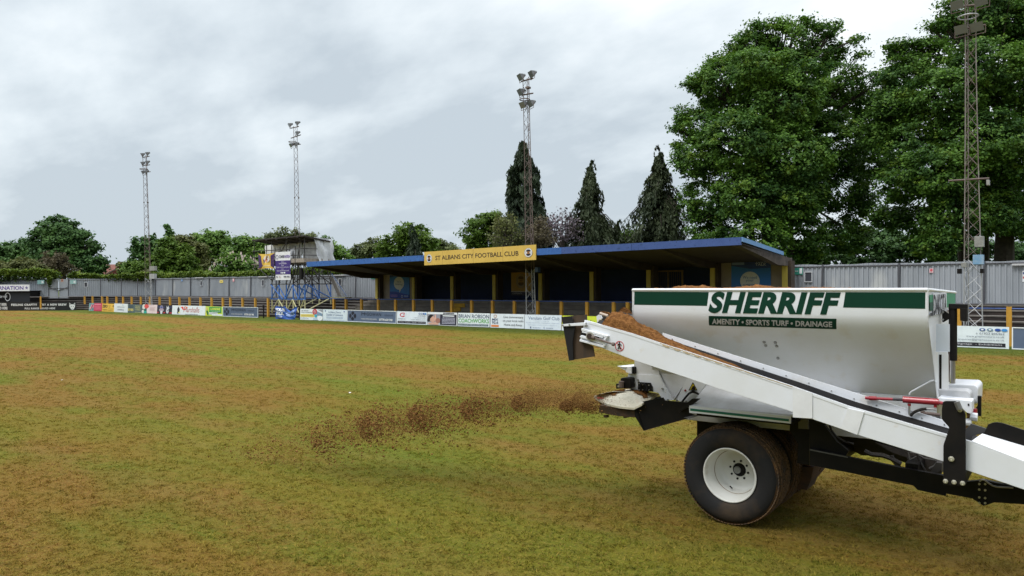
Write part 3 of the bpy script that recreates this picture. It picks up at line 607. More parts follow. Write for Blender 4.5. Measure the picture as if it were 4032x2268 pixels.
q.tube(Vector((g0.x, g0.y, 2.35)) - F0 * .06, Vector((g1.x, g1.y, 2.35)) - F0 * .06, .03, n=6)
q.build('brace', MATS['fence_rail'], e_)
# small things fixed on the fences
def plate(name, pa, pb, yt, yb, label, col, items=(), Y=39.93, D=None, cat='sign', frame=None, group=None):
    f = (lambda x, y: at_D(x, y, D)) if D else (lambda x, y: at_Y(x, y, Y))
    a, b, t = f(pa, yb), f(pb, yb), f(pa, yt); b.z = a.z; u = (b - a); W = u.length; u.normalize(); H = t.z - a.z; nrm = u.cross(Z_)
    e_ = empty(name, (a + b) / 2, 0, label, cat, group)
    q = MB(); q.prism([a, b, b + Z_ * H, a + Z_ * H], -nrm * .03); q.build('panel', paint(*col), e_)
    if frame:
        q = MB(); th = .045
        for (x0, y0, x1, y1) in ((-th, -th, W + th, 0), (-th, H, W + th, H + th), (-th, 0, 0, H), (W, 0, W + th, H)):
            q.prism([a + u * x0 + Z_ * y0, a + u * x1 + Z_ * y0, a + u * x1 + Z_ * y1, a + u * x0 + Z_ * y1], nrm * .03)
        q.build('frame', paint(*frame), e_)
    if items: design(e_, a, u, Z_, W, H, list(items))
    return e_
WG = 'small framed windows in the sheet fence'
for pa, pb, yt, yb, D, lb in ((333, 344, 1113, 1129, 84.0, 'small dark framed window in the fence right of the corner gate'), (790, 797, 1107, 1125, None, 'narrow dark framed window in the long fence, left of the yellow notice'), (1032, 1040, 1103, 1125, None, 'dark framed window in the long fence just left of the scaffold tower'),
                              (1335, 1345, 1099, 1122, None, 'dark framed window in the fence between the scaffold ladder and the stand'), (3171, 3196, 1073, 1108, None, 'dark framed window in the fence right of the stand beside the green exit sign')):
    plate('window', pa, pb, yt, yb, lb, (58, 60, 68), D=D, cat='window', frame=(190, 192, 196), group=WG)
running = [('e', .2, .8, .03, .07, WHITE), ('p', [(.14, .62), (.22, .72), (.28, .62), (.32, .5), (.36, .5), (.3, .7), (.24, .8), (.14, .72), (.06, .55), (.09, .5)], WHITE), ('p', [(.2, .55), (.26, .4), (.28, .12), (.24, .12), (.2, .34), (.1, .2), (.04, .2), (.1, .32), (.15, .5)], WHITE), ('r', .4, .44, .66, .52, WHITE), ('r', .74, .15, .95, .85, WHITE)]
plate('exit_sign', 3111, 3161, 1053, 1082, 'green emergency exit sign with white running figure right of the stand', (62, 150, 130), running)
plate('exit_sign', 147, 174, 1103, 1119, 'faded green exit sign left of the corner gate', (120, 160, 158), [('r', .6, .2, .9, .8, (200, 210, 210))], D=83.9)
plate('exit_sign', 276, 300, 1103, 1118, 'faded pale green exit sign right of the corner gate', (140, 178, 175), [('r', .55, .2, .9, .8, (205, 215, 215))], D=83.9)
plate('exit_sign', 1461, 1484, 1092, 1099, 'green exit sign at the left end pillar of the stand', (45, 120, 100))
plate('notice', 865, 878, 1103, 1114, 'yellow notice on the long fence left of the scaffold', (226, 205, 110), [('r', .2, .4, .8, .6, (160, 140, 60))])
plate('notice', 916, 922, 1097, 1109, 'small pale red notice on the long fence left of the scaffold', (215, 150, 155), [('r', .2, .5, .8, .9, (230, 220, 220))])
plate('notice', 240, 249, 1100, 1109, 'round orange notice on the corner gate', (185, 125, 90), [('e', .5, .5, .3, .3, (90, 80, 90))], D=83.9)
plate('notice', 713, 719, 1100, 1108, 'faint blue notice high on the long fence', (120, 150, 190))
plate('notice', 3659, 3675, 1057, 1074, 'small red and white notice on the fence left of the nearest mast', (214, 175, 180), [('e', .5, .6, .3, .3, (200, 80, 90))])
plate('notice', 4026, 4044, 1067, 1110, 'white notice with red squares at the right edge of the picture', (225, 225, 228), [('r', .1, .3, .4, .5, (190, 60, 60)), ('r', .1, .7, .4, .9, (60, 70, 130))])
for pa, pb, y, lb in ((770, 799, 1094, 'white strip light on the long fence above the narrow window'), (1018, 1052, 1090, 'white strip light on the fence left of the scaffold tower'), (1315, 1357, 1084, 'white strip light on the fence right of the scaffold tower'), (3985, 4070, 1042, 'white strip light on the fence at the right edge')):
    a, b = at_Y(pa, y, 39.85), at_Y(pb, y, 39.85); q = MB(); q.box((a.x, 39.8, a.z - .04), (b.x, 39.92, a.z + .04)); tag(q.build('strip_light', mat('light_casing', (.5, .5, .5), .5)), lb, 'strip light', 'strip lights on the fences')

# ---------------------------------------------------------------- the roofed stand
XL, XR = -45.2, -13.45
def ft(x): return 4.13 + .33 * (x - XL) / (XR - XL)
st = empty('grandstand', ((XL + XR) / 2, 36, 0), 0, 'long low football stand with blue fascia, cantilevered roof and dark blue back wall', 'stand')
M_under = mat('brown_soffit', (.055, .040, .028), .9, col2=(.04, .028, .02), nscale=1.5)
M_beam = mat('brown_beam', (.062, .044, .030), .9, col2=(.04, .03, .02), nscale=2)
M_navy = mat('navy_wall', (.014, .028, .085), .85, col2=(.009, .018, .06), nscale=1.)
M_cream = mat('cream_wall', (.33, .28, .22), .9, col2=(.25, .21, .17), nscale=1.)
# fascia boards: lengths of slightly different blue
cuts = [XL, -40.3, -33.2, -24.9, -23.6, -18.9, -16.7, XR]
xb = [at_Y(px, 950, 32).x for px in (1208, 1300, 1480, 1668, 2110, 2211, 2488, 2919)]
for i in range(len(xb) - 1):
    a, b = xb[i], xb[i + 1] - .012; q = MB()
    dy = [0, .012, -.006, 0, .01, 0, .008][i]
    q.add([(a, 31.97 + dy, ft(a) - .34), (b, 31.97 + dy, ft(b) - .34), (b, 31.97 + dy, ft(b)), (a, 31.97 + dy, ft(a)), (a, 32.07 + dy, ft(a) - .34), (b, 32.07 + dy, ft(b) - .34), (b, 32.07 + dy, ft(b)), (a, 32.07 + dy, ft(a))],
          [(0, 1, 2, 3), (5, 4, 7, 6), (3, 2, 6, 7), (1, 0, 4, 5), (0, 3, 7, 4), (2, 1, 5, 6)])
    q.build('fascia_board', M_blue if i < 5 else M_blued, st)
XE = xb[-1] + .02
def rz(x, y): return ft(x) - .03 - (y - 32) * (.62 / 6.0) 
q = MB(); n = 90; rows = [[], []]
for k in range(n * 4 + 1):
    x = xb[0] + (XE - .35 - xb[0]) * k / (n * 4); dz = .03 * (k % 4 in (1, 2))
    rows[0].append((x, 32.08, rz(x, 32) + dz)); rows[1].append((x, 39.7, rz(x, 39.7) + dz))
q.grid(rows); q.build('roof', mat('roof_sheet', (.10, .10, .105), .8, col2=(.06, .06, .065)), st, fixn=False)
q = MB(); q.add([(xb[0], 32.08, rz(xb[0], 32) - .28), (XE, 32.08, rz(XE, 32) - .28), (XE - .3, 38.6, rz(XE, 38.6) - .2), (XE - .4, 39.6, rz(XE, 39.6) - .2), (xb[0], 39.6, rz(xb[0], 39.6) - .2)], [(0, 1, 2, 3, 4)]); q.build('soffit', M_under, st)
q = MB(); q.add([(XE, 31.97, ft(XE)), (XE, 36.9, rz(XE, 36.9) + .05), (XE, 36.9, rz(XE, 36.9) - .13), (XE, 31.97, ft(XE) - .2), (XE + .05, 31.97, ft(XE)), (XE + .05, 36.9, rz(XE, 36.9) + .05), (XE + .05, 36.9, rz(XE, 36.9) - .13), (XE + .05, 31.97, ft(XE) - .2)],
               [(0, 1, 2, 3), (4, 5, 6, 7), (0, 1, 5, 4), (3, 2, 6, 7), (0, 3, 7, 4), (1, 2, 6, 5)]); q.build('barge_board', M_bluep, st)
PILX = [at_Y(px, 1120, 38).x for px in (1486, 1630, 1782, 1948, 2130, 2332, 2556, 2808, 3092)]
for k, x in enumerate(PILX):
    zt = 2.98 + .33 * k / 8
    q = MB(); q.box((x - .13, 37.9, 1.42), (x + .13, 37.97, zt)); q.build('pillar_face', M_yelp, st)
    q = MB(); q.box((x - .14, 37.972, 1.4), (x + .30, 38.5, zt + .25)); q.build('pillar', M_beam, st)
    q = MB(); w_ = .17                                          # tapered cantilever beam
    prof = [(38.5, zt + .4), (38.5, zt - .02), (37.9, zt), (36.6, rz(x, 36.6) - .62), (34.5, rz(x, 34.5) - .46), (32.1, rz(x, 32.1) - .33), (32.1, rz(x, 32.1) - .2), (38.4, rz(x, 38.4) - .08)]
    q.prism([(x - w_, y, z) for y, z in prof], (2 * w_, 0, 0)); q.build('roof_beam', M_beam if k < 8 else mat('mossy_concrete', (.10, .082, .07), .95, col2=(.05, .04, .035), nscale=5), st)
for k in range(len(PILX) - 1):
    a, b = PILX[k] + .3, PILX[k + 1] - .14; cream = k in (0, 7)
    q = MB(); y = 38.35 if cream else 39.5; q.box((a if cream else PILX[k] - (2.5 if k == 1 else 0), y, 1.4), (b if cream else PILX[k + 1] + .0, y + .15, rz(a, y) - .1)); q.build('back_wall', M_cream if cream else M_navy, st)
    if not cream:
        q = MB(); q.box((a, 38.5, 1.38), (b, 39.5, 1.45)); q.build('walkway', M_conc, st)
q = MB(); q.box((PILX[0], 39.2, 1.4), (PILX[0] + .15, 39.5, 3.0)); q.build('end_wall', M_navy, st)
for (pa, pb, y) in ((1611, 1690, 1057), (2130, 2205, 1034), (2850, 2945, 1003)):
    a, b = at_Y(pa, y, 36), at_Y(pb, y, 36); q = MB(); q.box((a.x, 35.95, a.z), (b.x, 36.05, a.z + .05)); q.build('strip_lamp', mat('dull_lamp', (.22, .2, .17), .6), st)
def crest(cx, cy, rx, ry, ring=(225, 225, 228), dark=(28, 28, 44), mid=(205, 140, 70)):
    return [('e', cx, cy, rx, ry, ring), ('o', cx, cy, rx * .98, ry * .98, .06, (120, 120, 130)), ('o', cx, cy, rx * .7, ry * .72, .1, (120, 120, 130)),
            ('e', cx, cy + ry * .38, rx * .5, ry * .24, dark), ('e', cx, cy - ry * .36, rx * .5, ry * .27, dark), ('p', [(cx - rx * .42, cy + ry * .2), (cx + rx * .42, cy + ry * .2), (cx + rx * .12, cy), (cx + rx * .42, cy - ry * .2), (cx - rx * .42, cy - ry * .2), (cx - rx * .12, cy)], mid), ('p', [(cx - rx * .3, cy + .02), (cx + rx * .3, cy + .02), (cx + rx * .3, cy - .02), (cx - rx * .3, cy - .02)], dark)]
# main yellow sign on the fascia
a, b = at_Y(1670.5, 1018, 31.9), at_Y(2109.5, 993, 31.9)
sg = empty('club_sign', ((a.x + b.x) / 2, 31.9, 3.65), 0, 'long yellow sign with ST ALBANS CITY FOOTBALL CLUB lettering on the blue fascia', 'sign')
zl, zr = at_Y(1670.5, 1045, 31.9).z, at_Y(2109.5, 1023, 31.9).z; W = b.x - a.x; H = at_Y(2109.5, 963, 31.9).z - zr
u = Vector((W, 0, zr - zl)).normalized(); o = Vector((a.x, 31.9, zl))
q = MB(); q.prism([o, o + u * W, o + u * W + Z_ * H, o + Z_ * H], (0, .06, 0)); q.build('panel', mat('sign_yellow', (.66, .45, .10), .5, col2=(.58, .39, .08), nscale=1.2), sg)
design(sg, o, u, Z_, W, H, [('t', 'ST ALBANS CITY FOOTBALL CLUB', .112, .34, .862, .66, (48, 36, 34), dict(bold=.012))] + crest(.05, .5, .028, .31) + crest(.943, .5, .033, .31))
for f in (.18, .47, .73):
    q = MB(); q.box((a.x + W * f - .008, 31.896, zl + (zr - zl) * f + .01), (a.x + W * f + .008, 31.899, zl + (zr - zl) * f + H - .01)); q.build('panel_seam', mat('seam', (.35, .24, .06), .6), sg)
# posters inside the stand
def poster(pa, pb, yt, yb, Y, label, items, col):
    a, b = at_Y(pa, yb, Y), at_Y(pb, yb, Y); H = at_Y(pa, yt, Y).z - a.z; W = b.x - a.x
    e_ = empty('poster', ((a.x + b.x) / 2, Y, a.z), 0, label, 'poster'); q = MB(); q.box((a.x, Y, a.z), (b.x, Y + .03, a.z + H)); q.build('panel', paint(*col), e_)
    design(e_, Vector((a.x, Y, a.z)), X_, Z_, W, H, items)
bub = lambda cx, cy, rx, ry: [('e', cx, cy, rx, ry, (205, 208, 205)), ('p', [(cx, cy - ry * .8), (cx + rx * .5, cy - ry * .75), (cx + rx * .1, cy - ry * 1.5)], (205, 208, 205))]
poster(1535, 1612, 1070, 1174, 38.3, 'blue speech bubble poster about listening, left end of the stand', [('p', [(0, 0), (1, 0), (1, .12), (.3, .25), (0, .25)], (30, 60, 150)), ('p', [(0, 1), (1, 1), (1, .82), (.4, .84), (0, .78)], (28, 60, 120))] + bub(.48, .56, .26, .24) + [('t', "We're", .36, .58, .6, .66, (60, 100, 140)), ('t', 'listening', .3, .47, .66, .56, (60, 100, 140)), ('t', 'YOUTH', .05, .93, .3, .98, (170, 180, 200)), ('t', 'TALK', .05, .86, .26, .92, (170, 180, 200)), ('tx', .04, .04, .4, .14, 3, 5, (160, 130, 190)), ('o', .64, .07, .045, .05, .3, (200, 205, 220)), ('tx', .72, .04, .95, .12, 2, 6, (150, 170, 210))], (38, 112, 190))
poster(2880, 3035, 1024, 1190, 38.3, 'blue speech bubble poster reading We need your support, right end of the stand', [('p', [(0, .86), (1, .9), (1, 1), (0, 1)], (24, 50, 115)), ('r', .02, .88, .34, .94, (110, 130, 175)), ('p', [(0, .86), (1, .9), (1, .8), (.5, .78)], (28, 62, 140))] + bub(.48, .5, .25, .22) + [('t', 'We need', .3, .55, .66, .62, (60, 110, 160)), ('t', 'your', .38, .47, .58, .53, (60, 110, 160)), ('t', 'support!', .31, .37, .67, .45, (60, 110, 160)), ('t', 'YOUTH', .62, .92, .95, .98, (165, 175, 205), dict(bold=.03)), ('t', 'TALK', .62, .85, .9, .91, (165, 175, 205), dict(bold=.03))], (38, 112, 190))
poster(2013, 2092, 1065, 1163, 39.42, 'yellow club crest poster on the dark back wall behind the mast', [('r', 0, 0, 1, .16, (60, 55, 65)), ('r', 0, .14, 1, .16, (205, 205, 205)), ('t', 'COMMUNITY', .06, .05, .55, .11, (180, 180, 185))] + crest(.5, .58, .26, .29, dark=(110, 85, 40), mid=(190, 150, 80), ring=(176, 150, 95)), (190, 150, 70))
# brass coloured security cage
cg = empty('turnstile_cage', at_Y(2620, 1180, 39), 0, 'rusty yellow barred cage against the back wall, right half of the stand', 'cage')
M_cage = mat('old_yellow_bars', (.20, .13, .035), .7, col2=(.14, .09, .03))
for (pa, pb, yt, yb) in ((2550, 2562, 1063, 1185), (2684, 2690, 1063, 1185), (2628, 2632, 1068, 1185)):
    a, b = at_Y(pa, yb, 38.9), at_Y(pb, yb, 38.9); q = MB(); q.box((a.x, 38.9, 1.45), (b.x, 38.95, at_Y(pa, yt, 38.9).z)); q.build('cage_post', M_cage, cg)
a, b = at_Y(2555, 1066, 38.9), at_Y(2688, 1066, 38.9); q = MB(); q.box((a.x, 38.88, a.z - .08), (b.x, 38.96, a.z)); q.build('cage_rail', M_cage, cg)
q = MB(); k = 0
while a.x + .12 * k < b.x: q.tube((a.x + .12 * k, 38.92, 1.45), (a.x + .12 * k, 38.92, a.z), .008, n=4); k += 1
p0, p1 = at_Y(2565, 1100, 38.88), at_Y(2605, 1130, 38.88); q.tube(p0, p1, .02, n=5); q.build('cage_bars', M_cage, cg)

# ---------------------------------------------------------------- scaffold camera tower
tower = empty('scaffold_tower', (-51.5, 35.7, 0), 0, 'scaffold camera tower with felt roof, white sheets and blue and yellow painted feet', 'scaffold tower')
X0, X1, YA, YB = -53.6, -49.2, 34.6, 37.0
DECK, RZ = 4.25, 6.35
def stube(a, b, name='brace', r=.036, bands=True):
    a, b = Vector(a), Vector(b)
    if not bands: q = MB(); q.tube(a, b, r, n=6); return q.build(name, M_scaf, tower)
    if a.z > b.z: a, b = b, a
    for z0, z1, m in ((0, 1.42, M_paleyel), (1.42, 2.55, mat('scaffold_blue', (.04, .14, .42), .6)), (2.55, 9, M_scaf)):
        lo, hi = max(a.z, z0), min(b.z, z1)
        if hi - lo < .02: continue
        f = lambda z: a.lerp(b, (z - a.z) / max(b.z - a.z, 1e-6)); q = MB(); q.tube(f(lo), f(hi), r * (1.25 if z1 < 3 else 1), n=6); q.build(name, m, tower)
xs = [X0, -52.6, -51.6, -50.7, -49.9, X1]
for i, x in enumerate(xs):
    for j, y in enumerate((YA, YB)):
        if j and i in (1, 4): continue
        stube((x, y, .3 + (.7 if j else 0)), (x, y, 5.2 if i in (1, 3, 4) else RZ - .12), 'upright', .05 if i in (1, 3) else .04)
for z in (1.42, 2.6, 3.0, DECK - .1): 
    for y in (YA - .04, YB + .04): 
        q = MB(); q.tube((X0 - .15, y, z), (X1 + .15, y, z), .038, n=6); q.build('ledger', MATS['scaffold_blue'] if z < 2 else M_scaf, tower)
for i in range(len(xs) - 1):
    a, b = xs[i], xs[i + 1]
    stube((a, YA - .07, 2.5 if i % 2 else 1.45), (b, YA - .07, 1.45 if i % 2 else 2.5)); stube((a, YA - .07, 1.4 if i % 2 else .4), (b, YA - .07, .4 if i % 2 else 1.4))
    stube((a, YA - .05, 2.6), (b, YA - .05, 4.1)); stube((b, YB + .05, 2.6), (a, YB + .05, 4.1)); 
    if i % 2 == 0: stube((a, YA + .1, 4.1), (b, YA + .1, 2.7)); stube((b, YB + .08, 1.5), (a, YB + .08, 2.6))
stube((X0, YA - .1, 2.55), (-52.0, YA - .1, 1.45)); stube((X0 + .3, YA + .6, .5), (-51.2, YA + .6, 4.1)); stube((-52.2, YA + 1.4, 4.2), (X1, YA + 1.4, 1.3)); stube((-50.8, YA + 1, 1.4), (X1, YA + 1, 4.2))
for x in (X1, X1 - 1.6): stube((x, YA, 2.6), (x, YB, 4.1)); stube((x, YB, 1.5), (x, YA, 2.6)); stube((x, YA, .5), (x, YB, 1.5)); stube((x + .04, YB, 2.6), (x + .04, YA, 4.1))
stube((X0, YA, 2.9), (-56.2, YA, 4.3)); stube((X0 + .6, YA, 3.2), (-55.4, YA, 4.3)); stube((X0, YB, 2.7), (-56.0, YB, 4.2))
q = MB(); q.box((-56.4, YA - .1, DECK - .06), (X1 + .1, YB + .1, DECK)); q.build('deck', mat('scaffold_board', (.22, .18, .14), .9, col2=(.13, .11, .09)), tower)
q = MB(); q.box((-53.2, YA - .16, DECK + .002), (X1 + .16, YA - .12, DECK + .3)); q.box((X1 + .12, YA - .12, DECK + .002), (X1 + .16, YB + .1, DECK + .3)); q.build('toe_board', mat('weathered_board', (.34, .30, .26), .9, col2=(.24, .2, .17)), tower)
for z in (DECK + .55, DECK + 1.05):
    for a, b in (((-56.2, YA - .12, z), (X1 + .2, YA - .12, z)), ((X1 + .1, YA - .2, z), (X1 + .1, YB + .1, z))): q = MB(); q.tube(a, b, .034, n=6); q.build('guard_rail', M_scaf, tower)
for x in (-56.1, -55.2, -54.3): stube((x, YA - .02, DECK - .3), (x, YA - .02, RZ - .25 if x < -56 or x == -54.3 else DECK + 1.1), 'upright', bands=False)
for x in (-52.9, -52.2, -50.9, -50.2): stube((x, YA - .16, DECK - .2), (x, YA - .16, DECK + 1.25), 'guard_post', bands=False)
stube((-52.3, YA, DECK + .9), (-51.3, YA, RZ - .25), bands=False); stube((-50.6, YA + .3, DECK + .2), (-50.1, YA + .3, RZ - .2), bands=False)
# white sheets: back wall and right end
def sheet(name, p00, p10, p11, p01, amp, seed, m, nn=24, mm=10):
    q = MB(); q.smooth = True; rr = random.Random(seed); ph = [rr.uniform(0, 6) for _ in range(6)]
    p00, p10, p11, p01 = map(Vector, (p00, p10, p11, p01)); nrm = (p10 - p00).cross(p01 - p00).normalized(); rows = []
    for j in range(mm + 1):
        row = []
        for i in range(nn + 1):
            a, b = i / nn, j / mm; p = (p00 * (1 - a) + p10 * a) * (1 - b) + (p01 * (1 - a) + p11 * a) * b
            p = p + nrm * amp * (math.sin(a * 13 + ph[0] + b * 4) + .7 * math.sin(b * 9 + ph[1] + a * 7) + .5 * math.sin(a * 31 + ph[2])) * .5
            if i in (0, nn) : p = p + (p10 - p00).normalized() * .06 * math.sin(b * 11 + ph[3])
            row.append(p)
        rows.append(row)
    q.grid(rows); return q.build(name, m, tower, fixn=False)
M_tarp = mat('white_tarpaulin', (.84, .83, .82), .55, col2=(.5, .49, .48), nscale=1.5, transl=.25, bump=.5, bscale=5)
M_tarps = mat('silver_tarpaulin', (.70, .72, .74), .4, col2=(.46, .47, .5), nscale=1.5, bump=.6, bscale=4)
for k, (xa, xb_) in enumerate(((-57.1, -54.2), (-54.15, -51.8), (-51.75, -49.4))): sheet('sheet_wall', (xa, 36.2, DECK + .05), (xb_, 36.2, DECK + .05), (xb_, 36.2, RZ - .35), (xa, 36.2, RZ - .5), .045, k + 1, M_tarp)
sheet('end_sheet', (X1 + .2, YA + 1.1, DECK - .02), (X1 + .2, YB + .2, DECK + .02), (X1 + .2, YB + .1, RZ - .25), (X1 + .15, YA + .8, RZ - .15), .08, 4, M_tarps)
sheet('hanging_sheet', (-52.0, YA + .25, DECK + .3), (-50.9, YA + .25, DECK + .4), (-50.7, YA + .25, DECK + 1.2), (-51.9, YA + .25, DECK + 1.0), .09, 5, M_tarps, 12, 6)
ra = at_Y(992, 944, YA - .3); rb = at_Y(1195, 925.5, YA - .3); rc = at_X(1302, 949, X1 + .3); rd = ra + (rc - rb)
q = MB(); q.prism([ra, rb, rc, rd], (0, 0, -.10)); q.build('roof', mat('roof_felt', (.020, .018, .018), .95, col2=(.045, .035, .03), nscale=5, bump=.8, bscale=14), tower)
for f in (.1, .3, .5, .7, .9):
    q = MB(); a = ra.lerp(rb, f); q.tube(a + Vector((0, -.1, -.13)), a + (rc - rb) + Vector((0, 0, -.13)), .03, n=5); q.build('roof_batten', M_scaf, tower)
# sloping ladder and stay to the right
lad = empty('access_ladder', (-47.5, 36, 1.4), 0, 'dark ladder board leaning between the scaffold tower and the stand', 'ladder')
q = MB()
p0, p1 = at_Y(1305, 1092, 36.5), at_Y(1338, 1168, 36.5)
for dx in (-.18, .18): q.tube(p0 + X_ * dx, p1 + X_ * dx, .03, n=6)
q.build('stile', mat('grey_timber', (.11, .10, .09), .9), lad); q = MB(); q.prism([p0 - X_ * .15, p0 + X_ * .15, p1 + X_ * .15, p1 - X_ * .15], (0, .03, 0)); q.build('tread_board', MATS['grey_timber'], lad)
q = MB(); q.tube(at_Y(1306, 1078, 36.4), at_Y(1368, 1170, 36.4), .03, n=6); q.build('handrail', mat('navy_tube', (.02, .05, .13), .5), lad)
q = MB(); a, b = at_Y(1312, 1172, 35.6), at_Y(1372, 1172, 35.6); q.box((a.x, 35.3, a.z - .03), (b.x, 35.9, a.z + .05)); q.build('landing', mat('mossy_board', (.2, .19, .12), .9), lad)
q = MB(); a = at_Y(1186, 1050, 34.5); q.box((a.x - .14, 34.4, a.z - .95), (a.x + .16, 34.6, a.z - .1)); tag(q.build('loudspeaker', M_black), 'tall black loudspeaker box hanging under the scaffold deck', 'loudspeaker')
# banners on the tower
def banner(pa, pb, yt, yb, Y, label, items, col, slack=.0, amp=.05):
    a, b = at_Y(pa, yb, Y), at_Y(pb, yb, Y); H = at_Y(pa, yt, Y).z - a.z; W = b.x - a.x
    e_ = empty('banner', ((a.x + b.x) / 2, Y, a.z), 0, label, 'banner')
    def f(u, v, ep=0.):
        x = a.x + W * (u + slack * .12 * math.sin(v * PI) * (.5 - u)); z = a.z + H * (v - slack * .1 * math.sin(u * PI) * (v > .5) * (v - .5) + slack * .1 * math.sin(u * PI) * (v < .5) * (.5 - v))
        return Vector((x, Y - ep + amp * math.sin(u * 9 + v * 4) * .5 + amp * .4 * math.sin(u * 21), z))
    q = MB(); q.smooth = True; q.grid([[f(i / 24, j / 16) for i in range(25)] for j in range(17)]); q.build('cloth', paint(*col), e_, fixn=False)
    design(e_, a, X_, Z_, W, H, items, warp=lambda u, v, ep: f(u, v, ep + .006)); return e_
banner(1085, 1144, 993, 1103, 34.38, 'tall white and purple banner reading CONKERNATION on the scaffold tower', [('r', 0, .2, 1, .69, (60, 40, 118)), ('t', 'CONKER', .24, .78, .62, .88, (50, 48, 80), dict(bold=.03)), ('t', 'NATION', .63, .78, .97, .88, (105, 75, 165), dict(bold=.03)), ('o', .12, .82, .09, .08, .22, (60, 48, 110)), ('t', 'Pitch', .42, .62, .58, .66, (220, 215, 235)), ('t', '01923 833855', .26, .56, .76, .61, (225, 220, 240)), ('t', 'Email:', .42, .5, .58, .54, (220, 215, 235)), ('t', 'info@conkernation.co.uk', .06, .43, .96, .48, (225, 220, 240)), ('t', 'Visit:', .43, .37, .57, .41, (220, 215, 235)), ('t', 'www.conkernation.co.uk', .1, .31, .92, .36, (225, 220, 240)),
    ('e', .41, .255, .045, .025, WHITE), ('e', .52, .255, .045, .025, WHITE), ('e', .63, .255, .045, .025, WHITE), ('e', .1, .12, .05, .03, (150, 150, 160)), ('e', .3, .12, .06, .03, (205, 190, 190)), ('r', .58, .1, .74, .14, (90, 90, 100)), ('r', .78, .1, .95, .14, (120, 120, 130))], (226, 226, 230), amp=.02)
banner(1019, 1079, 999, 1060, 34.3, 'yellow and purple club flag tied to the left of the scaffold deck', [('p', [(.0, .98), (.18, .85), (.42, .5), (.25, .15), (.0, .04)], (70, 42, 100)), ('p', [(1., .98), (.86, .85), (.7, .5), (.82, .15), (1., .04)], (64, 40, 98)), ('e', .52, .66, .2, .27, (215, 205, 200)), ('e', .52, .66, .12, .2, (205, 160, 110)), ('p', [(.46, .85), (.58, .85), (.54, .68), (.6, .5), (.44, .5), (.5, .68)], (90, 60, 70)), ('e', .53, .55, .1, .08, (190, 70, 100)), ('tx', .3, .12, .75, .22, 2, 4, (225, 215, 180))], (218, 180, 72), slack=1., amp=.1)

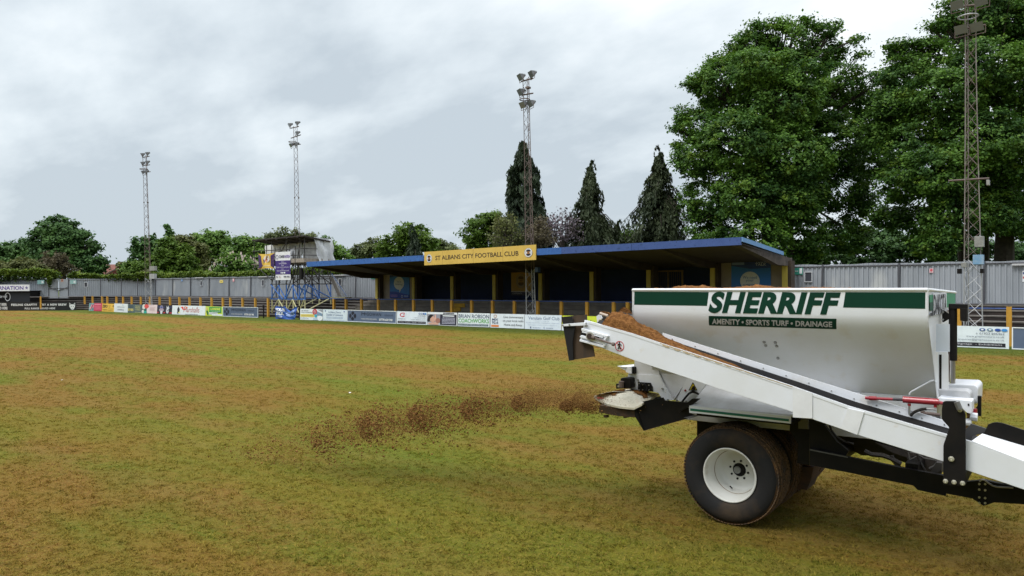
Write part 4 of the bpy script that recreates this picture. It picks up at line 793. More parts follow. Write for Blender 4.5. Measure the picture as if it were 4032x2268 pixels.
# ---------------------------------------------------------------- floodlight masts
def mast(bpx, bpy, tpx, tpy, label, wb, wt, lamps, ring, extras=(), joint=None, Y=33.5):
    base = at_Y(bpx, bpy, Y); base.z = 0; base = at_Y(bpx, bpy, Y); base = Vector((base.x, Y, 0)); top = at_Y(tpx, tpy, Y)
    e_ = empty('floodlight_mast', base, 0, label, 'floodlight mast', 'lattice floodlight masts')
    def node(f, k):
        c = base.lerp(top, f); r = (wb + (wt - wb) * min(f * 1.35, 1)) / math.sqrt(3); a = math.radians(95 + 120 * k + 20)
        return c + Vector((math.cos(a), math.sin(a), 0)) * r
    zs = top.z; split = 3.3 / zs
    for k in range(3):
        for f0, f1, m in ((0, split, M_galv), (split, 1, M_rust if 'nearest' not in label else mat('weathered_galv', (.25, .23, .21), .6, col2=(.13, .10, .085), nscale=1.2))):
            q = MB(); q.path([node(f0 + (f1 - f0) * i / 4, k) for i in range(5)], .022 if m is M_galv else .019, 6); q.build('mast_leg', m, e_)
    for f0, f1, m in ((0, split, M_galv), (split, 1, M_rust)):
        q = MB(); n = max(2, int((f1 - f0) * zs / .5))
        for i in range(n):
            fa, fb = f0 + (f1 - f0) * i / n, f0 + (f1 - f0) * (i + 1) / n
            for k in range(3):
                k2 = (k + 1) % 3; q.tube(node(fa, k), node(fb, k2), .009, n=4); q.tube(node(fb, k), node(fa, k2), .009, n=4) if i % 2 else None
        q.build('lattice', m, e_)
    if joint:
        q = MB()
        for k in range(3): c = node(joint, k); q.tube(c - Z_ * .05, c + Z_ * .05, .06, n=6)
        q.build('joint_collar', M_rust, e_)
    M_lamp = mat('lamp_housing', (.15, .155, .16), .5, col2=(.09, .095, .10)); M_lens = mat('lamp_glass', (.14, .16, .17), .15, spec=.8)
    for (lx, ly, sc_, yaw) in lamps:
        c = at_Y(lx, ly, Y - .35); f = Vector((math.sin(yaw), -math.cos(yaw), -.55)).normalized(); s = f.cross(Z_).normalized(); up = s.cross(f)
        q = MB(); hw, hh, dp = .225 * sc_, .17 * sc_, .13
        fr = [c + s * x * hw + up * y * hh for x, y in ((-1, -1), (1, -1), (1, 1), (-1, 1))]; bk = [c - f * dp * 2 + s * x * hw * .5 + up * y * hh * .5 for x, y in ((-1, -1), (1, -1), (1, 1), (-1, 1))]
        q.add(fr + bk, [(4, 5, 6, 7), (0, 1, 5, 4), (1, 2, 6, 5), (2, 3, 7, 6), (3, 0, 4, 7)]); q.tube(c - f * dp * 2, c - f * (dp * 2 + .12), .1, .07, n=8)
        lp = q.build('floodlight', M_lamp, e_, bevel=.01)
        q = MB(); q.add([p + f * .003 for p in fr], [(0, 1, 2, 3)]); q.build('glass', M_lens, lp, fixn=False)
        q = MB(); q.tube(c - f * dp - s * (hw + .03), c - f * dp - s * (hw + .03) - Z_ * .3, .015, n=5); q.tube(c - f * dp + s * (hw + .03), c - f * dp + s * (hw + .03) - Z_ * .3, .015, n=5); q.tube(c - f * dp - s * (hw + .03) - Z_ * .3, c - f * dp + s * (hw + .03) - Z_ * .3, .015, n=5); q.build('bracket', M_rust, lp)
    for (x0, y0, x1, y1) in extras.get('bars', ()): q = MB(); q.tube(at_Y(x0, y0, Y - .1), at_Y(x1, y1, Y - .1), .04, n=6); q.build('lamp_bar', M_rust, e_)
    if ring:
        c = at_Y(ring[0], ring[1], Y - .2); r = ring[2]; q = MB(); q.path([c + Vector((math.cos(i * PI / 10), math.sin(i * PI / 10), 0)) * r for i in range(21)], .03, 5); q.build('climbing_ring', M_galv if 'nearest' in label else M_rust, e_)
    for nm, x0, y0, x1, y1, m in extras.get('boxes', ()):
        a, b = at_Y(x0, y1, Y - .25), at_Y(x1, y0, Y - .25); q = MB(); q.box((a.x, Y - .35, a.z), (b.x, Y - .1, b.z)); q.build(nm, m, e_, bevel=.01)
    q = MB(); q.box((base.x - .5, Y - .5, -.1), (base.x + .5, Y + .5, .12)); q.build('footing', M_conc, e_)
    return e_
M_boxg = mat('grey_box', (.30, .30, .28), .6, col2=(.2, .2, .19)); M_boxb = mat('blue_box', (.10, .27, .48), .5, col2=(.3, .4, .5), nscale=3)
mast(590, 1200, 571, 612, 'leftmost lattice floodlight mast, with six lamps, rising before the bright green maple', .62, .36,
     [(556, 611, 1, -.5), (575, 607, 1, -.5), (556, 645, 1, -.5), (575, 641, 1, -.5), (558, 680, 1, -.4), (571, 678, .9, -.6)], (566, 666, .35), dict(bars=[(562, 620, 588, 615), (566, 652, 590, 649), (566, 679, 592, 676)], boxes=[('meter_box', 592, 1048, 612, 1066, M_boxg), ('junction_box', 592, 1078, 611, 1098, M_galv)]), joint=.70)
mast(1180, 1215, 1165, 497, 'floodlight mast with five lamps rising above the felt roof of the scaffold tower', .6, .34,
     [(1137, 494, 1, -.5), (1166, 487, 1, -.5), (1166, 526, 1, -.5), (1143, 573, 1, -.4), (1162, 570, 1, -.5)], (1152, 559, .32), dict(bars=[(1145, 505, 1176, 498), (1146, 544, 1184, 531), (1150, 572, 1183, 568)], boxes=[]), joint=.62, Y=38.3)
mast(2094, 1235, 2072, 305, 'third floodlight mast, in front of the yellow club sign and the narrow conifer', .54, .34,
     [(2046, 305, 1.1, -.5), (2090, 293, 1.1, -.5), (2046, 364, 1.1, -.5), (2056, 414, 1.05, -.3), (2086, 409, 1.1, -.5)], (2066, 392, .28), dict(bars=[(2052, 321, 2098, 308), (2054, 375, 2099, 367), (2060, 412, 2106, 405)], boxes=[('lamp_control', 2072, 340, 2084, 350, M_rust), ('junction_box', 2110, 1052, 2122, 1072, mat('dark_blue_box', (.03, .06, .12), .5))]), joint=.6)
mast(3826, 1262, 3817, -20, 'nearest and rightmost floodlight mast, before the big maples', .66, .36,
     [(3768, 20, 1.0, -.25), (3862, 4, 1.0, -.25), (3784, 116, 1.0, -.2), (3846, 106, 1.0, -.2)], (3812, 66, .33), dict(bars=[(3752, 30, 3880, 14), (3765, 118, 3880, 98), (3735, 712, 3895, 702)], boxes=[('meter_box', 3838, 930, 3874, 973, M_boxg), ('meter_box', 3832, 1003, 3873, 1042, M_boxb), ('junction_box', 3786, 1034, 3808, 1052, M_boxg), ('small_speaker', 3770, 1058, 3786, 1078, M_black), ('small_speaker', 3860, 1058, 3875, 1076, M_black), ('lamp_control', 3885, 708, 3896, 730, M_boxg)]))

# ---------------------------------------------------------------- house beyond the fence
hs = empty('brick_house', at_D(440, 1100, 112), 0, 'red tiled roof and gable of a brick house behind the left fence', 'house')
D = 112; hx = lambda px, py, d=0.: at_D(px, py, D + d)
M_tile = mat('red_tiles', (.20, .075, .055), .9, col2=(.13, .05, .04), nscale=5, bump=.4, bscale=30); M_brick = mat('red_brick', (.19, .05, .04), .9, col2=(.13, .04, .03), nscale=8)
a, b, c, d_ = hx(398, 1092, 4), hx(478, 1092, 4), hx(468, 1041, 8), hx(412, 1041, 8); q = MB(); q.prism([a, b, c, d_], F0 * .3); q.build('roof', M_tile, hs)
q = MB(); g_ = [hx(415, 1110), hx(480, 1110), hx(480, 1072), hx(456, 1058), hx(415, 1078)]; q.prism(g_, F0 * 4); q.build('gable_wall', M_brick, hs)
q = MB(); q.prism([hx(405, 1083), hx(456, 1057), hx(490, 1075), hx(490, 1079), hx(456, 1062), hx(405, 1088)], F0 * 4.2); q.build('barge_board', mat('stone_trim', (.36, .31, .28), .8), hs)
a, b = hx(448, 1083, -.1), hx(456, 1083, -.1); q = MB(); q.prism([a, b, b - Z_ * .6, a - Z_ * .6], F0 * .1); q.build('window', paint(190, 200, 205), hs)
a, b = hx(400, 1045, 7), hx(405, 1045, 7); q = MB(); q.prism([a, b, b + Z_ * .5, a + Z_ * .5], F0 * .6); q.build('chimney', M_brick, hs)
q = MB(); a = hx(484, 1048, 10); q.tube(a - Z_ * 1.4, a + Z_ * .5, .03, n=5); q.tube(a + Z_ * .45, a + Z_ * .45 + R0 * .35, .02, n=4); q.build('aerial', M_scaf, hs)
# ---------------------------------------------------------------- the spreader trailer
AX, AP = -2.735, 8.375                                          # axle centre in the trailer frame
trl = empty('spreader_trailer', tw(AX, AP, 0), TROT, 'white and green top dressing spreader trailer with a long side conveyor', 'spreader trailer')
HX0, HX1, HP0, HP1, HZ = -3.672, -.952, 7.15, 9.05, 2.348
def pxp(pts, p): return [tP(x, y, p) for x, y in pts]
def plate_px(name, pts, p, th, m, parent=trl, bevel=0.):
    q = MB(); q.prism(pxp(pts, p), ND * th); return q.build(name, m, parent, bevel=bevel)
def rnd(pts, r=8, k=3):                                         # rounded polygon in pixel space
    out = []
    n = len(pts)
    for i in range(n):
        a, b, c = (Vector((*pts[(i + j) % n], 0)) for j in (-1, 0, 1)); d1 = min(r, (a - b).length * .4); d2 = min(r, (c - b).length * .4)
        p1 = b + (a - b).normalized() * d1; p2 = b + (c - b).normalized() * d2
        for j in range(k + 1):
            t = j / k; w_ = p1 * (1 - t) ** 2 + b * 2 * t * (1 - t) + p2 * t * t; out.append((w_.x, w_.y))
    return out
# hopper shell: cross-section (offset from near side, z); far side mirrored, its rim a touch lower
SEC = [(0, HZ), (0, 2.24), (0, 2.13), (.012, 2.08), (.035, 2.03), (.07, 1.98), (.115, 1.92), (.17, 1.855), (.24, 1.775)]
def hsec(x):
    f = (x - HX0) / (HX1 - HX0); zb = 1.63 - .17 * f              # height of the lower crease
    t = (1.775 - zb) / (1.775 - 1.385); pc = .24 + (.54 - .24) * t * .93
    return SEC + [(pc, zb), (.54, 1.385)]
q = MB(); q.smooth = True
xs_ = np.linspace(HX0, HX1, 25)
q.grid([[tw(x, HP0 + a, z) for a, z in hsec(x)] for x in xs_])
q.smooth = True
q.grid([[tw(x, HP1 - a, z - .045) for a, z in hsec(x)] for x in xs_])
q.smooth = False
for x, sx in ((HX0, -1), (HX1, 1)):
    s1 = hsec(x); q.face([tw(x, HP0 + a, z) for a, z in s1] + [tw(x, HP1 - a, z - .045) for a, z in s1][::-1])
shell = q.build('hopper', M_white, trl, fixn=False)
md = shell.modifiers.new('edge', 'EDGE_SPLIT'); md.split_angle = .5
q = MB()                                                        # folded rim
for (a, b) in (((HX0, HP0, HZ), (HX1, HP0, HZ)), ((HX1, HP0, HZ), (HX1, HP1, HZ - .045)), ((HX1, HP1, HZ - .045), (HX0, HP1, HZ - .045)), ((HX0, HP1, HZ - .045), (HX0, HP0, HZ))):
    q.tube(tw(*a), tw(*b), .014, n=8)
q.build('rim', M_white, shell)
q = MB(); q.tube(tw(HX1, HP0, HZ), tw(HX1, HP0, 2.13), .007, n=6); q.path([tw(HX1, HP0 + a, z) for a, z in hsec(HX1)[2:]], .007, 6); q.path([tw(HX0, HP0 + a, z) for a, z in hsec(HX0)], .007, 6); q.build('edge_weld', M_whited, shell)
# livery on the near side (painted at true size on the wall)
def hw(u, v, ep):                                               # u along, v up: rows follow the section
    x = HX0 + u * (HX1 - HX0); z = 1.90 + v * (HZ - 1.90); s = SEC
    for (a0, z0), (a1, z1) in zip(s, s[1:]):
        if z <= z0 + 1e-6 and z >= z1 - 1e-6:
            a = a0 + (a1 - a0) * (z0 - z) / (z0 - z1); nx = Vector((z0 - z1, a1 - a0)).normalized(); return tw(x, HP0 + a - ep * nx.x, z - ep * nx.y)
    return tw(x, HP0 - ep, z)
def uv_of(px, py):
    p = HP0
    for _ in range(6):
        x, z = tl(px, py, p); s = SEC
        for (a0, z0), (a1, z1) in zip(s, s[1:]):
            if z1 <= z <= z0: p = HP0 + a0 + (a1 - a0) * (z0 - z) / (z0 - z1)
    return ((x - HX0) / (HX1 - HX0), (z - 1.90) / (HZ - 1.90))
def zc(a, b, off=(2150, 1100), s=2.07): return (off[0] + a / s, off[1] + b / s)
def quadband(pts, c):
    """four corner pixels TL,TR,BR,BL -> many small polygons following the wall"""
    out = []; n = 10; c4 = [uv_of(*p) for p in pts]
    for i in range(n):
        f0, f1 = i / n, (i + 1) / n; A = lambda f, g: tuple((c4[0][k] * (1 - f) + c4[1][k] * f) * (1 - g) + (c4[3][k] * (1 - f) + c4[2][k] * f) * g for k in (0, 1))
        for j in range(4): g0, g1 = j / 4, (j + 1) / 4; out.append(('p', [A(f0, g0), A(f1, g0), A(f1, g1), A(f0, g1)], c))
    return out
class Same(list): pass
def design_same(items, warp, parent, name='printed_design', ep=.0015, m=None):
    q = MB()
    for it in items: q.face([warp(a, b, ep) for a, b in it[1]])
    return q.build(name, m, parent, fixn=False)
M_green = mat('livery_green', (.002, .040, .022), .55, col2=(.002, .034, .019), nscale=2, spec=.2)
M_char = mat('livery_text_grey', (.42, .42, .42), .5)
for bd in ([(2498, 1148.5), (2791, 1150), (2784, 1204.5), (2497, 1200)], [(3329, 1150.5), (3644, 1151), (3643, 1216), (3320, 1211)], [(2791, 1243.5), (3294, 1255), (3294, 1296), (2792, 1281)]): design_same(quadband(bd, None), hw, shell, 'green_band', m=M_green)
def wall_text(s, TLp, TRp, BRp, BLp, m, opt, ep=.003, name='lettering', sub=1):
    c4 = [uv_of(*p) for p in (TLp, TRp, BRp, BLp)]; V, Fs = text_tris(s, **opt); q = MB(); vs = []
    for p in V:
        f, g = p[0], 1 - p[1]; vs.append(hw(*[(c4[0][k] * (1 - f) + c4[1][k] * f) * (1 - g) + (c4[3][k] * (1 - f) + c4[2][k] * f) * g for k in (0, 1)], ep))
    q.add(vs, Fs); q.build(name, m, shell, fixn=False)
wall_text('SHERRIFF', (2796, 1148), (3311, 1150.5), (3304, 1240.5), (2789, 1232), M_green, dict(bold=.05, shear=.17, space=1.08, res=6))
wall_text('AMENITY \u2022 SPORTS TURF \u2022 DRAINAGE', (2804, 1254), (3277, 1266), (3277, 1288), (2804, 1276), M_char, dict(bold=.035, space=1.02))
for bpx in ((3009, 1346), (3053, 1348), (3015, 1360), (3058, 1362), (3063, 1410)):
    p = HP0 + .24
    for _ in range(8):
        x, z = tl(*bpx, p); s = hsec(x)
        for (a0, z0), (a1, z1) in zip(s, s[1:]):
            if z1 <= z <= z0: p = HP0 + a0 + (a1 - a0) * (z0 - z) / (z0 - z1)
    c = tw(x, p, z); q = MB(); nn = (-ND * .8 - Z_ * .6); q.tube(c, c + nn * .012, .011, n=8); q.tube(c, c + nn * .003, .017, n=8); q.build('bolt', M_steel, shell)
# front face: name in black, green band
fo = tw(HX1 + .003, HP0, 1.90); fw_ = HP1 - HP0
ff = lambda pa, pz: (pa / fw_, (pz - 1.9) / (HZ - 1.9))
design(shell, fo, ND, Z_, fw_, HZ - 1.9, [('r', .03, .60, .97, .90, (60, 140, 105)), ('r', .03, .60, .13, .76, (10, 75, 60)), ('r', .13, .5, .59, .93, (222, 224, 232)), ('t', 'DAKOTA', .14, .50, .575, .9, (45, 45, 55), dict(bold=.03)), ('r', .02, .50, .12, .56, (50, 50, 60)), ('r', .60, .50, .97, .55, (110, 90, 85))], eps=.002)

# soil heaped in the hopper
n, m_ = 150, 60
q = MB(); q.smooth = True; rows = []
for i in range(n + 1):
    f = i / n; x = HX0 + .02 + (HX1 - HX0 - .04) * f; row = []
    for j in range(m_ + 1):
        g_ = j / m_; p = HP0 + .015 + (HP1 - HP0 - .03) * g_; edge = min(1, g_ * 12, (1 - g_) * 12)
        hgt = (.016 if f < .5 else max(-.03, .016 - (f - .5) * .11)) * min(1, f * 14) + .012 * math.sin(x * 9 + p * 4) + .010 * math.sin(x * 23 + 1) + .006 * rng.normal()
        z = HZ - .045 * g_ - .012 + hgt * (.55 + .45 * edge) + .02 * edge
        row.append(tw(x, p, z))
    rows.append(row)
q.grid(rows); tag(q.build('soil_load', M_soil, M=Matrix.Translation(tw(HX0 + 1, HP0 + 1, 2.3))), 'brown soil heaped level with the hopper rim', 'soil', kind='stuff')

# trough under the hopper, deck, strip
q = MB(); q.prism([tw(-3.4, 7.69, 1.383), tw(HX1 - .0, 7.69, 1.383), tw(HX1 - .0, 7.69, .95), tw(-3.4, 7.69, .95)], ND * .9); q.build('trough', M_whited, trl, bevel=.006)
a = tl(2714, 1597, 7.2); b = tl(3113, 1640, 7.2); c = tl(2714, 1624, 7.2); d = tl(3112, 1668, 7.2)
q = MB(); q.prism([tw(*[a[0], 7.2, a[1]]), tw(b[0], 7.2, b[1]), tw(d[0], 7.2, d[1]), tw(c[0], 7.2, c[1])], ND * .02); fs = q.build('fender_strip', M_white, trl)
q = MB(); lerp = lambda a, b, f: a + (b - a) * f
q.prism([tw(lerp(a[0], b[0], .012), 7.198, lerp(a[1], c[1], .38)), tw(lerp(a[0], b[0], .985), 7.198, lerp(b[1], d[1], .38)), tw(lerp(a[0], b[0], .985), 7.198, lerp(b[1], d[1], .72)), tw(lerp(a[0], b[0], .012), 7.198, lerp(a[1], c[1], .72))], -ND * .003); q.build('green_stripe', mat('stripe_green', (.006, .13, .085), .45), fs)
q = MB(); q.prism([tw(a[0], 7.222, a[1]), tw(b[0] + .5, 7.222, a[1] - .0), tw(b[0] + .5, 7.69, 1.383), tw(a[0] + .02, 7.69, 1.383)], Vector((0, 0, -.02))); q.build('deck', M_whited, trl)
q = MB(); q.prism([tw(a[0] + .06, 7.24, a[1] - .07), tw(b[0], 7.24, a[1] - .07), tw(b[0], 9.3, a[1] - .07), tw(a[0] + .06, 9.3, a[1] - .07)], -Z_ * .03); q.build('mudguard', M_black, trl)
# rear plates of the trough (near side), drawn at their true depth
RP = 7.60
def z1(pts): return [zc(*p) for p in pts]
plate_px('rear_panel', z1([(720, 640), (800, 655), (905, 700), (927, 785), (727, 768)]), RP + .012, .02, mat('buff_shell', (.60, .60, .60), .4, col2=(.55, .55, .54)))
plate_px('valley_plate', z1([(895, 690), (1175, 790), (1160, 808), (1040, 985)]), RP + .05, .02, M_whited)
sp_ = plate_px('side_plate', z1([(668, 768), (728, 770), (925, 785), (945, 830), (1035, 985), (955, 985), (915, 925), (860, 915), (845, 860), (790, 842), (750, 840), (750, 900), (668, 890)]), RP, .03, M_white)
sp2 = plate_px('side_plate', z1([(1150, 800), (1312, 850), (1195, 1000), (1062, 990)]), RP, .03, M_white)
for p in ((722, 838), (752, 820), (950, 890), (965, 980), (995, 983), (1070, 987), (1145, 995), (1272, 917)):
    c = tP(*zc(*p), RP - .003); q = MB(); q.tube(c, c - ND * .012, .011, n=8); q.build('bolt', M_steel, trl)
q = MB(); c = tP(*zc(1137, 905), RP - .002); q.tube(c, c - ND * .012, .011, n=8); q.build('bolt', M_red, trl)
t0, t1, t2 = (tP(*zc(*p), RP - .004) for p in ((1198, 838), (1165, 902), (1233, 902)))
q = MB(); q.prism([t0, t1, t2], -ND * .003); wt_ = q.build('warning_triangle', paint(222, 195, 30), trl)
cc = (t0 + t1 + t2) / 3; q = MB()
for a, b in ((t0, t1), (t1, t2), (t2, t0)): q.tube(cc + (a - cc) * .93 - ND * .004, cc + (b - cc) * .93 - ND * .004, .004, n=5)
q.prism([cc + TD * -.02 - Z_ * .02, cc + TD * .03 - Z_ * .022, cc + TD * .02 + Z_ * .01, cc + TD * .0 + Z_ * .02, cc - TD * .012 + Z_ * .0], -ND * .006); q.build('pictogram', M_black, wt_)
q = MB(); q.path([tP(*zc(*p), RP - .03) for p in ((1265, 948), (1225, 925), (1198, 915), (1165, 930), (1135, 965), (1110, 998))], .011, 7); q.tube(tP(*zc(1198, 905), RP - .03), tP(*zc(1198, 925), RP - .03), .018); q.build('cable', M_black, trl)
plate_px('rear_body', z1([(722, 642), (905, 700), (1312, 850), (1196, 998), (1040, 984), (960, 980), (920, 925), (760, 900), (670, 886), (670, 770), (722, 772)]), RP + .075, .5, M_whited)
# hydraulic motors at the rear
plate_px('motor_plate', z1([(748, 838), (845, 845), (862, 880), (862, 915), (748, 908)]), RP - .03, .028, M_black)
q = MB(); q.path([tP(*zc(*p), RP - .05) for p in ((762, 880), (768, 856), (790, 850), (812, 862), (825, 890), (820, 905))], .008, 7); q.build('hose', M_rubber, trl)
for p in ((760, 848), (790, 856), (840, 862), (760, 900), (790, 900), (840, 902)):
    c = tP(*zc(*p), RP - .031); q = MB(); q.tube(c, c - ND * .01, .007, n=7); q.build('bolt', M_steel, trl)
q = MB(); q.prism(pxp(rnd(z1([(605, 805), (640, 800), (690, 806), (692, 890), (605, 890)]), 6), 7.5), ND * .22); mo = q.build('spinner_motor', M_black, trl, bevel=.008)
q = MB(); q.prism(pxp(z1([(571, 852), (612, 852), (612, 890), (571, 892)]), 7.46), ND * .08); q.build('motor_bracket', M_black, mo)
c = tP(*zc(591, 872), 7.458); q = MB(); q.tube(c, c - ND * .008, .012, n=8); q.build('bolt', M_zinc, mo)
q = MB(); q.tube(tP(*zc(615, 830), 7.48), tP(*zc(612, 880), 7.48), .03, n=8); q.build('oil_pipe', M_rust, mo)
# small white funnel behind the hopper
q = MB(); q.prism([tP(*zc(581, 706), 7.75), tP(*zc(718, 692), 7.75), tP(*zc(718, 712), 7.6), tP(*zc(645, 715), 7.5)], -Z_ * .004)
q.add([tP(*zc(581, 706), 7.75), tP(*zc(690, 712), 7.52), tP(*zc(690, 766), 7.52), tP(*zc(640, 740), 7.6)], [(0, 1, 2, 3)]); q.prism(pxp(z1([(650, 716), (694, 712), (694, 768), (650, 755)]), 7.52), ND * .02); q.build('rear_funnel', M_white, trl, fixn=False)
plate_px('rear_hinge', z1([(694, 712), (718, 715), (718, 770), (694, 766)]), 7.56, .1, M_black)
# deflector cover above the spinner: shallow shell from a ridge to a curved rim
def z5(a, b): return (2280 + a / 4.83, 1430 + b / 4.83)
rim = [tP(0, 0, 1)] ; rim = []
def onz(px, py, z): return at_Z(px, py, z)
rimpx = [(870, 512), (620, 545), (430, 578), (330, 603), (285, 625), (320, 668), (400, 712), (540, 775), (720, 815), (900, 838), (1045, 850), (1200, 770), (1390, 665), (1520, 582), (1330, 558), (1130, 525), (980, 505)]
rim = [onz(*z5(*p), 1.10 if 3 < i < 11 else 1.16) for i, p in enumerate(rimpx)]
apx = onz(*z5(930, 545), 1.24)
M_cream_p = mat('soiled_white', (.68, .63, .50), .5, col2=(.58, .48, .33), nscale=7, nrange=(.5, .8), bump=.3, bscale=60)
q = MB(); q.smooth = True; k = len(rim); vs = [apx]
for r_ in (.5, 1): vs += [apx.lerp(p, r_) + Z_ * (.02 if r_ < 1 else 0) for p in rim]
q.add(vs, [(0, 1 + i, 1 + (i + 1) % k) for i in range(k)] + [(1 + i, 1 + k + i, 1 + k + (i + 1) % k, 1 + (i + 1) % k) for i in range(k)])
q.smooth = False; q.add([p for p in rim] + [p - Z_ * .02 for p in rim], [(i, (i + 1) % k, k + (i + 1) % k, k + i) for i in range(k)])
df = q.build('spinner_cover', M_cream_p, trl, fixn=False)
c = onz(*z5(430, 676), 1.12); q = MB(); ro = [c + Vector((math.cos(i * PI / 8) * .05, math.sin(i * PI / 8) * .05, .01)) for i in range(17)]; q.path(ro, .004, 5); q.tube(ro[2], ro[10], .004, n=5); q.build('prohibition_mark', paint(190, 80, 80), df)
def lump(name, pts, m, amp=.02, parent=None, label=None, seed=1, thick=.05, sub=3):
    """irregular mat of soil over a polygon of world points"""
    q = MB(); c = sum(pts, Vector()) / len(pts); q.smooth = True; rr = random.Random(seed); rings = []
    P2 = []
    for i in range(len(pts)):
        for s in range(sub): P2.append(pts[i].lerp(pts[(i + 1) % len(pts)], s / sub) + Vector((rr.uniform(-1, 1), rr.uniform(-1, 1), 0)) * amp * .6)
    for f in (1, .8, .6, .4, .2): rings.append([c.lerp(p, f * rr.uniform(.93, 1.0)) + Z_ * (thick * (1 - f ** 3) + rr.uniform(-1, 1) * amp * .5 * (f < 1)) for p in P2])
    n_ = len(P2); vs = [p for r in rings for p in r] + [c + Z_ * thick]
    fs = [(r * n_ + i, r * n_ + (i + 1) % n_, (r + 1) * n_ + (i + 1) % n_, (r + 1) * n_ + i) for r in range(4) for i in range(n_)] + [(4 * n_ + i, 4 * n_ + (i + 1) % n_, 5 * n_) for i in range(n_)]
    q.add(vs, fs); o = q.build(name, m, parent, fixn=False)
    if label: tag(o, label, 'soil', kind='stuff')
    return o
from mathutils.bvhtree import BVHTree
from mathutils import noise as mnoise
_vs = [apx] + [apx.lerp(p, r_) + Z_ * (.02 if r_ < 1 else 0) for r_ in (.5, 1) for p in rim]
_bt = BVHTree.FromPolygons(_vs, [(0, 1 + i, 1 + (i + 1) % k) for i in range(k)] + [(1 + i, 1 + k + i, 1 + k + (i + 1) % k, 1 + (i + 1) % k) for i in range(k)])
def caked(poly, label, seed):                                   # soil caked on the cover, following its surface
    def inside(x, y):
        c_ = False; n_ = len(poly); j = n_ - 1
        for i in range(n_):
            (xi, yi), (xj, yj) = poly[i], poly[j]
            if (yi > y) != (yj > y) and x < (xj - xi) * (y - yi) / (yj - yi) + xi: c_ = not c_
            j = i
        return c_
    q = MB(); st = 9; x0, x1 = min(p[0] for p in poly), max(p[0] for p in poly); y0, y1 = min(p[1] for p in poly), max(p[1] for p in poly); hit = {}
    def H(i, j):
        if (i, j) not in hit:
            px, py = z5(x0 + i * st, y0 + j * st); h = _bt.ray_cast(CAMP, ray(px, py).normalized()); hit[(i, j)] = None if h[0] is None else h[0] + Z_ * (.007 + .010 * abs(mnoise.noise(h[0] * 40 + Vector((seed, 0, 0)))))
        return hit[(i, j)]
    for i in range(int((x1 - x0) / st) + 1):
        for j in range(int((y1 - y0) / st) + 1):
            xx, yy = x0 + (i + .5) * st, y0 + (j + .5) * st; nn_ = 26 * mnoise.noise(Vector((xx * .03, yy * .03, seed)))
            if inside(xx + nn_, yy + nn_ * .6):
                c4 = [H(i, j), H(i + 1, j), H(i + 1, j + 1), H(i, j + 1)]
                if all(c is not None for c in c4): q.face(c4)
    if q.v: tag(q.build('spilt_soil', M_soil, fixn=False), label, 'soil', kind='stuff')
caked([(640, 635), (570, 600), (440, 598), (540, 568), (640, 545), (800, 505), (900, 490), (850, 540), (760, 560), (700, 600), (690, 625)], 'brown soil caked on the cream spinner cover, left patch', 3)
caked([(960, 495), (1130, 512), (1330, 555), (1300, 610), (1310, 665), (1210, 680), (1200, 620), (1090, 590), (1030, 545)], 'brown soil caked on the cream spinner cover, right patch', 4)
# spinner discs and frame below
cc = onz(*z5(800, 920), .98); 
q = MB(); q.lathe([(0, .02), (0, .36), (.015, .36), (.03, .1), (.03, .02)], cc - Z_ * .03 + ND * .25, Z_, 40); sd1 = q.build('spinner_disc', mat('muddy_black', (.03, .022, .016), .8, col2=(.08, .04, .016), nscale=9), trl)
for k in range(4):
    a = k * PI / 2 + .4; dv = Vector((math.cos(a), math.sin(a), 0)); q = MB(); q.obox(cc + ND * .25 + dv * .2 + Z_ * .03, dv * .16, Vector((-dv.y, dv.x, 0)) * .005, Z_ * .035); q.build('vane', MATS['muddy_black'], sd1)
q = MB(); q.prism([tP(*z5(*p), 7.3) for p in ((385, 800), (1060, 905), (1065, 1030), (760, 1010), (380, 935))], ND * .5); q.build('spinner_housing', MATS['muddy_black'], trl)
q = MB(); q.tube(tP(*z5(515, 985), 7.35), tP(*z5(518, 1030), 7.35), .03, n=8); q.tube(tP(*z5(900, 1010), 7.35), tP(*z5(905, 1035), 7.35), .035, n=8); q.build('spindle_foot', MATS['muddy_black'], trl)
# black deflector skirt
q = MB(); A = [tP(*z5(*p), 7.28) for p in ((1045, 762), (1590, 655), (1620, 712), (2050, 748), (2090, 950), (2230, 1003), (1225, 1280), (1060, 1010))]
q.prism(A, ND * .02); sk = q.build('deflector_skirt', M_black, trl)
q = MB(); B = [tP(*z5(*p), 7.28) for p in ((1045, 762), (1225, 1280))]; q.prism([B[0], B[1], B[1] + ND * .7 , B[0] + ND * .7], TD * .02); q.build('end_flap', M_black, sk)
q = MB(); q.prism([tP(*z5(*p), 7.22) for p in ((2145, 678), (2275, 685), (2110, 815), (1900, 930), (1880, 900))], ND * .05); q.build('stay', M_black, sk)
q = MB(); q.prism([tP(*z5(*p), 7.26) for p in ((1990, 1035), (2240, 985), (2240, 1010), (2100, 1055))], ND * .02); q.build('light_edge', mat('skirt_grey', (.12, .12, .13), .6), sk)
q = MB(); q.prism([tP(*z5(*p), 7.27) for p in ((1225, 1278), (2230, 1001), (2230, 1010), (1225, 1288))], ND * .02); q.build('lower_edge', MATS['muddy_black'], sk)

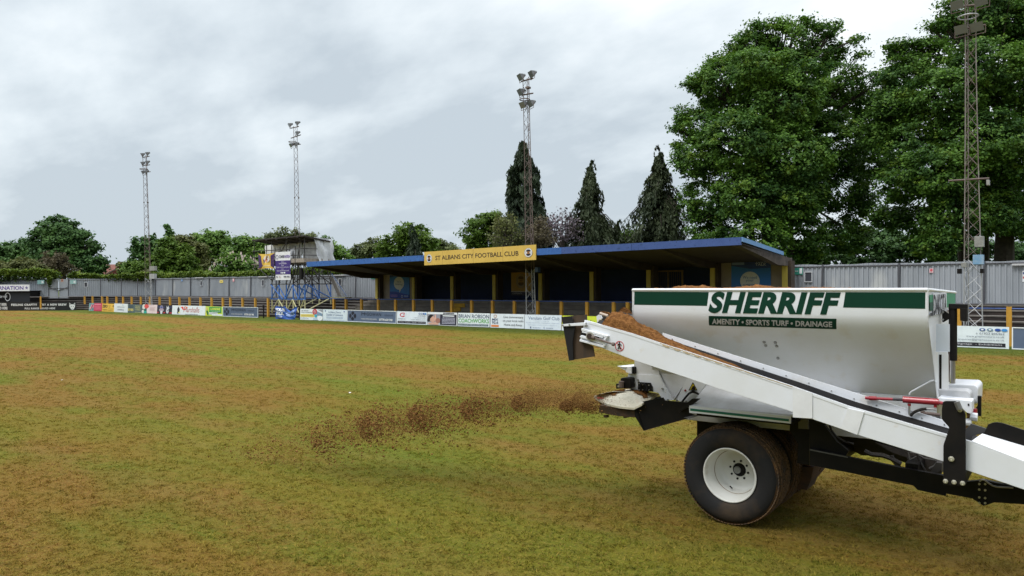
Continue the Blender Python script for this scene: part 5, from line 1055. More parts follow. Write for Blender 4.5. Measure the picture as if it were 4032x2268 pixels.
# ---------------------------------------------------------------- conveyor
PC = 6.85; PF = 7.13
top = [zc(315, 333), zc(700, 440), zc(905, 514), (2778, 1409), (3121, 1521), (3338, 1598), (3745, 1716), (3801.5, 1731), (3826, 1730)]
top = [(2302, 1260), (2488, 1313), (2587, 1346), (2778, 1408), (3121, 1521), (3338, 1598), (3745, 1716)]
bot = [(2283, 1344), (2382, 1375), (2498, 1419), (2710, 1489), (2812, 1525), (3121, 1622), (3122, 1643), (3198, 1650), (3309, 1688), (3373, 1711), (3714, 1817), (3745, 1827)]
cv = plate_px('conveyor_side', top + bot[::-1], PC, .02, mat('conveyor_white', (.76, .78, .83), .35, col2=(.71, .72, .74), nscale=2, coat=.2, col3=(.62, .55, .45), n3scale=6, n3range=(.66, .80)), bevel=.003)
q = MB()                                                        # folded top lip
for a, b in zip(top, top[1:]):
    pa, pb = tP(*a, PC), tP(*b, PC); q.prism([pa - ND * .004, pb - ND * .004, pb - Z_ * .022 - ND * .004, pa - Z_ * .022 - ND * .004], ND * .03)
q.build('top_lip', M_white, cv)
# cover box with seams in the middle
for pts in ([(3121, 1523), (3198, 1548), (3198, 1648), (3122, 1643)], [(3338, 1608), (3402, 1622), (3375, 1712), (3310, 1687)]):
    plate_px('cover_panel', pts, PC - .012, .010, mat('cover_white', (.75, .755, .77), .45, col2=(.68, .68, .69)), cv)
zt_ = lambda px, py, p: tl(px, py, p)
# belt and far rail share the slope of the near lip
def onslope(px, p):                                             # world point above the near lip's line, at plane p (same x along trailer as near lip pixel px)
    for a, b in zip(top, top[1:]):
        if a[0] <= px <= b[0]: f = (px - a[0]) / (b[0] - a[0]); break
    else: f, a, b = 1, top[-2], top[-1]
    x, z = tl(a[0] + (b[0] - a[0]) * f, a[1] + (b[1] - a[1]) * f, PC); return tw(x, p, z)
st_ = np.linspace(2310, 3745, 30)
q = MB(); q.grid([[onslope(px, PC + .025) - Z_ * .02, onslope(px, PC + .12) - Z_ * .06, onslope(px, PF - .12) - Z_ * .06, onslope(px, PF - .0) - Z_ * .0] for px in st_]); q.build('belt', M_black, trl, fixn=False)
q = MB(); q.prism([onslope(2560, PF), onslope(3740, PF), onslope(3740, PF) + Z_ * .05, onslope(2560, PF) + Z_ * .05], ND * .02); q.prism([onslope(2420, PF) + Z_ * .0, onslope(3740, PF), onslope(3740, PF) - Z_ * .22, onslope(2420, PF) - Z_ * .22], ND * .018); fr_ = q.build('far_rail', M_white, trl)
q = MB(); q.grid([[onslope(px, PC + .02) - Z_ * .22, onslope(px, PF) - Z_ * .22] for px in st_]); q.build('belt_underside', M_rubber, trl, fixn=False)
for px in np.linspace(2600, 3700, 13):
    c = onslope(px, PF) + Z_ * .022; q = MB(); q.tube(c, c - ND * .006, .006, n=7); q.build('rivet', M_steel, fr_)
# tensioner slots and bolt at the tail end
def z7(a, b): return (2190 + a / 5.367, 1180 + b / 5.367)
for pts in ([(535, 600), (1090, 765), (1060, 805), (525, 650)], [(545, 668), (990, 790), (975, 812), (540, 690)], [(490, 790), (520, 750), (1010, 890), (990, 950)], [(495, 840), (985, 960), (1010, 1020), (490, 880)], [(1040, 765), (1085, 770), (1030, 870), (1020, 985), (985, 1010), (990, 850)]):
    plate_px('slide_bar', [z7(*p) for p in pts], PC - .035, .034, M_white, cv, bevel=.003)
plate_px('slot', [z7(*p) for p in [(530, 690), (900, 790), (915, 830), (760, 850), (520, 770)]], PC - .004, .003, M_black, cv)
c = tP(*z7(695, 775), PC - .06); q = MB(); q.lathe([(0, .0), (0, .028), (.05, .03), (.05, .0)], c, ND, 20); q.build('shaft_end', mat('rusty_shaft', (.06, .04, .035), .6, .5), cv)
q = MB(); q.lathe([(.01, .03), (.01, .044), (.045, .046), (.045, .03)], c, ND, 20); q.build('bearing', mat('bearing_grey', (.38, .36, .31), .5, .3), cv)
q = MB(); q.tube(tP(*z7(760, 790), PC - .05), tP(*z7(815, 808), PC - .05), .022, n=10); q.tube(tP(*z7(815, 808), PC - .05), tP(*z7(1200, 940), PC - .05), .010, n=8); q.tube(tP(*z7(1190, 936), PC - .05), tP(*z7(1228, 948), PC - .05), .020, n=6); q.build('tension_bolt', M_rust, cv)
# no entry pictogram
c = tP(*z7(1337, 983), PC - .004); q = MB(); R_ = .052
for i in range(32):
    a, b = i * PI / 16, (i + 1) * PI / 16; v = lambda t, r: c + TD * math.cos(t) * r + Z_ * math.sin(t) * r
    q.face([v(a, R_), v(b, R_), v(b, R_ * .87), v(a, R_ * .87)])
q.prism([c + TD * -.035 + Z_ * .038, c + TD * -.030 + Z_ * .042, c + TD * .036 - Z_ * .034, c + TD * .031 - Z_ * .038], -ND * .001); q.build('prohibition_mark', paint(190, 30, 45), cv, fixn=False)
q = MB()
for a, b in (((0, .005), (0, .03)), ((0, .025), (-.022, .01)), ((0, .025), (.024, .012)), ((0, .005), (-.016, -.03)), ((0, .005), (.014, -.032))): q.tube(c + TD * a[0] + Z_ * a[1] - ND * .003, c + TD * b[0] + Z_ * b[1] - ND * .003, .0045, n=5)
q.lathe([(0, 0), (0, .007), (.002, .007)], c + Z_ * .037 - ND * .004, ND, 10); q.build('pictogram', M_black, cv)
# rubber chute at the discharge end, with white hanger bar
q = MB(); A = [tP(*z7(*p), PC - .01) for p in ((110, 365), (320, 345), (390, 560), (345, 900), (360, 1280), (270, 1290))]; q.prism(A, ND * .012); ch = q.build('discharge_chute', M_rubber, trl)
q = MB(); q.prism([tP(*z7(*p), PC + .025) for p in ((320, 345), (640, 310), (650, 480), (700, 950), (775, 980), (810, 1200), (360, 1272), (340, 900), (385, 560))], ND * .012); q.build('chute_wall', mat('rubber_brown', (.022, .018, .016), .85, col2=(.07, .042, .022), nscale=4, stretch=(1, 1, .2)), ch)
q = MB(); q.prism([tP(*z7(*p), PC + .02) for p in ((120, 365), (270, 1290))] + [tP(*z7(*p), PC + .4) for p in ((270, 1285), (140, 365))], TD * .012); q.build('chute_back', M_rubber, ch)
plate_px('hanger_bar', [z7(*p) for p in ((115, 520), (590, 478), (650, 520), (600, 545), (115, 565))], PC - .03, .02, M_white, ch, bevel=.002)
for p in ((140, 541), (282, 530), (637, 498), (640, 555)): c = tP(*z7(*p), PC - .032); q = MB(); q.tube(c, c - ND * .008, .009 if p[1] < 550 else .016, n=8); q.build('bolt', M_steel, ch)
# far side of the tail end and head roller
plate_px('far_cheek', [z7(*p) for p in ((850, 345), (925, 300), (965, 390), (865, 500))], 7.34, .02, M_white)
q = MB(); q.tube(tP(*z7(925, 290), 7.3), tP(*z7(1090, 345), 7.3), .016, n=8); q.build('cross_bar', mat('stained_white', (.45, .36, .28), .6), trl)
plate_px('warning_stripe', [z7(*p) for p in ((905, 415), (965, 425), (900, 505), (868, 500))], 7.33, .01, mat('stripe_cream', (.6, .5, .2), .6), trl)
q = MB(); q.prism([tP(*z7(*p), 7.25) for p in ((1310, 262), (1560, 335), (1600, 400), (1565, 440), (1330, 375), (1300, 320))], ND * .25); lv = q.build('levelling_drum', M_rubber, trl, bevel=.01)
plate_px('drum_arm', [z7(*p) for p in ((1540, 330), (1640, 320), (1665, 400), (1600, 470), (1560, 430))], 7.22, .02, mat('grey_plate', (.22, .22, .22), .6), trl)
plate_px('yellow_plate', [z7(*p) for p in ((1615, 390), (1660, 440), (1720, 545), (1690, 540), (1600, 480))], 7.3, .01, mat('plate_yellow', (.6, .47, .1), .6), trl)
lump('spilt_soil', [tP(*z7(*p), 7.3) for p in ((1325, 235),(1350, 190), (1390, 180), (1500, 215), (1600, 265), (1610, 300), (1480, 290))], M_soil, .006, label='brown soil on top of the black drum beside the hopper', thick=.03, seed=8)
lump('spilt_soil', [tP(*z7(*p), 7.35) for p in ((910, 270), (960, 250), (1060, 290), (1180, 310), (1150, 335), (1030, 320), (960, 310))], M_soil, .006, label='brown soil on the white cross bar at the conveyor tip', thick=.02, seed=9)
# soil riding up the belt and heaped at the head
keys = [(2356, -.03), (2372, .07), (2395, .125), (2420, .155), (2450, .15), (2480, .12), (2520, .085), (2560, .058), (2600, .036), (2660, .02), (2720, .002), (2780, -.004), (2850, -.014), (2910, -.045)]
from mathutils import noise as mnoise
q = MB(); q.smooth = True; rows = []; kx = [k[0] for k in keys]; kh = [k[1] for k in keys]
for i, px in enumerate(np.linspace(2356, 2910, 190)):
    h_ = float(np.interp(px, kx, kh)); row = [onslope(px, PC + .022) - Z_ * .10]
    for j in range(44):
        g_ = j / 43; p = PC + .022 + (PF - PC - .02) * g_; prof = math.sin(PI * min(1, .16 + g_ * .84)) ** .6
        base = onslope(px, p) - Z_ * .03
        nn_ = mnoise.noise(base * 9) * .030 + mnoise.noise(base * 24) * .016 + mnoise.noise(base * 60) * .010 + mnoise.noise(base * 120) * .005
        row.append(base + Z_ * ((h_ + .03) * prof + nn_ * min(1, h_ * 9 + .25)))
    rows.append(row)
q.grid(rows); tag(q.build('conveyor_soil', M_soil, fixn=False), 'heap of brown soil at the raised end of the conveyor, trailing down the belt', 'soil', kind='stuff')
# caked pale stain along the near lip
q = MB()
for i in range(60):
    px = 2600 + i * 9.0; w_ = .006 + .018 * abs(math.sin(i * .7)) * max(0, 1 - i / 62); a, b = onslope(px, PC - .006), onslope(px + 9, PC - .006); q.add([a, b, b - Z_ * w_, a - Z_ * w_], [(0, 1, 2, 3)])
q.build('clay_stain', mat('clay_cream', (.56, .47, .33), .8, col2=(.42, .30, .17), nscale=30), cv, fixn=False)
# lower conveyor section right of the bracket
lowtop = [(3790, 1728), (3826, 1738), (3857, 1757), (4032, 1816), (4330, 1915)]
lowbot = [(4330, 2030), (4032, 1928), (3801, 1850), (3790, 1846)]
plate_px('conveyor_side', lowtop + lowbot, PC, .02, MATS['conveyor_white'], bevel=.003)
q = MB(); A = [tP(3826, 1736, PC + .0), tP(3857, 1757, PC), tP(4032, 1816, PC), tP(4330, 1915, PC), tP(4330, 1846, PC + .12), tP(4032, 1757, PC + .12), tP(3867, 1708, PC + .12)]; q.prism(A, ND * .015); q.build('intake_guide', MATS['conveyor_white'], trl)
q = MB(); A = [(3867, 1709), (3878, 1700), (3890, 1672), (3908, 1665), (3925, 1663), (3950, 1667), (4032, 1694), (4330, 1790), (4330, 1848), (4032, 1758)]; q.prism(pxp(A, PC + .14), ND * .02); q.build('intake_guard', M_black, trl)
q = MB(); A = [(3824, 1669), (3885, 1688), (3878, 1702), (3868, 1707), (3830, 1716), (3822, 1738), (3803, 1730), (3803, 1690)]; q.prism(pxp(A, PC + .16), ND * .02); q.build('guard_bracket', mat('dark_grey_plate', (.05, .05, .052), .5), trl)
q = MB(); q.grid([[tP(x, y, PC + .03), tP(x, y, PC + .03) + ND * .5] for x, y in ((3790, 1745), (4032, 1832), (4330, 1930))]); q.build('belt', M_rubber, trl, fixn=False)
# black swing bracket
def z6(a, b): return (3560 + a / 2.898, 1500 + b / 2.898)
br = plate_px('swing_bracket', rnd([z6(*p) for p in ((440, 240), (470, 231), (592, 232), (625, 290), (672, 330), (700, 375), (703, 1200), (445, 1190), (447, 730), (490, 610), (515, 530), (430, 440), (428, 330))], 7), PC - .07, .03, M_black, bevel=.004)
for p, r in (((540, 888), .021), ((638, 330), .017), ((474, 1142), .018), ((571, 1153), .018), ((668, 1165), .018)):
    c = tP(*z6(*p), PC - .072); q = MB(); q.lathe([(0, 0), (-.004, r * .4), (0, r), (-.0, r)], c - ND * .012, ND, 12); q.tube(c, c - ND * .014, r, r * .85, 6); q.build('bolt', M_zinc, br)
q = MB(); q.tube(tP(*z6(600, 240), PC - .09), tP(*z6(635, 325), PC - .09), .022, n=8); q.build('pin_arm', mat('dull_steel', (.16, .155, .15), .5, .5), br)
q = MB(); q.prism(pxp([z6(*p) for p in ((450, 1060), (700, 1070), (700, 1190), (450, 1180))], PC - .04), ND * .5); q.build('bracket_spacer', M_black, trl)
# red hydraulic ram
def z8(a, b): return (3100 + a / 2.8985, 1500 + b / 2.8985)
rp = 7.1
rm = MB(); rm.tube(tP(*z8(1320, 212), rp), tP(*z8(1732, 242), rp), .0275, n=16); ram = rm.build('hydraulic_ram', M_red, trl, bevel=.002)
for nm, a, b, r, m in (('rod_eye', (890, 193), (945, 197), .014, M_red), ('rod_sleeve', (935, 196), (1018, 199), .018, M_red), ('rod', (1018, 201), (1205, 209), .0125, M_red), ('piston_rod', (1205, 209), (1322, 214), .0125, mat('chrome_dark', (.07, .06, .065), .3, .8)), ('ram_eye', (1730, 247), (1785, 257), .014, M_red), ('port', (1392, 258), (1392, 282), .013, M_red), ('port', (1690, 272), (1690, 302), .013, M_red), ('fitting', (1392, 282), (1392, 385), .009, M_steel), ('fitting', (1590, 318), (1695, 325), .009, M_steel)):
    q = MB(); q.tube(tP(*z8(*a), rp), tP(*z8(*b), rp), r, n=12); q.build(nm, m, ram)
q = MB(); q.path([tP(*z8(*p), rp) for p in ((1590, 318), (1530, 325), (1470, 345), (1430, 370), (1405, 400))], .012, 8); q.build('hose', M_rubber, ram)
q = MB(); q.tube(tP(*z8(1550, 365), 7.3), tP(*z8(1745, 388), 7.3), .014, n=10); q.tube(tP(*z8(1545, 345), 7.3), tP(*z8(1553, 390), 7.3), .018, n=10); q.build('pivot_bar', M_rust, trl)
plate_px('dark_bracket', [z8(*p) for p in ((1465, 402), (1755, 412), (1760, 480), (1745, 520), (1600, 470))], 7.32, .02, M_black)
plate_px('angle_iron', [z8(*p) for p in ((1470, 396), (1756, 408), (1760, 480), (1752, 480), (1746, 418), (1470, 404))], 7.30, .02, mat('grey_angle', (.3, .3, .31), .5))
for p in ((1607, 430), (1716, 438)): c = tP(*z8(*p), 7.318); q = MB(); q.tube(c, c - ND * .008, .011, n=8); q.build('bolt', M_steel, trl)
# handle wire on the slope, front gate and hydraulics
q = MB(); q.path([tP(*z8(*p), 7.55) for p in ((1395, 158), (1398, 138), (1420, 120), (1640, 0), (1680, -6), (1698, 12), (1718, 190))], .008, 7); q.build('grab_wire', M_white, trl)
def zf(a, b): return (3620 + a / 2.4976, 1120 + b / 2.4976)
q = MB(); q.prism(pxp([zf(*p) for p in ((165, 388), (298, 392), (298, 662), (162, 662))], 7.5), ND * .01); q.build('clear_label', mat('pale_label', (.60, .64, .70), .3), trl)
gt = plate_px('gate_guide', rnd([zf(*p) for p in ((183, 672), (195, 660), (272, 662), (283, 690), (287, 1030), (186, 1030))], 3), 7.46, .02, M_white)
plate_px('slot', [zf(*p) for p in ((193, 690), (219, 690), (217, 1026), (195, 1026))], 7.457, .004, M_black, gt)
cyl = MB(); cp = 7.9; cyl.tube(tP(*zf(330, 200), cp), tP(*zf(331, 748), cp), .034, n=16); cy_ = cyl.build('gate_cylinder', M_black, trl)
q = MB(); q.tube(tP(*zf(331, 748), cp), tP(*zf(331, 985), cp), .019, n=12); q.build('piston_rod', mat('steel_rod', (.33, .31, .29), .35, .8), cy_)
q = MB(); c = tP(*zf(333, 1005), cp - .03); q.lathe([(0, 0), (0, .022), (.04, .022)], c, ND, 12); q.build('rod_pin', M_steel, cy_)
q = MB(); q.prism(pxp([zf(*p) for p in ((287, 190), (472, 196), (470, 240), (285, 240))], cp - .04), ND * .1); q.prism(pxp(rnd([zf(*p) for p in ((398, 235), (470, 238), (466, 368), (400, 355))], 3), cp - .05), ND * .12); q.build('cylinder_cap', M_black, cy_, bevel=.006)
q = MB(); q.prism(pxp(rnd([zf(*p) for p in ((224, 254), (240, 256), (305, 300), (305, 330), (238, 372), (222, 366))], 3), cp - .02), ND * .04); q.build('cylinder_lug', M_black, cy_)
q = MB(); q.path([tP(*zf(*p), cp - .06) for p in ((288, 470), (280, 520), (290, 600), (288, 690), (296, 800), (292, 880), (290, 960))], .007, 6); q.build('oil_line', M_rust, cy_)
for p, r in (((232, 272), .01), ((230, 345), .01)): c = tP(*zf(*p), cp - .03); q = MB(); q.tube(c, c - ND * .01, r, n=8); q.build('bolt', M_steel, cy_)
q = MB(); q.prism(pxp(rnd([zf(*p) for p in ((285, 978), (545, 988), (578, 1022), (572, 1175), (505, 1165), (285, 1030))], 8), 7.85), ND * .45); q.build('gearbox_cover', M_white, trl, bevel=.01)
q = MB(); q.prism(pxp(rnd([zf(*p) for p in ((178, 1034), (465, 1046), (500, 1075), (506, 1150), (180, 1115))], 8), 7.62), ND * .2); q.build('guard_hood', mat('hood_grey', (.52, .52, .53), .45), trl, bevel=.006)
q = MB(); q.prism(pxp(rnd([zf(*p) for p in ((178, 1112), (516, 1148), (516, 1275), (465, 1262), (400, 1190), (178, 1180))], 6), 7.45), ND * .2); q.build('front_box', M_white, trl, bevel=.006)
plate_px('slot', [zf(*p) for p in ((476, 1172), (492, 1174), (492, 1195), (476, 1193))], 7.446, .003, M_black)
c = tP(*zf(532, 1140), 7.84); q = MB(); q.lathe([(0, 0), (0, .022), (.01, .022)], c, ND, 14); q.build('knob', M_white, trl)
plate_px('rear_flap', [zf(*p) for p in ((572, 1098), (608, 1100), (607, 1298), (560, 1290), (548, 1225), (572, 1190))], 7.8, .04, M_black)
q = MB(); q.tube(tP(*zf(530, 1222), 7.6), tP(*zf(532, 1262), 7.6), .03, n=10); q.build('red_coupling', M_red, trl)
for a, b, r in (((500, 1298), (572, 1308), .05), ((455, 1352), (515, 1358), .045)): q = MB(); q.tube(tP(*zf(*a), 7.55), tP(*zf(*b), 7.55), r * .75, n=8); q.build('plastic_cap', M_white, trl, bevel=.004)
q = MB(); q.tube(tP(*zf(470, 1300), 7.6), tP(*zf(505, 1300), 7.6), .035, n=8); q.tube(tP(*zf(482, 1330), 7.6), tP(*zf(480, 1449), 7.6), .02, n=8); q.build('brass_fitting', mat('brass', (.25, .14, .05), .5, .6), trl)

# ---------------------------------------------------------------- chassis and axle
FPN = 7.3
rail = [(3188, 1769), (3214, 1772), (3338, 1800), (3528, 1838), (3712, 1872), (3801, 1897), (3853, 1893), (3870, 1889), (4032, 1925), (4330, 1990), (4330, 2045), (4032, 1986), (3915, 1978), (3893, 1986), (3872, 1992), (3855, 1980), (3829, 1963), (3724, 1943), (3724, 1953), (3612, 1929), (3597, 1912), (3372, 1867), (3214, 1836), (3188, 1830)]
plate_px('chassis_rail', rail, FPN, .05, M_black)
q = MB(); pts = pxp(rail, FPN); q.prism([p + ND * 1.55 for p in pts], ND * .05); q.build('chassis_rail', M_black, trl)
q = MB(); q.prism(pxp([(3188, 1768), (3338, 1798), (3338, 1803), (3188, 1773)], FPN - .003), ND * .002); q.build('worn_edge', mat('worn_black', (.10, .10, .10), .6), trl)
for x in (3250, 3560, 3950):
    a, b = tl(x, 1800, FPN), 0; zc_ = .78; q = MB(); q.prism([tw(a[0], FPN + .05, .74), tw(a[0] + .1, FPN + .05, .74), tw(a[0] + .1, FPN + .05, .84), tw(a[0], FPN + .05, .84)], ND * 1.5); q.build('cross_member', M_black, trl)
for p in ((858, 1175), (925, 1175), (858, 1238), (925, 1245), (858, 1327), (925, 1335), (858, 1390), (925, 1392)):
    c = tP(*z6(*p), FPN - .001); q = MB(); q.tube(c, c - ND * .01, .009, n=7); q.build('bolt', M_zinc, trl)
q = MB(); q.path([tP(*z6(*p), FPN - .03) for p in ((860, 1145), (885, 1125), (920, 1130), (960, 1165), (1010, 1195), (1060, 1210), (1245, 1218))], .007, 6); q.build('lashing_wire', M_steel, trl)
# support body behind the wheel
def z4(a, b): return (2600 + a / 2.635, 1550 + b / 2.635)
q = MB(); q.prism(pxp([z4(*p) for p in ((380, 205), (1560, 250), (1560, 740), (1400, 740), (1180, 420), (820, 300), (650, 278), (560, 350), (380, 465))], 8.36), ND * .03); q.build('axle_frame', M_black, trl)
plate_px('frame_side', [z4(*p) for p in ((1350, 250), (1548, 262), (1545, 745), (1420, 720), (1430, 520), (1340, 380))], 7.55, .75, M_black)
plate_px('grey_plate', [z4(*p) for p in ((1430, 262), (1535, 266), (1538, 370), (1432, 362))], 7.52, .02, mat('grey_tab', (.13, .13, .14), .5, col2=(.3, .16, .04), nscale=30, nrange=(.62, .68)))
q = MB(); q.prism(pxp([z4(*p) for p in ((1378, 755), (1590, 765), (1560, 900), (1520, 1000), (1400, 980))], 8.1), ND * .3); q.build('axle_hub_box', mat('muddy_axle', (.05, .035, .028), .9, col2=(.12, .06, .03), nscale=8), trl)
lump('spilt_soil', [tP(*z4(*p), 8.1 + .1 * (k % 2)) for k, p in enumerate(((1385, 752), (1400, 728), (1450, 722), (1520, 735), (1585, 762), (1500, 765)))], M_soil, .006, label='brown soil lying on the muddy axle box beside the near wheel', thick=.01, seed=12)
q = MB(); q.tube(tw(AX, 7.65, .5), tw(AX, 9.1, .5), .06, n=12); q.build('axle', M_black, trl)
# machinery silhouette under the conveyor
M_oil = mat('oily_black', (.014, .012, .011), .6, col2=(.03, .022, .018), nscale=10)
q = MB(); q.prism(pxp([z8(*p) for p in ((265, 435), (640, 560), (800, 620), (1780, 930), (1770, 1010), (1420, 960), (1200, 880), (1000, 850), (850, 850), (690, 770), (560, 700), (480, 620), (270, 560))], 7.95), ND * .5); q.build('underbody', M_oil, trl)
q = MB(); q.prism(pxp([z8(*p) for p in ((255, 435), (420, 500), (560, 690), (700, 800), (660, 870), (255, 790))], 7.36), ND * .05); q.build('gusset', M_black, trl)
q = MB(); q.prism(pxp([z8(*p) for p in ((1000, 700), (1760, 930), (1760, 1060), (1640, 1075), (1420, 985), (1360, 870), (1200, 820))], 7.7), ND * .2); q.build('gear_case', M_oil, trl)
for pts, r in ((((1190, 850), (1220, 930), (1300, 1000)), .016), (((1380, 810), (1400, 900), (1480, 860), (1520, 850)), .006), (((1480, 830), (1520, 940), (1580, 1040), (1630, 1060)), .012), (((1400, 812), (1480, 830), (1560, 880), (1690, 905)), .006), (((1620, 1000), (1680, 970), (1720, 925)), .01), (((880, 800), (960, 840), (1080, 850), (1170, 880), (1300, 950)), .022), (((480, 480), (500, 560), (560, 640), (660, 700), (760, 720)), .012)):
    q = MB(); q.path([tP(*z8(*p), 7.5) for p in pts], r, 7); q.build('hydraulic_hose', M_oil if r > .01 else mat('dull_hose', (.10, .095, .09), .6), trl)
q = MB(); q.prism(pxp([z8(*p) for p in ((1630, 1040), (1700, 930), (1765, 940), (1765, 1010), (1680, 1070))], 7.45), ND * .2); q.build('drive_motor', mat('motor_grey', (.06, .055, .052), .6), trl)

# ---------------------------------------------------------------- wheels
M_tyre = mat('tyre_side', (.015, .0145, .015), .8, col2=(.050, .034, .021), spec=.3, nscale=3.2, nrange=(.48, .72), bump=.15, bscale=60)
M_tread = mat('muddy_tread', (.17, .085, .03), .95, col2=(.05, .038, .028), nscale=7, nrange=(.4, .62), bump=.5, bscale=50)
M_rimw = mat('rim_white', (.66, .66, .63), .4, col2=(.60, .59, .54), nscale=3, nrange=(.4, .8), col3=(.45, .38, .28), n3scale=5., n3range=(.62, .78))
def wheel(p0, flip=1, parent=trl):
    R = .5; wd = .46; c = tw(AX, p0, R); a = ND * flip
    q = MB(); q.smooth = True; prof = [(.055, .268), (.03, .285), (.012, .31), (.0, .35), (.0, .40), (.012, .44), (.03, .462), (.05, .475)]
    full = prof + [(wd - x, r) for x, r in prof[::-1]]
    q.lathe(full, c, a, 64); tyre = q.build('wheel', M_tyre, parent)
    q = MB(); q.smooth = True; q.lathe([(.03, .464), (.055, .478), (.10, .486), (wd / 2, .490), (wd - .10, .486), (wd - .055, .478), (wd - .03, .464)], c, a, 64); tr = q.build('tread_band', M_tread, tyre)
    x = a.cross(Z_).normalized(); y = a.cross(x); q = MB(); nb_ = 44
    for row in range(7):
        wa = .035 + row * (wd - .07) / 7; wb = wa + (wd - .07) / 7 - .014; dr = [-.012, -.002, .001, .002, .001, -.002, -.012][row]
        for i in range(nb_ if row not in (0, 6) else nb_ * 2):
            nn = nb_ if row not in (0, 6) else nb_ * 2
            t0 = 2 * PI * (i + (.5 if row % 2 else 0)) / nn; t1 = t0 + 2 * PI / nn * (.84 if row not in (0, 6) else .7); tm = .0
            P = lambda w_, t, r: c + a * w_ + (x * math.cos(t) + y * math.sin(t)) * r
            ra, rb = .489 + dr, .499 + dr; sk_ = .012 if row % 2 else -.012
            vs = [P(wa, t0, ra), P(wb, t0 + sk_, ra), P(wb, t1 + sk_, ra), P(wa, t1, ra), P(wa, t0, rb), P(wb, t0 + sk_, rb), P(wb, t1 + sk_, rb), P(wa, t1, rb)]
            q.add(vs, [(4, 5, 6, 7), (0, 1, 5, 4), (1, 2, 6, 5), (2, 3, 7, 6), (3, 0, 4, 7)])
    q.build('tread_blocks', mat('tread_block', (.14, .078, .034), .9, col2=(.05, .038, .03), nscale=9, nrange=(.45, .65)), tyre)
    q = MB(); q.smooth = True
    q.lathe([(.062, .262), (.045, .268), (.030, .272), (.026, .266), (.030, .256), (.05, .252), (.060, .246), (.085, .244), (.10, .232), (.20, .228), (.215, .215), (.30, .212), (.325, .19), (.33, .15), (.318, .12), (.318, .068)], c, a, 64)
    rim = q.build('rim', M_rimw, tyre, fixn=False)
    md = rim.modifiers.new('edge', 'EDGE_SPLIT'); md.split_angle = 1.0
    for wr, rr_ in ((.208, .2205), (.322, .1985)):  # shade at the barrel steps put into colour as thin brown rings
        q = MB(); q.path([c + a * wr + (x * math.cos(t * PI / 24) + y * math.sin(t * PI / 24)) * rr_ for t in range(49)], .0035, 5); q.build('step_shade_ring', mat('rim_step_shade', (.22, .15, .09), .8, col2=(.4, .36, .3), nscale=9), rim)
    q = MB(); q.lathe([(.318, .068), (.36, .068), (.36, .0)], c, a, 32); q.build('hub_bore', M_black, rim, fixn=False)
    q = MB(); q.lathe([(.28, 0), (.28, .026), (.288, .036), (.36, .042)], c - TD * .014, a, 24); q.build('hub', mat('hub_grey', (.24, .25, .25), .45, .3), rim)
    for i in range(8):
        t = 2 * PI * i / 8 + .2; cc_ = c + a * .306 + (x * math.cos(t) + y * math.sin(t)) * .094; q = MB(); q.tube(cc_, cc_ + a * .02, .011, n=6); q.build('wheel_nut', M_black, rim)
    t = 2.1; vc = c + (x * math.cos(t) + y * math.sin(t)) * .20; vc = c + a * .27 - Z_ * .19 + TD * (-.06); q = MB(); q.tube(vc, vc - a * .05 + Z_ * .03, .006, .008, n=7); q.build('valve', M_black, rim)
    return tyre
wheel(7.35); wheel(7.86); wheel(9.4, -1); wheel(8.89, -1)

# ---------------------------------------------------------------- flying soil
T4 = np.array([(1, 1, 1), (1, -1, -1), (-1, 1, -1), (-1, -1, 1)], float) * .8
def spray(name, puffs, m, label, s0, s1):
    pts, szs = [], []
    for (cx_, cy_), sx, sy, p, n_, ss in puffs:
        for _ in range(n_):
            gx_, gy_ = rng.normal(), rng.normal()
            if sx < 100:                                    # crescent: dense leading edge, thinning behind
                v_ = gy_ * .62; px_ = cx_ - sx * .55 + abs(gx_) * sx * (.35 + .9 * rng.random()) + sx * .35 * v_ * v_; py_ = cy_ + v_ * sy + (px_ - cx_) * .05
                if rng.random() < .16: px_ += rng.normal() * sx * .8; py_ += rng.normal() * sy * .6
            else: px_ = cx_ + gx_ * sx * .5; py_ = cy_ + gy_ * sy * .55
            v = tP(px_, py_, p + rng.normal() * .16)
            if v.z < .01: continue
            pts.append(v[:]); szs.append(ss * (s0 + s1 * rng.random() ** 2.2))
    pts = np.array(pts); szs = np.array(szs); nP = len(pts)
    Qm, _ = np.linalg.qr(rng.normal(size=(nP, 3, 3)))
    V = pts[:, None, :] + (T4[None] @ Qm) * szs[:, None, None] * (1 + rng.random((nP, 1, 1)) * .8)
    Fq = (np.arange(nP)[:, None, None] * 4 + np.array([(0, 1, 2), (0, 2, 3), (0, 3, 1), (1, 3, 2)])[None]).reshape(-1, 3)
    tag(fast_mesh(name, V.reshape(-1, 3), Fq, m), label, 'soil', kind='stuff')
M_fly = mat('flying_soil', (.25, .125, .042), .95, spec=.05, col2=(.12, .058, .021), nscale=12, island=.6)
spray('soil_spray', [((1268, 1728), 84, 60, 6.5, 620, .8), ((1458, 1674), 98, 60, 6.7, 1250, .8), ((1660, 1642), 99, 60, 6.9, 1550, .8), ((1858, 1612), 88, 46, 7.1, 1200, .75), ((2044, 1590), 60, 30, 7.25, 900, .66), ((2232, 1598), 52, 22, 7.4, 1200, .6), ((2310, 1603), 50, 16, 7.45, 1000, .5), ((1560, 1668), 280, 60, 6.9, 1300, .7), ((1900, 1610), 280, 55, 7.2, 1200, .58), ((1300, 1730), 240, 70, 6.5, 600, .8), ((1000, 1800), 200, 65, 6.4, 420, .8)],
      M_fly, 'dark clumps of soil thrown through the air from the spinner in separate puffs', .0035, .0085)
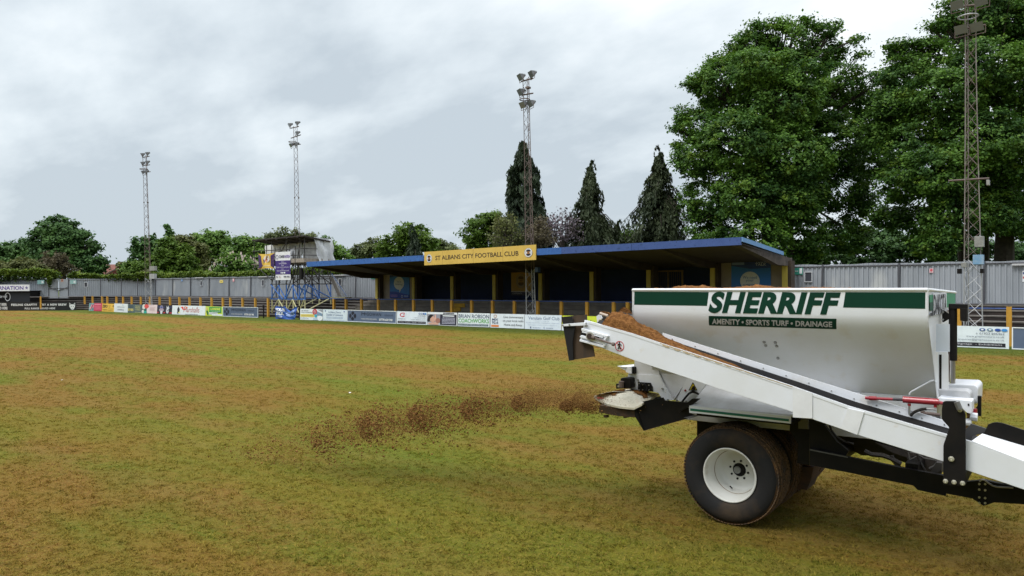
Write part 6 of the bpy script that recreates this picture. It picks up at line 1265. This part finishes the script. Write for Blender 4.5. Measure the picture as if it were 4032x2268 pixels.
spray('soil_dust', [((2150, 1562), 200, 50, 7.4, 10000, .34), ((1920, 1592), 260, 56, 7.2, 10000, .34), ((1640, 1642), 250, 62, 6.95, 8000, .37), ((1400, 1698), 240, 62, 6.7, 5000, .4), ((1150, 1765), 200, 60, 6.5, 1600, .45), ((2300, 1575), 90, 38, 7.45, 4500, .34)],
      mat('dry_soil_dust', (.30, .165, .055), .95, spec=.05, col2=(.17, .088, .03), nscale=12, island=.6), 'finer pale brown soil drifting around the thrown clumps', .0035, .006)
# crumbs lying on the turf
V, nP = [], 1500
px_ = 900 + rng.random(nP) * 1700; d = 5.9 + rng.random(nP) ** 1.3 * 12; ss = .0025 + .004 * rng.random(nP) ** 2
gp = np.array([(lambda q_: (q_.x, q_.y, 0))(at_D(a, 1600, b)) for a, b in zip(px_, d)])
ang = rng.normal(size=(nP, 3, 3)); Qm, _ = np.linalg.qr(ang); V = gp[:, None, :] + np.array((0, 0, .004)) + (T4[None] @ Qm) * ss[:, None, None]
Fq = (np.arange(nP)[:, None, None] * 4 + np.array([(0, 1, 2), (0, 2, 3), (0, 3, 1), (1, 3, 2)])[None]).reshape(-1, 3)
tag(fast_mesh('soil_crumbs', V.reshape(-1, 3), Fq, M_fly), 'small dark soil crumbs scattered on the turf', 'soil', kind='stuff')
for px, py, r, lb in ((1379, 1549, .035, 'crumpled white paper scrap on the grass left of the spreader, nearer of the two'), (244, 1498, .03, 'tiny white paper scrap on the grass near the left edge')):
    c = at_Z(px, py); q = MB(); rr = random.Random(px); pt = [c + Vector((rr.uniform(-r, r), rr.uniform(-r, r), rr.uniform(.005, r * .9))) for _ in range(7)]; q.add(pt, [(0, 1, 2), (0, 2, 3), (0, 3, 4), (0, 4, 5), (1, 5, 6), (2, 6, 4), (3, 1, 6)]); tag(q.build('paper_scrap', paint(235, 235, 235)), lb, 'litter')
# ---------------------------------------------------------------- vegetation
def leafmat(name, c1, c2, transl=.25, sc=.35, c3=None): return mat(name, c1, .65, col2=c2, nscale=sc, nrange=(.34, .70), island=.22, detail=3, transl=transl, spec=.3, col3=c3, n3scale=1.3, n3range=(.55, .72))
def quads(C, Nn, size, asp=1.6, seed=0, up=None):
    """diamond leaves: centres C, normals Nn"""
    r = np.random.default_rng(seed); n = len(C); Nn = Nn / np.linalg.norm(Nn, axis=1, keepdims=True)
    t = r.normal(size=(n, 3)) if up is None else up + r.normal(size=(n, 3)) * .35
    t -= (t * Nn).sum(1, keepdims=True) * Nn; t /= np.linalg.norm(t, axis=1, keepdims=True) + 1e-9; b = np.cross(Nn, t)
    s = (size * (.6 + .8 * r.random(n)))[:, None] if np.isscalar(size) else size[:, None]
    V = np.stack([C - t * s * asp * .5, C + b * s * .5 + Nn * s * .12, C + t * s * asp * .5, C - b * s * .5 + Nn * s * .12], 1)
    return V.reshape(-1, 3), np.arange(n * 4).reshape(-1, 4)
def crown_points(blobs, n, clump, seed, hollow=.55, droop=0.):
    r = np.random.default_rng(seed); B = np.array(blobs, float); w_ = B[:, 3] ** 2 * 1.0; w_ /= w_.sum()
    per = 60; nc = max(8, n // per); bi = r.choice(len(B), nc, p=w_); d = r.normal(size=(nc, 3)); d /= np.linalg.norm(d, axis=1, keepdims=True)
    rad = B[bi, 3] * (hollow + (1.05 - hollow) * r.random(nc) ** .45); sq = np.stack([np.ones(nc), np.ones(nc), B[bi, 4] if B.shape[1] > 4 else np.ones(nc)], 1)
    cc = B[bi, :3] + d * rad[:, None] * sq
    k = r.integers(0, nc, n); cs = clump * (.55 + .9 * r.random(nc))
    off = r.normal(size=(n, 3)) * cs[k][:, None] * np.array((.55, .55, .30)); off[:, 2] -= droop * (np.abs(off[:, 0]) + np.abs(off[:, 1]))
    P = cc[k] + off; Nn = d[k] * .6 + r.normal(size=(n, 3)) * .55 + np.array((0, 0, .75)); return P, Nn
def trunk(q, base, h, r0, blobs, seed, lean=0.):
    rr = random.Random(seed); base = Vector(base); top = base + Vector((rr.uniform(-.4, .4) + lean, rr.uniform(-.4, .4), h)); n = 5
    q.path([base.lerp(top, i / n) + Vector((rr.uniform(-.12, .12), rr.uniform(-.12, .12), 0)) * (i > 0) for i in range(n + 1)], [r0 * (1 - .55 * i / n) for i in range(n + 1)], 9)
    for b in blobs:
        c = Vector(b[:3]); f = rr.uniform(.4, .95); s = base.lerp(top, f); m = s.lerp(c, .55) + Vector((0, 0, .12 * (c - s).length)) ; e = c + Vector((rr.uniform(-1, 1), rr.uniform(-1, 1), rr.uniform(0, 1))) * b[3] * .5
        q.path([s, m, e], [r0 * .26, r0 * .13, r0 * .04], 6)
        for _ in range(3):
            e2 = c + Vector((rr.uniform(-1, 1), rr.uniform(-1, 1), rr.uniform(-.6, .8))) * b[3] * .8; q.path([m, e2], [r0 * .08, .015], 5)
def tree(name, D, blobs_px, n, leaf, m, label, clump=.6, base=None, r0=.3, hollow=.55, seed=1, group=None, tr=True, cat='tree', depth=1., zbase=0., droop=0., asp=1.5, dj=.35):
    """blobs_px: (px, py, radius px, depth offset m, squash)"""
    r = random.Random(seed); bl = []
    for b in blobs_px:
        c = at_D(b[0], b[1], D + (b[3] if len(b) > 3 else 0) * depth); rad = b[2] * D / FPX
        bl.append((c.x, c.y, c.z, rad, b[4] if len(b) > 4 else .85))
    bx_ = base if base is not None else sum(b[0] for b in blobs_px) / len(blobs_px)
    g0_ = at_D(bx_, 1100, D); g0_.z = zbase
    e_ = empty(name, g0_, 0, label, cat, group)
    P, Nn = crown_points(bl, n, clump, seed, hollow, droop); V, Fq = quads(P, Nn, leaf, asp, seed)
    fast_mesh('crown', V, Fq, m, e_)
    if tr: q = MB(); hh = max(1.5, (sum(b[2] for b in bl) / len(bl)) - zbase); trunk(q, g0_, hh, r0, bl, seed); q.build('trunk', M_bark, e_, fixn=False)
    return e_
L_dark = leafmat('leaf_dark', (0.034, 0.088, 0.023), (0.097, 0.192, 0.045))
L_mid = leafmat('leaf_mid', (0.059, 0.136, 0.021), (0.173, 0.284, 0.048))
L_bright = leafmat('leaf_bright', (.050, .105, .008), (.125, .205, .022), .3)
L_maple = leafmat('leaf_maple', (0.030, 0.083, 0.017), (0.114, 0.227, 0.025), .3, .45, c3=(.15, .23, .018))
L_olive = leafmat('leaf_olive', (0.072, 0.087, 0.026), (0.160, 0.174, 0.051))
L_pale = leafmat('leaf_pale', (.085, .11, .045), (.17, .20, .075), .3)
L_brown = leafmat('leaf_brown', (.075, .065, .035), (.14, .115, .065))
L_con = leafmat('needle_dark', (.018, .032, .018), (.045, .068, .032), .12)
L_con2 = leafmat('needle_olive', (.024, .038, .017), (.058, .075, .030), .12)
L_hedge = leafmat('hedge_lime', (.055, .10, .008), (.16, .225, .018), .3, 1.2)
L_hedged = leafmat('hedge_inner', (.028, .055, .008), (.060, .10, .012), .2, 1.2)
# big maples on the right
mb = []
R_ = random.Random(3)
def ring_blobs(cx, cy, rx, ry, n, r, dz=4, seed=1):
    rr = random.Random(seed); out = []
    for i in range(n):
        a = 2 * PI * i / n + rr.uniform(-.15, .15); out.append((cx + rx * math.cos(a), cy - ry * math.sin(a), r * rr.uniform(.75, 1.2), rr.uniform(-dz, dz), .8))
    return out
m1 = [(2830, 320, 110, 0), (2720, 480, 85, 0), (2960, 200, 95, 1), (3100, 165, 85, 0), (3220, 215, 85, 1), (3310, 310, 80, 0), (2730, 620, 95, -1), (2760, 780, 100, 0), (2790, 910, 85, -1), (2900, 560, 140, -3), (3060, 400, 150, -2), (3200, 420, 130, 1), (3100, 620, 150, -3), (2930, 760, 120, -3), (3090, 800, 110, -3), (3280, 560, 130, 0), (3300, 740, 110, 1), (3150, 930, 110, -1), (3330, 920, 90, 1), (2990, 930, 95, -4), (3400, 400, 75, 2), (3440, 520, 80, 2), (3430, 640, 80, 2), (2850, 420, 90, 3), (3000, 300, 110, 3), (2960, 265, 85, -3), (3080, 275, 85, -3), (3180, 300, 85, -2), (3380, 800, 70, 1)]
def tips(pts, r=16, dz=0): return [(x, y, r * (.8 + .5 * ((x * 7 + y) % 3) / 3), dz, .9) for x, y in pts]
m1 += tips([(2880, 235), (2925, 165), (2998, 100), (3040, 102), (3078, 100), (3100, 98), (3170, 92), (3229, 100), (3290, 100), (3370, 155), (3390, 205), (2790, 235), (2765, 285), (2690, 345), (2705, 310), (2645, 470), (2660, 440), (2640, 510), (2650, 570), (2655, 640), (3455, 300), (3475, 320), (3060, 120), (3140, 115), (3260, 130), (2840, 250), (2960, 120)], 24)
m1 = [(b[0] + max(0, 2900 - b[0]) * .13, b[1] + (0 if b[2] < 40 else 6), b[2], b[3], .8) for b in m1]
tree('maple_tree', 50, m1, 190000, .125, L_maple, 'huge domed maple tree behind the right end of the blue stand', .42, base=3030, r0=.55, hollow=.5, seed=11, group='big maples on the right')
m2 = [(3570, 290, 78, 0), (3650, 225, 82, 0), (3480, 470, 70, 1), (3490, 350, 45, 1), (3790, 130, 90, 1), (3890, 70, 115, 0), (4000, 60, 120, 0), (4120, 150, 130, 0), (3530, 410, 85, 0), (3600, 560, 110, -1), (3720, 380, 130, -2), (3880, 280, 140, -2), (4040, 320, 140, -2), (3560, 720, 95, -1), (3700, 680, 130, -3), (3860, 560, 140, -3), (4020, 600, 150, -3), (3760, 860, 110, -3), (3600, 880, 90, 1), (3900, 830, 110, -2), (4050, 850, 110, -1), (4160, 500, 150, 0), (3950, -40, 130, 1), (3480, 540, 70, 1), (3500, 860, 60, 1), (3680, 970, 60, -3), (4180, 760, 110, 0), (4200, -20, 120, 0)]
m2 += tips([(3510, 190), (3530, 215), (3560, 180), (3645, 165), (3690, 110), (3700, 95), (3735, 50), (3520, 275), (3497, 300), (3740, 20)], 26)
m2 = [(b[0], b[1], b[2], b[3], .8) for b in m2]
tree('maple_tree', 46, m2, 200000, .12, L_maple, 'huge maple tree at the right edge behind the nearest floodlight mast', .42, base=3960, r0=.65, hollow=.5, seed=12, group='big maples on the right')
for k, (px, dd, rr_) in enumerate(((2965, 51, .3), (3055, 52, .35), (3100, 49, .22), (3800, 50, .3), (3870, 49, .25))):
    g_ = at_D(px, 1000, dd); g_.z = 0; q = MB(); t_ = g_ + Vector((random.uniform(-.8, .8), 0, 9)); q.path([g_, g_.lerp(t_, .5) + Vector((.15, 0, 0)), t_], [rr_, rr_ * .8, rr_ * .4], 8)
    lb = ['dark trunk left of the domed maple, just above the end of the stand roof', 'thick dark trunk under the domed maple, right of the stand roof', 'slender dark trunk under the right side of the domed maple', 'dark trunk left of the nearest mast', 'dark trunk right of the nearest mast'][k]
    e_ = empty('tree', g_, 0, lb, 'tree', 'trunks under the maples'); q.build('trunk', M_bark, e_, fixn=False)
    c = at_D(px, 760, dd); P, Nn = crown_points([(c.x, c.y, c.z, 2.2, .8)], 3500, .6, 60 + k); V, Fq = quads(P, Nn, .17, 1.5, k); fast_mesh('crown', V, Fq, L_maple, e_)
# dark understorey behind the maples
tree('laurel_bush', 58, [(3180, 1010, 70, 0), (3300, 1020, 80, 0), (3420, 1000, 80, 0), (3540, 1000, 80, 0), (3660, 1010, 70, 0), (3780, 1010, 80, 0), (3900, 1015, 70, 0), (4040, 1010, 80, 0), (3080, 1030, 60, 0), (3480, 940, 60, 2), (3360, 930, 60, 2)], 26000, .2, L_dark, 'dark evergreen undergrowth between the maples and the right fence', .5, seed=21, cat='bush', r0=.1)
# weeping conifers
def conifer(px, ytop, ybase, hw, D, n, m, label, seed, ex=.9, needle=.16):
    r = np.random.default_rng(seed); g_ = at_D(px, ybase, D); zt = at_D(px, ytop, D).z; zb = at_D(px, ybase, D).z; g_.z = 0; H = zt - zb; W = hw * D / FPX
    e_ = empty('conifer', g_, 0, label, 'conifer tree', 'conifers behind the stand')
    nb_ = 120; C, Nn, U = [], [], []; q = MB(); q.tube(g_, (g_.x, g_.y, zt - .2), .22, .03, 8)
    per = n // nb_
    for b in range(nb_):
        f = r.random() ** .85; z = zt - .15 - f * (H + .6); a = r.random() * 2 * PI
        rad = W * 1.5 * (.02 + .98 * f ** ex) * (.36 + .80 * r.random()) * (1.0 if r.random() > .15 else 1.2)
        s = r.random(per) ** .7; dx, dy = math.cos(a), math.sin(a); zz_ = z + .22 * rad * np.sin(s * 2.2) - .55 * rad * s ** 2
        lat = r.normal(size=per) * (.07 + .05 * rad)
        hang = np.abs(r.normal(size=per)) * (.16 + .12 * rad) * (.4 + s)
        C.append(np.stack([g_.x + dx * rad * s - dy * lat, g_.y + dy * rad * s + dx * lat, zz_ - hang], 1))
        nn_ = r.normal(size=(per, 3)) * .6 + np.array((dx, dy, .15)); Nn.append(nn_); U.append(np.tile((dx * .25, dy * .25, -1.0), (per, 1)))
        if b % 3 == 0: q.path([(g_.x, g_.y, z), (g_.x + dx * rad * .5, g_.y + dy * rad * .5, z + .18 * rad), (g_.x + dx * rad, g_.y + dy * rad, z - .35 * rad)], [.05, .03, .01], 4)
    sg = 1 if seed % 2 == 0 else -1
    for hk, (dz_, L_) in enumerate(((0, .42), (1.1, .5), (1.9, .6))):
        if ex < .6: break
        s = r.random(42); sd_ = sg if hk != 1 else -sg; ax_ = np.array(R0[:]) * sd_
        C.append(np.array((g_.x, g_.y, zt - dz_))[None] + ax_[None] * (L_ * s)[:, None] + np.stack([np.zeros(42), np.zeros(42), .35 * np.sin(s * 2.6) - .5 * s ** 3 - np.abs(r.normal(size=42)) * .12], 1)); Nn.append(r.normal(size=(42, 3))); U.append(np.tile((0, 0, -1.), (42, 1)))
    C = np.concatenate(C); Nn = np.concatenate(Nn); U = np.concatenate(U); V, Fq = quads(C, Nn, needle, 2.6, seed, U); fast_mesh('crown', V, Fq, m, e_)
    q.build('trunk', M_bark, e_, fixn=False); return e_
conifer(2062, 556, 985, 96, 57, 26000, L_con, 'dense blue green conifer directly behind the third floodlight mast', 31, ex=.55, needle=.17)
conifer(2325, 648, 975, 128, 55, 17000, L_con2, 'weeping conifer with a hooked tip, middle of the three behind the stand', 32, needle=.12)
conifer(2600, 590, 965, 128, 53, 21000, L_con2, 'weeping conifer touching the left side of the domed maple', 33, needle=.12)
conifer(2430, 880, 975, 70, 58, 6000, L_con2, 'low dark conifer between the two weeping conifers', 34, needle=.13)
conifer(1632, 905, 1010, 40, 62, 5000, L_con, 'small dark conifer among bright trees above the club sign', 35)
conifer(604, 925, 1040, 26, 108, 2200, L_dark, 'small dark pointed tree top behind the bright green maple', 36)
# sparse twiggy trees among the conifers
def twiggy(px, py, rad_px, D, label, seed, m, n=1800, nb=26, leaf=.12, yb=1010):
    rr = random.Random(seed); c = at_D(px, py, D); R_ = rad_px * D / FPX; g_ = at_D(px, yb, D); g_.z = 0
    e_ = empty('bare_tree', g_, 0, label, 'tree'); q = MB(); fork = Vector((g_.x, g_.y, max(1.5, c.z - R_ * .9))); q.path([g_, fork], [.16, .12], 7); P = []
    for _ in range(nb):
        d = Vector((rr.gauss(0, 1), rr.gauss(0, 1), rr.gauss(.3, .8))).normalized(); e2 = c + d * R_ * rr.uniform(.6, 1.05); m_ = fork.lerp(e2, .5) + Vector((rr.uniform(-.3, .3), rr.uniform(-.3, .3), .25 * R_)); q.path([fork, m_, e2], [.05, .03, .008], 4)
        for _ in range(5):
            s = m_.lerp(e2, rr.random()); t_ = s + Vector((rr.gauss(0, 1), rr.gauss(0, 1), rr.gauss(0, .8))) * R_ * .22; q.path([s, t_], [.014, .006], 3); P += [t_[:], s.lerp(t_, .6)[:]]
    q.build('branches', mat('pale_bark', (.15, .12, .105), .9, col2=(.09, .07, .06), nscale=4), e_, fixn=False)
    r = np.random.default_rng(seed); P = np.array(P); k = r.integers(0, len(P), n); C = P[k] + r.normal(size=(n, 3)) * .16; V, Fq = quads(C, r.normal(size=(n, 3)) + np.array((0, 0, .5)), leaf, 1.4, seed); fast_mesh('crown', V, Fq, m, e_)
twiggy(1990, 920, 75, 52, 'thin leaved bare tree left of the third mast, above the club sign', 41, L_olive, 2200)
twiggy(2115, 925, 70, 52, 'thin leaved bare tree right of the third mast', 42, L_brown, 2000)
twiggy(2215, 905, 90, 54, 'grey leafless shrub tree between the dense conifer and the hook tipped conifer', 43, mat('mauve_leaf', (.16, .13, .15), .8), 1200)
twiggy(2480, 940, 50, 56, 'sparse tree above the stand roof left of the last weeping conifer', 44, L_mid, 900)
# middle distance trees above the stand and tower
T = tree; G = 'trees beyond the left fence'
T('leafy_tree', 62, [(1900, 900, 60), (1860, 930, 45), (1945, 870, 50), (1950, 930, 50), (1880, 970, 40), (1990, 960, 45)], 9000, .15, L_bright, 'yellow green tree rising above the right half of the club sign', .4, seed=51, group=G, hollow=.4)
T('leafy_tree', 70, [(1560, 960, 50), (1600, 920, 45), (1640, 930, 45), (1680, 960, 40), (1520, 990, 35), (1610, 980, 50)], 9000, .17, L_bright, 'bright green tree above the left end of the club sign', .45, seed=52, group=G)
T('leafy_tree', 95, [(1430, 985, 38), (1470, 960, 30), (1500, 1000, 35), (1400, 1010, 28)], 6000, .2, L_pale, 'pale grey green tree above the fascia between tower and club sign', .5, seed=53, group=G, hollow=.3)
T('leafy_tree', 95, [(1720, 965, 32), (1760, 975, 30), (1700, 990, 25), (1790, 990, 20)], 4500, .2, L_pale, 'pale grey green tree right above the club sign, left of its middle', .5, seed=54, group=G, hollow=.3)
T('leafy_tree', 80, [(1320, 990, 35), (1350, 1010, 35), (1310, 1040, 40), (1280, 960, 25), (1370, 1050, 25)], 7000, .17, L_mid, 'green tree just right of the white scaffold sheets', .45, seed=55, group=G)
T('leafy_tree', 92, [(1060, 930, 26), (1110, 925, 28), (1165, 930, 26), (1215, 935, 24), (1150, 960, 50), (1080, 970, 40)], 6500, .2, L_pale, 'thin pale green tree crown peeping over the scaffold roof', .45, seed=56, group=G, hollow=.3)
T('leafy_tree', 100, [(960, 970, 42), (1010, 975, 45), (920, 1000, 45), (1040, 1010, 50), (980, 1030, 50)], 12000, .24, L_mid, 'dark green rounded tree just left of the scaffold tower', .6, seed=57, group=G)
T('chestnut_tree', 88, [(930, 1030, 38), (880, 1052, 35), (970, 1050, 40), (1010, 1065, 30), (850, 1072, 25)], 9000, .2, L_mid, 'low chestnut tree covered in pale flower candles behind the fence', .4, seed=58, group=G)
ch_ = bpy.data.objects.get('chestnut_tree'); r = np.random.default_rng(5); C = []
for (px, py, rp_) in ((930, 1030, 38), (880, 1052, 35), (970, 1050, 40), (1010, 1065, 30), (850, 1072, 25)):
    c = np.array(at_D(px, py, 88)[:]); R_ = rp_ * 88 / FPX
    for _ in range(42):
        d = r.normal(size=3); d /= np.linalg.norm(d); d[2] = abs(d[2]) if r.random() < .8 else d[2]; C.append(c + d * R_ * np.array((1.05, 1.05, .9)))
q = MB()
for c in C: q.tube(c, (c[0], c[1], c[2] + .3), .075, .02, 5)
q.build('blossom', mat('blossom', (.52, .42, .38), .8), ch_, fixn=False)
T('leafy_tree', 108, [(820, 960, 60), (780, 950, 35), (860, 945, 45), (870, 990, 50), (810, 1010, 50), (900, 1010, 35)], 9500, .26, L_mid, 'tall round open crowned tree right of the olive tree', .6, seed=59, group=G, hollow=.65)
T('leafy_tree', 102, [(730, 975, 48), (700, 950, 30), (760, 990, 45), (700, 1010, 50), (800, 1050, 40), (760, 1050, 40)], 10000, .24, L_olive, 'olive brown tree directly behind the bright green maple', .55, seed=60, group=G)
T('maple_tree', 94, [(660, 990, 42), (640, 1030, 45), (690, 1030, 45), (730, 1020, 38), (740, 1060, 38), (670, 1060, 50), (655, 955, 22), (725, 985, 20)], 15000, .22, L_bright, 'bright green bushy maple right of the leftmost mast', .45, seed=61, group=G, hollow=.6)
T('leafy_tree', 104, [(570, 960, 36), (545, 990, 30), (600, 970, 30), (590, 1010, 35), (550, 1030, 35), (520, 1050, 30)], 5500, .26, L_dark, 'open dark tree behind the leftmost mast', .6, seed=62, group=G, hollow=.7)
T('poplar_tip', 106, [(664, 902, 10), (670, 920, 11), (658, 890, 7), (676, 940, 12), (672, 958, 13)], 1500, .22, L_dark, 'thin dark leaning tree top poking above the olive tree', .3, seed=63, group=G, r0=.1)
T('leafy_bush', 90, [(530, 1055, 32), (560, 1060, 30), (500, 1070, 25), (590, 1072, 22)], 7000, .17, L_bright, 'lime green bush left of the leftmost mast, above the fence', .4, seed=64, group=G, cat='bush', r0=.1)
T('leafy_bush', 88, [(575, 1085, 20), (552, 1090, 16)], 1800, .16, L_olive, 'small olive bush over the fence top beside the leftmost mast', .3, seed=65, group=G, cat='bush', r0=.1)
T('oak_tree', 108, [(240, 890, 40), (200, 900, 50), (180, 950, 60), (270, 930, 60), (320, 960, 50), (240, 980, 80), (310, 1010, 60), (350, 1030, 50), (170, 1010, 60), (380, 1045, 35), (150, 970, 40), (300, 905, 30), (340, 1070, 45), (225, 868, 22), (365, 965, 22)], 24000, .27, L_dark, 'large dark oak tree towering behind the left fence', .65, seed=66, group=G, hollow=.6, base=250, r0=.5)
T('oak_tree', 112, [(100, 970, 45), (60, 990, 45), (20, 1000, 45), (-30, 990, 50), (110, 1020, 50), (40, 1035, 50), (-40, 1040, 50)], 12000, .27, L_dark, 'lower dark tree at the left edge beside the large oak', .65, seed=67, group=G, hollow=.6)
twiggy(215, 1045, 55, 96, 'sparse brown flowering tree in front of the large oak', 45, L_brown, 4500, 40, .2, 1080)
T('leafy_bush', 94, [(100, 1050, 40), (50, 1060, 35), (150, 1060, 30), (0, 1060, 35), (-40, 1060, 35)], 9000, .18, L_olive, 'broad olive green bush behind the left hedge', .4, seed=68, group=G, cat='bush', r0=.1)
T('leafy_tree', 118, [(470, 1030, 8), (475, 1045, 9), (492, 1040, 5)], 600, .25, L_olive, 'tiny distant tree top beside the house aerial', .3, seed=69, group=G, tr=False)
# clipped hedge tops growing over the fence
def hedge(pts, D_, label, dens=1, seed=1, thick=1.2, Y=None):
    """pts: (px, ytop, ybottom)"""
    r = np.random.default_rng(seed); C, Nn, Cd, Nd = [], [], [], []
    for (xa, ta, ba), (xb, tb, bb) in zip(pts, pts[1:]):
        f = (lambda x, y: at_Y(x, y, Y)) if Y else (lambda x, y: at_D(x, y, D_))
        A, B = f(xa, ta), f(xb, tb); A0, B0 = f(xa, ba), f(xb, bb); L = (B - A).length; n = int(L * 420 * dens)
        s = r.random(n); h = r.random(n) ** .55; base = np.array(A[:])[None] * (1 - s[:, None]) + np.array(B[:])[None] * s[:, None]; zl = A0.z * (1 - s) + B0.z * s
        z = zl + (base[:, 2] - zl) * h + r.normal(size=n) * .06 + (h > .8) * (.10 * np.sin(s * L * 2.3 + xa) + .07 * np.sin(s * L * 5.1)); u = np.array((B - A).normalized()[:]); nrm = np.array((-u[1], u[0], 0))
        dep = r.random(n) ** 1.5 * thick; P = base + nrm[None] * dep[:, None] * (1 if nrm[1] > 0 else -1); P[:, 2] = z
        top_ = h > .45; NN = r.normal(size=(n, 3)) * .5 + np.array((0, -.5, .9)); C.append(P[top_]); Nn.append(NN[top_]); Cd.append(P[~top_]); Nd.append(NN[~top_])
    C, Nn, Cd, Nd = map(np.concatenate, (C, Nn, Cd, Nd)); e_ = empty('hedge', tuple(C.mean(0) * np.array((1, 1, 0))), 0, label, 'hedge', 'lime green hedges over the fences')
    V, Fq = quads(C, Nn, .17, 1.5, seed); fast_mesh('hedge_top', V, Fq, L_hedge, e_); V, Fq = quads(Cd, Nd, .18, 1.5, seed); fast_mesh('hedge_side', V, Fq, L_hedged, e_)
hedge([(-150, 1066, 1117), (0, 1064, 1113), (80, 1060, 1109), (150, 1062, 1109), (200, 1066, 1109), (222, 1075, 1104)], 84, 'tall lime green hedge overhanging the fence left of the corner gate', 1.3, 71)
hedge([(186, 1088, 1129), (200, 1092, 1127)], 83.6, 'small hanging clump of hedge at the left post of the corner gate', 1.0, 72, .3)
hedge([(262, 1084, 1101), (285, 1073, 1109), (320, 1078, 1109), (380, 1086, 1107), (430, 1084, 1107), (480, 1078, 1107), (540, 1076, 1109), (598, 1076, 1107)], 84.6, 'ragged lime green hedge on the fence between the corner gate and the leftmost mast', 1.2, 73)
hedge([(598, 1078, 1105), (660, 1082, 1101), (720, 1074, 1097), (780, 1073, 1097), (850, 1080, 1097), (920, 1077, 1097), (990, 1070, 1095), (1060, 1068, 1095), (1130, 1066, 1095), (1200, 1060, 1093), (1260, 1054, 1093), (1330, 1055, 1093), (1400, 1062, 1093), (1440, 1070, 1093)], 0, 'long ragged lime hedge along the fence top from the leftmost mast to the stand', 1.0, 74, Y=40.3)

# unseen tree belt added behind the camera to darken the hopper slope and its reflections
r = np.random.default_rng(99); n = 16000; xx = r.uniform(-130, 110, n); hh = 12 + 3 * np.sin(xx * .13) + 2 * np.sin(xx * .37); C = np.stack([xx, -34 - 9 * r.random(n), hh * r.random(n) ** .8], 1)
V, Fq = quads(C, r.normal(size=(n, 3)) + np.array((0, .6, .5)), 1.5, 1.3, 99); tag(fast_mesh('added_tree_belt', V, Fq, L_dark), 'unseen tree belt added behind the camera to shade the hopper slope', 'wood', kind='stuff')
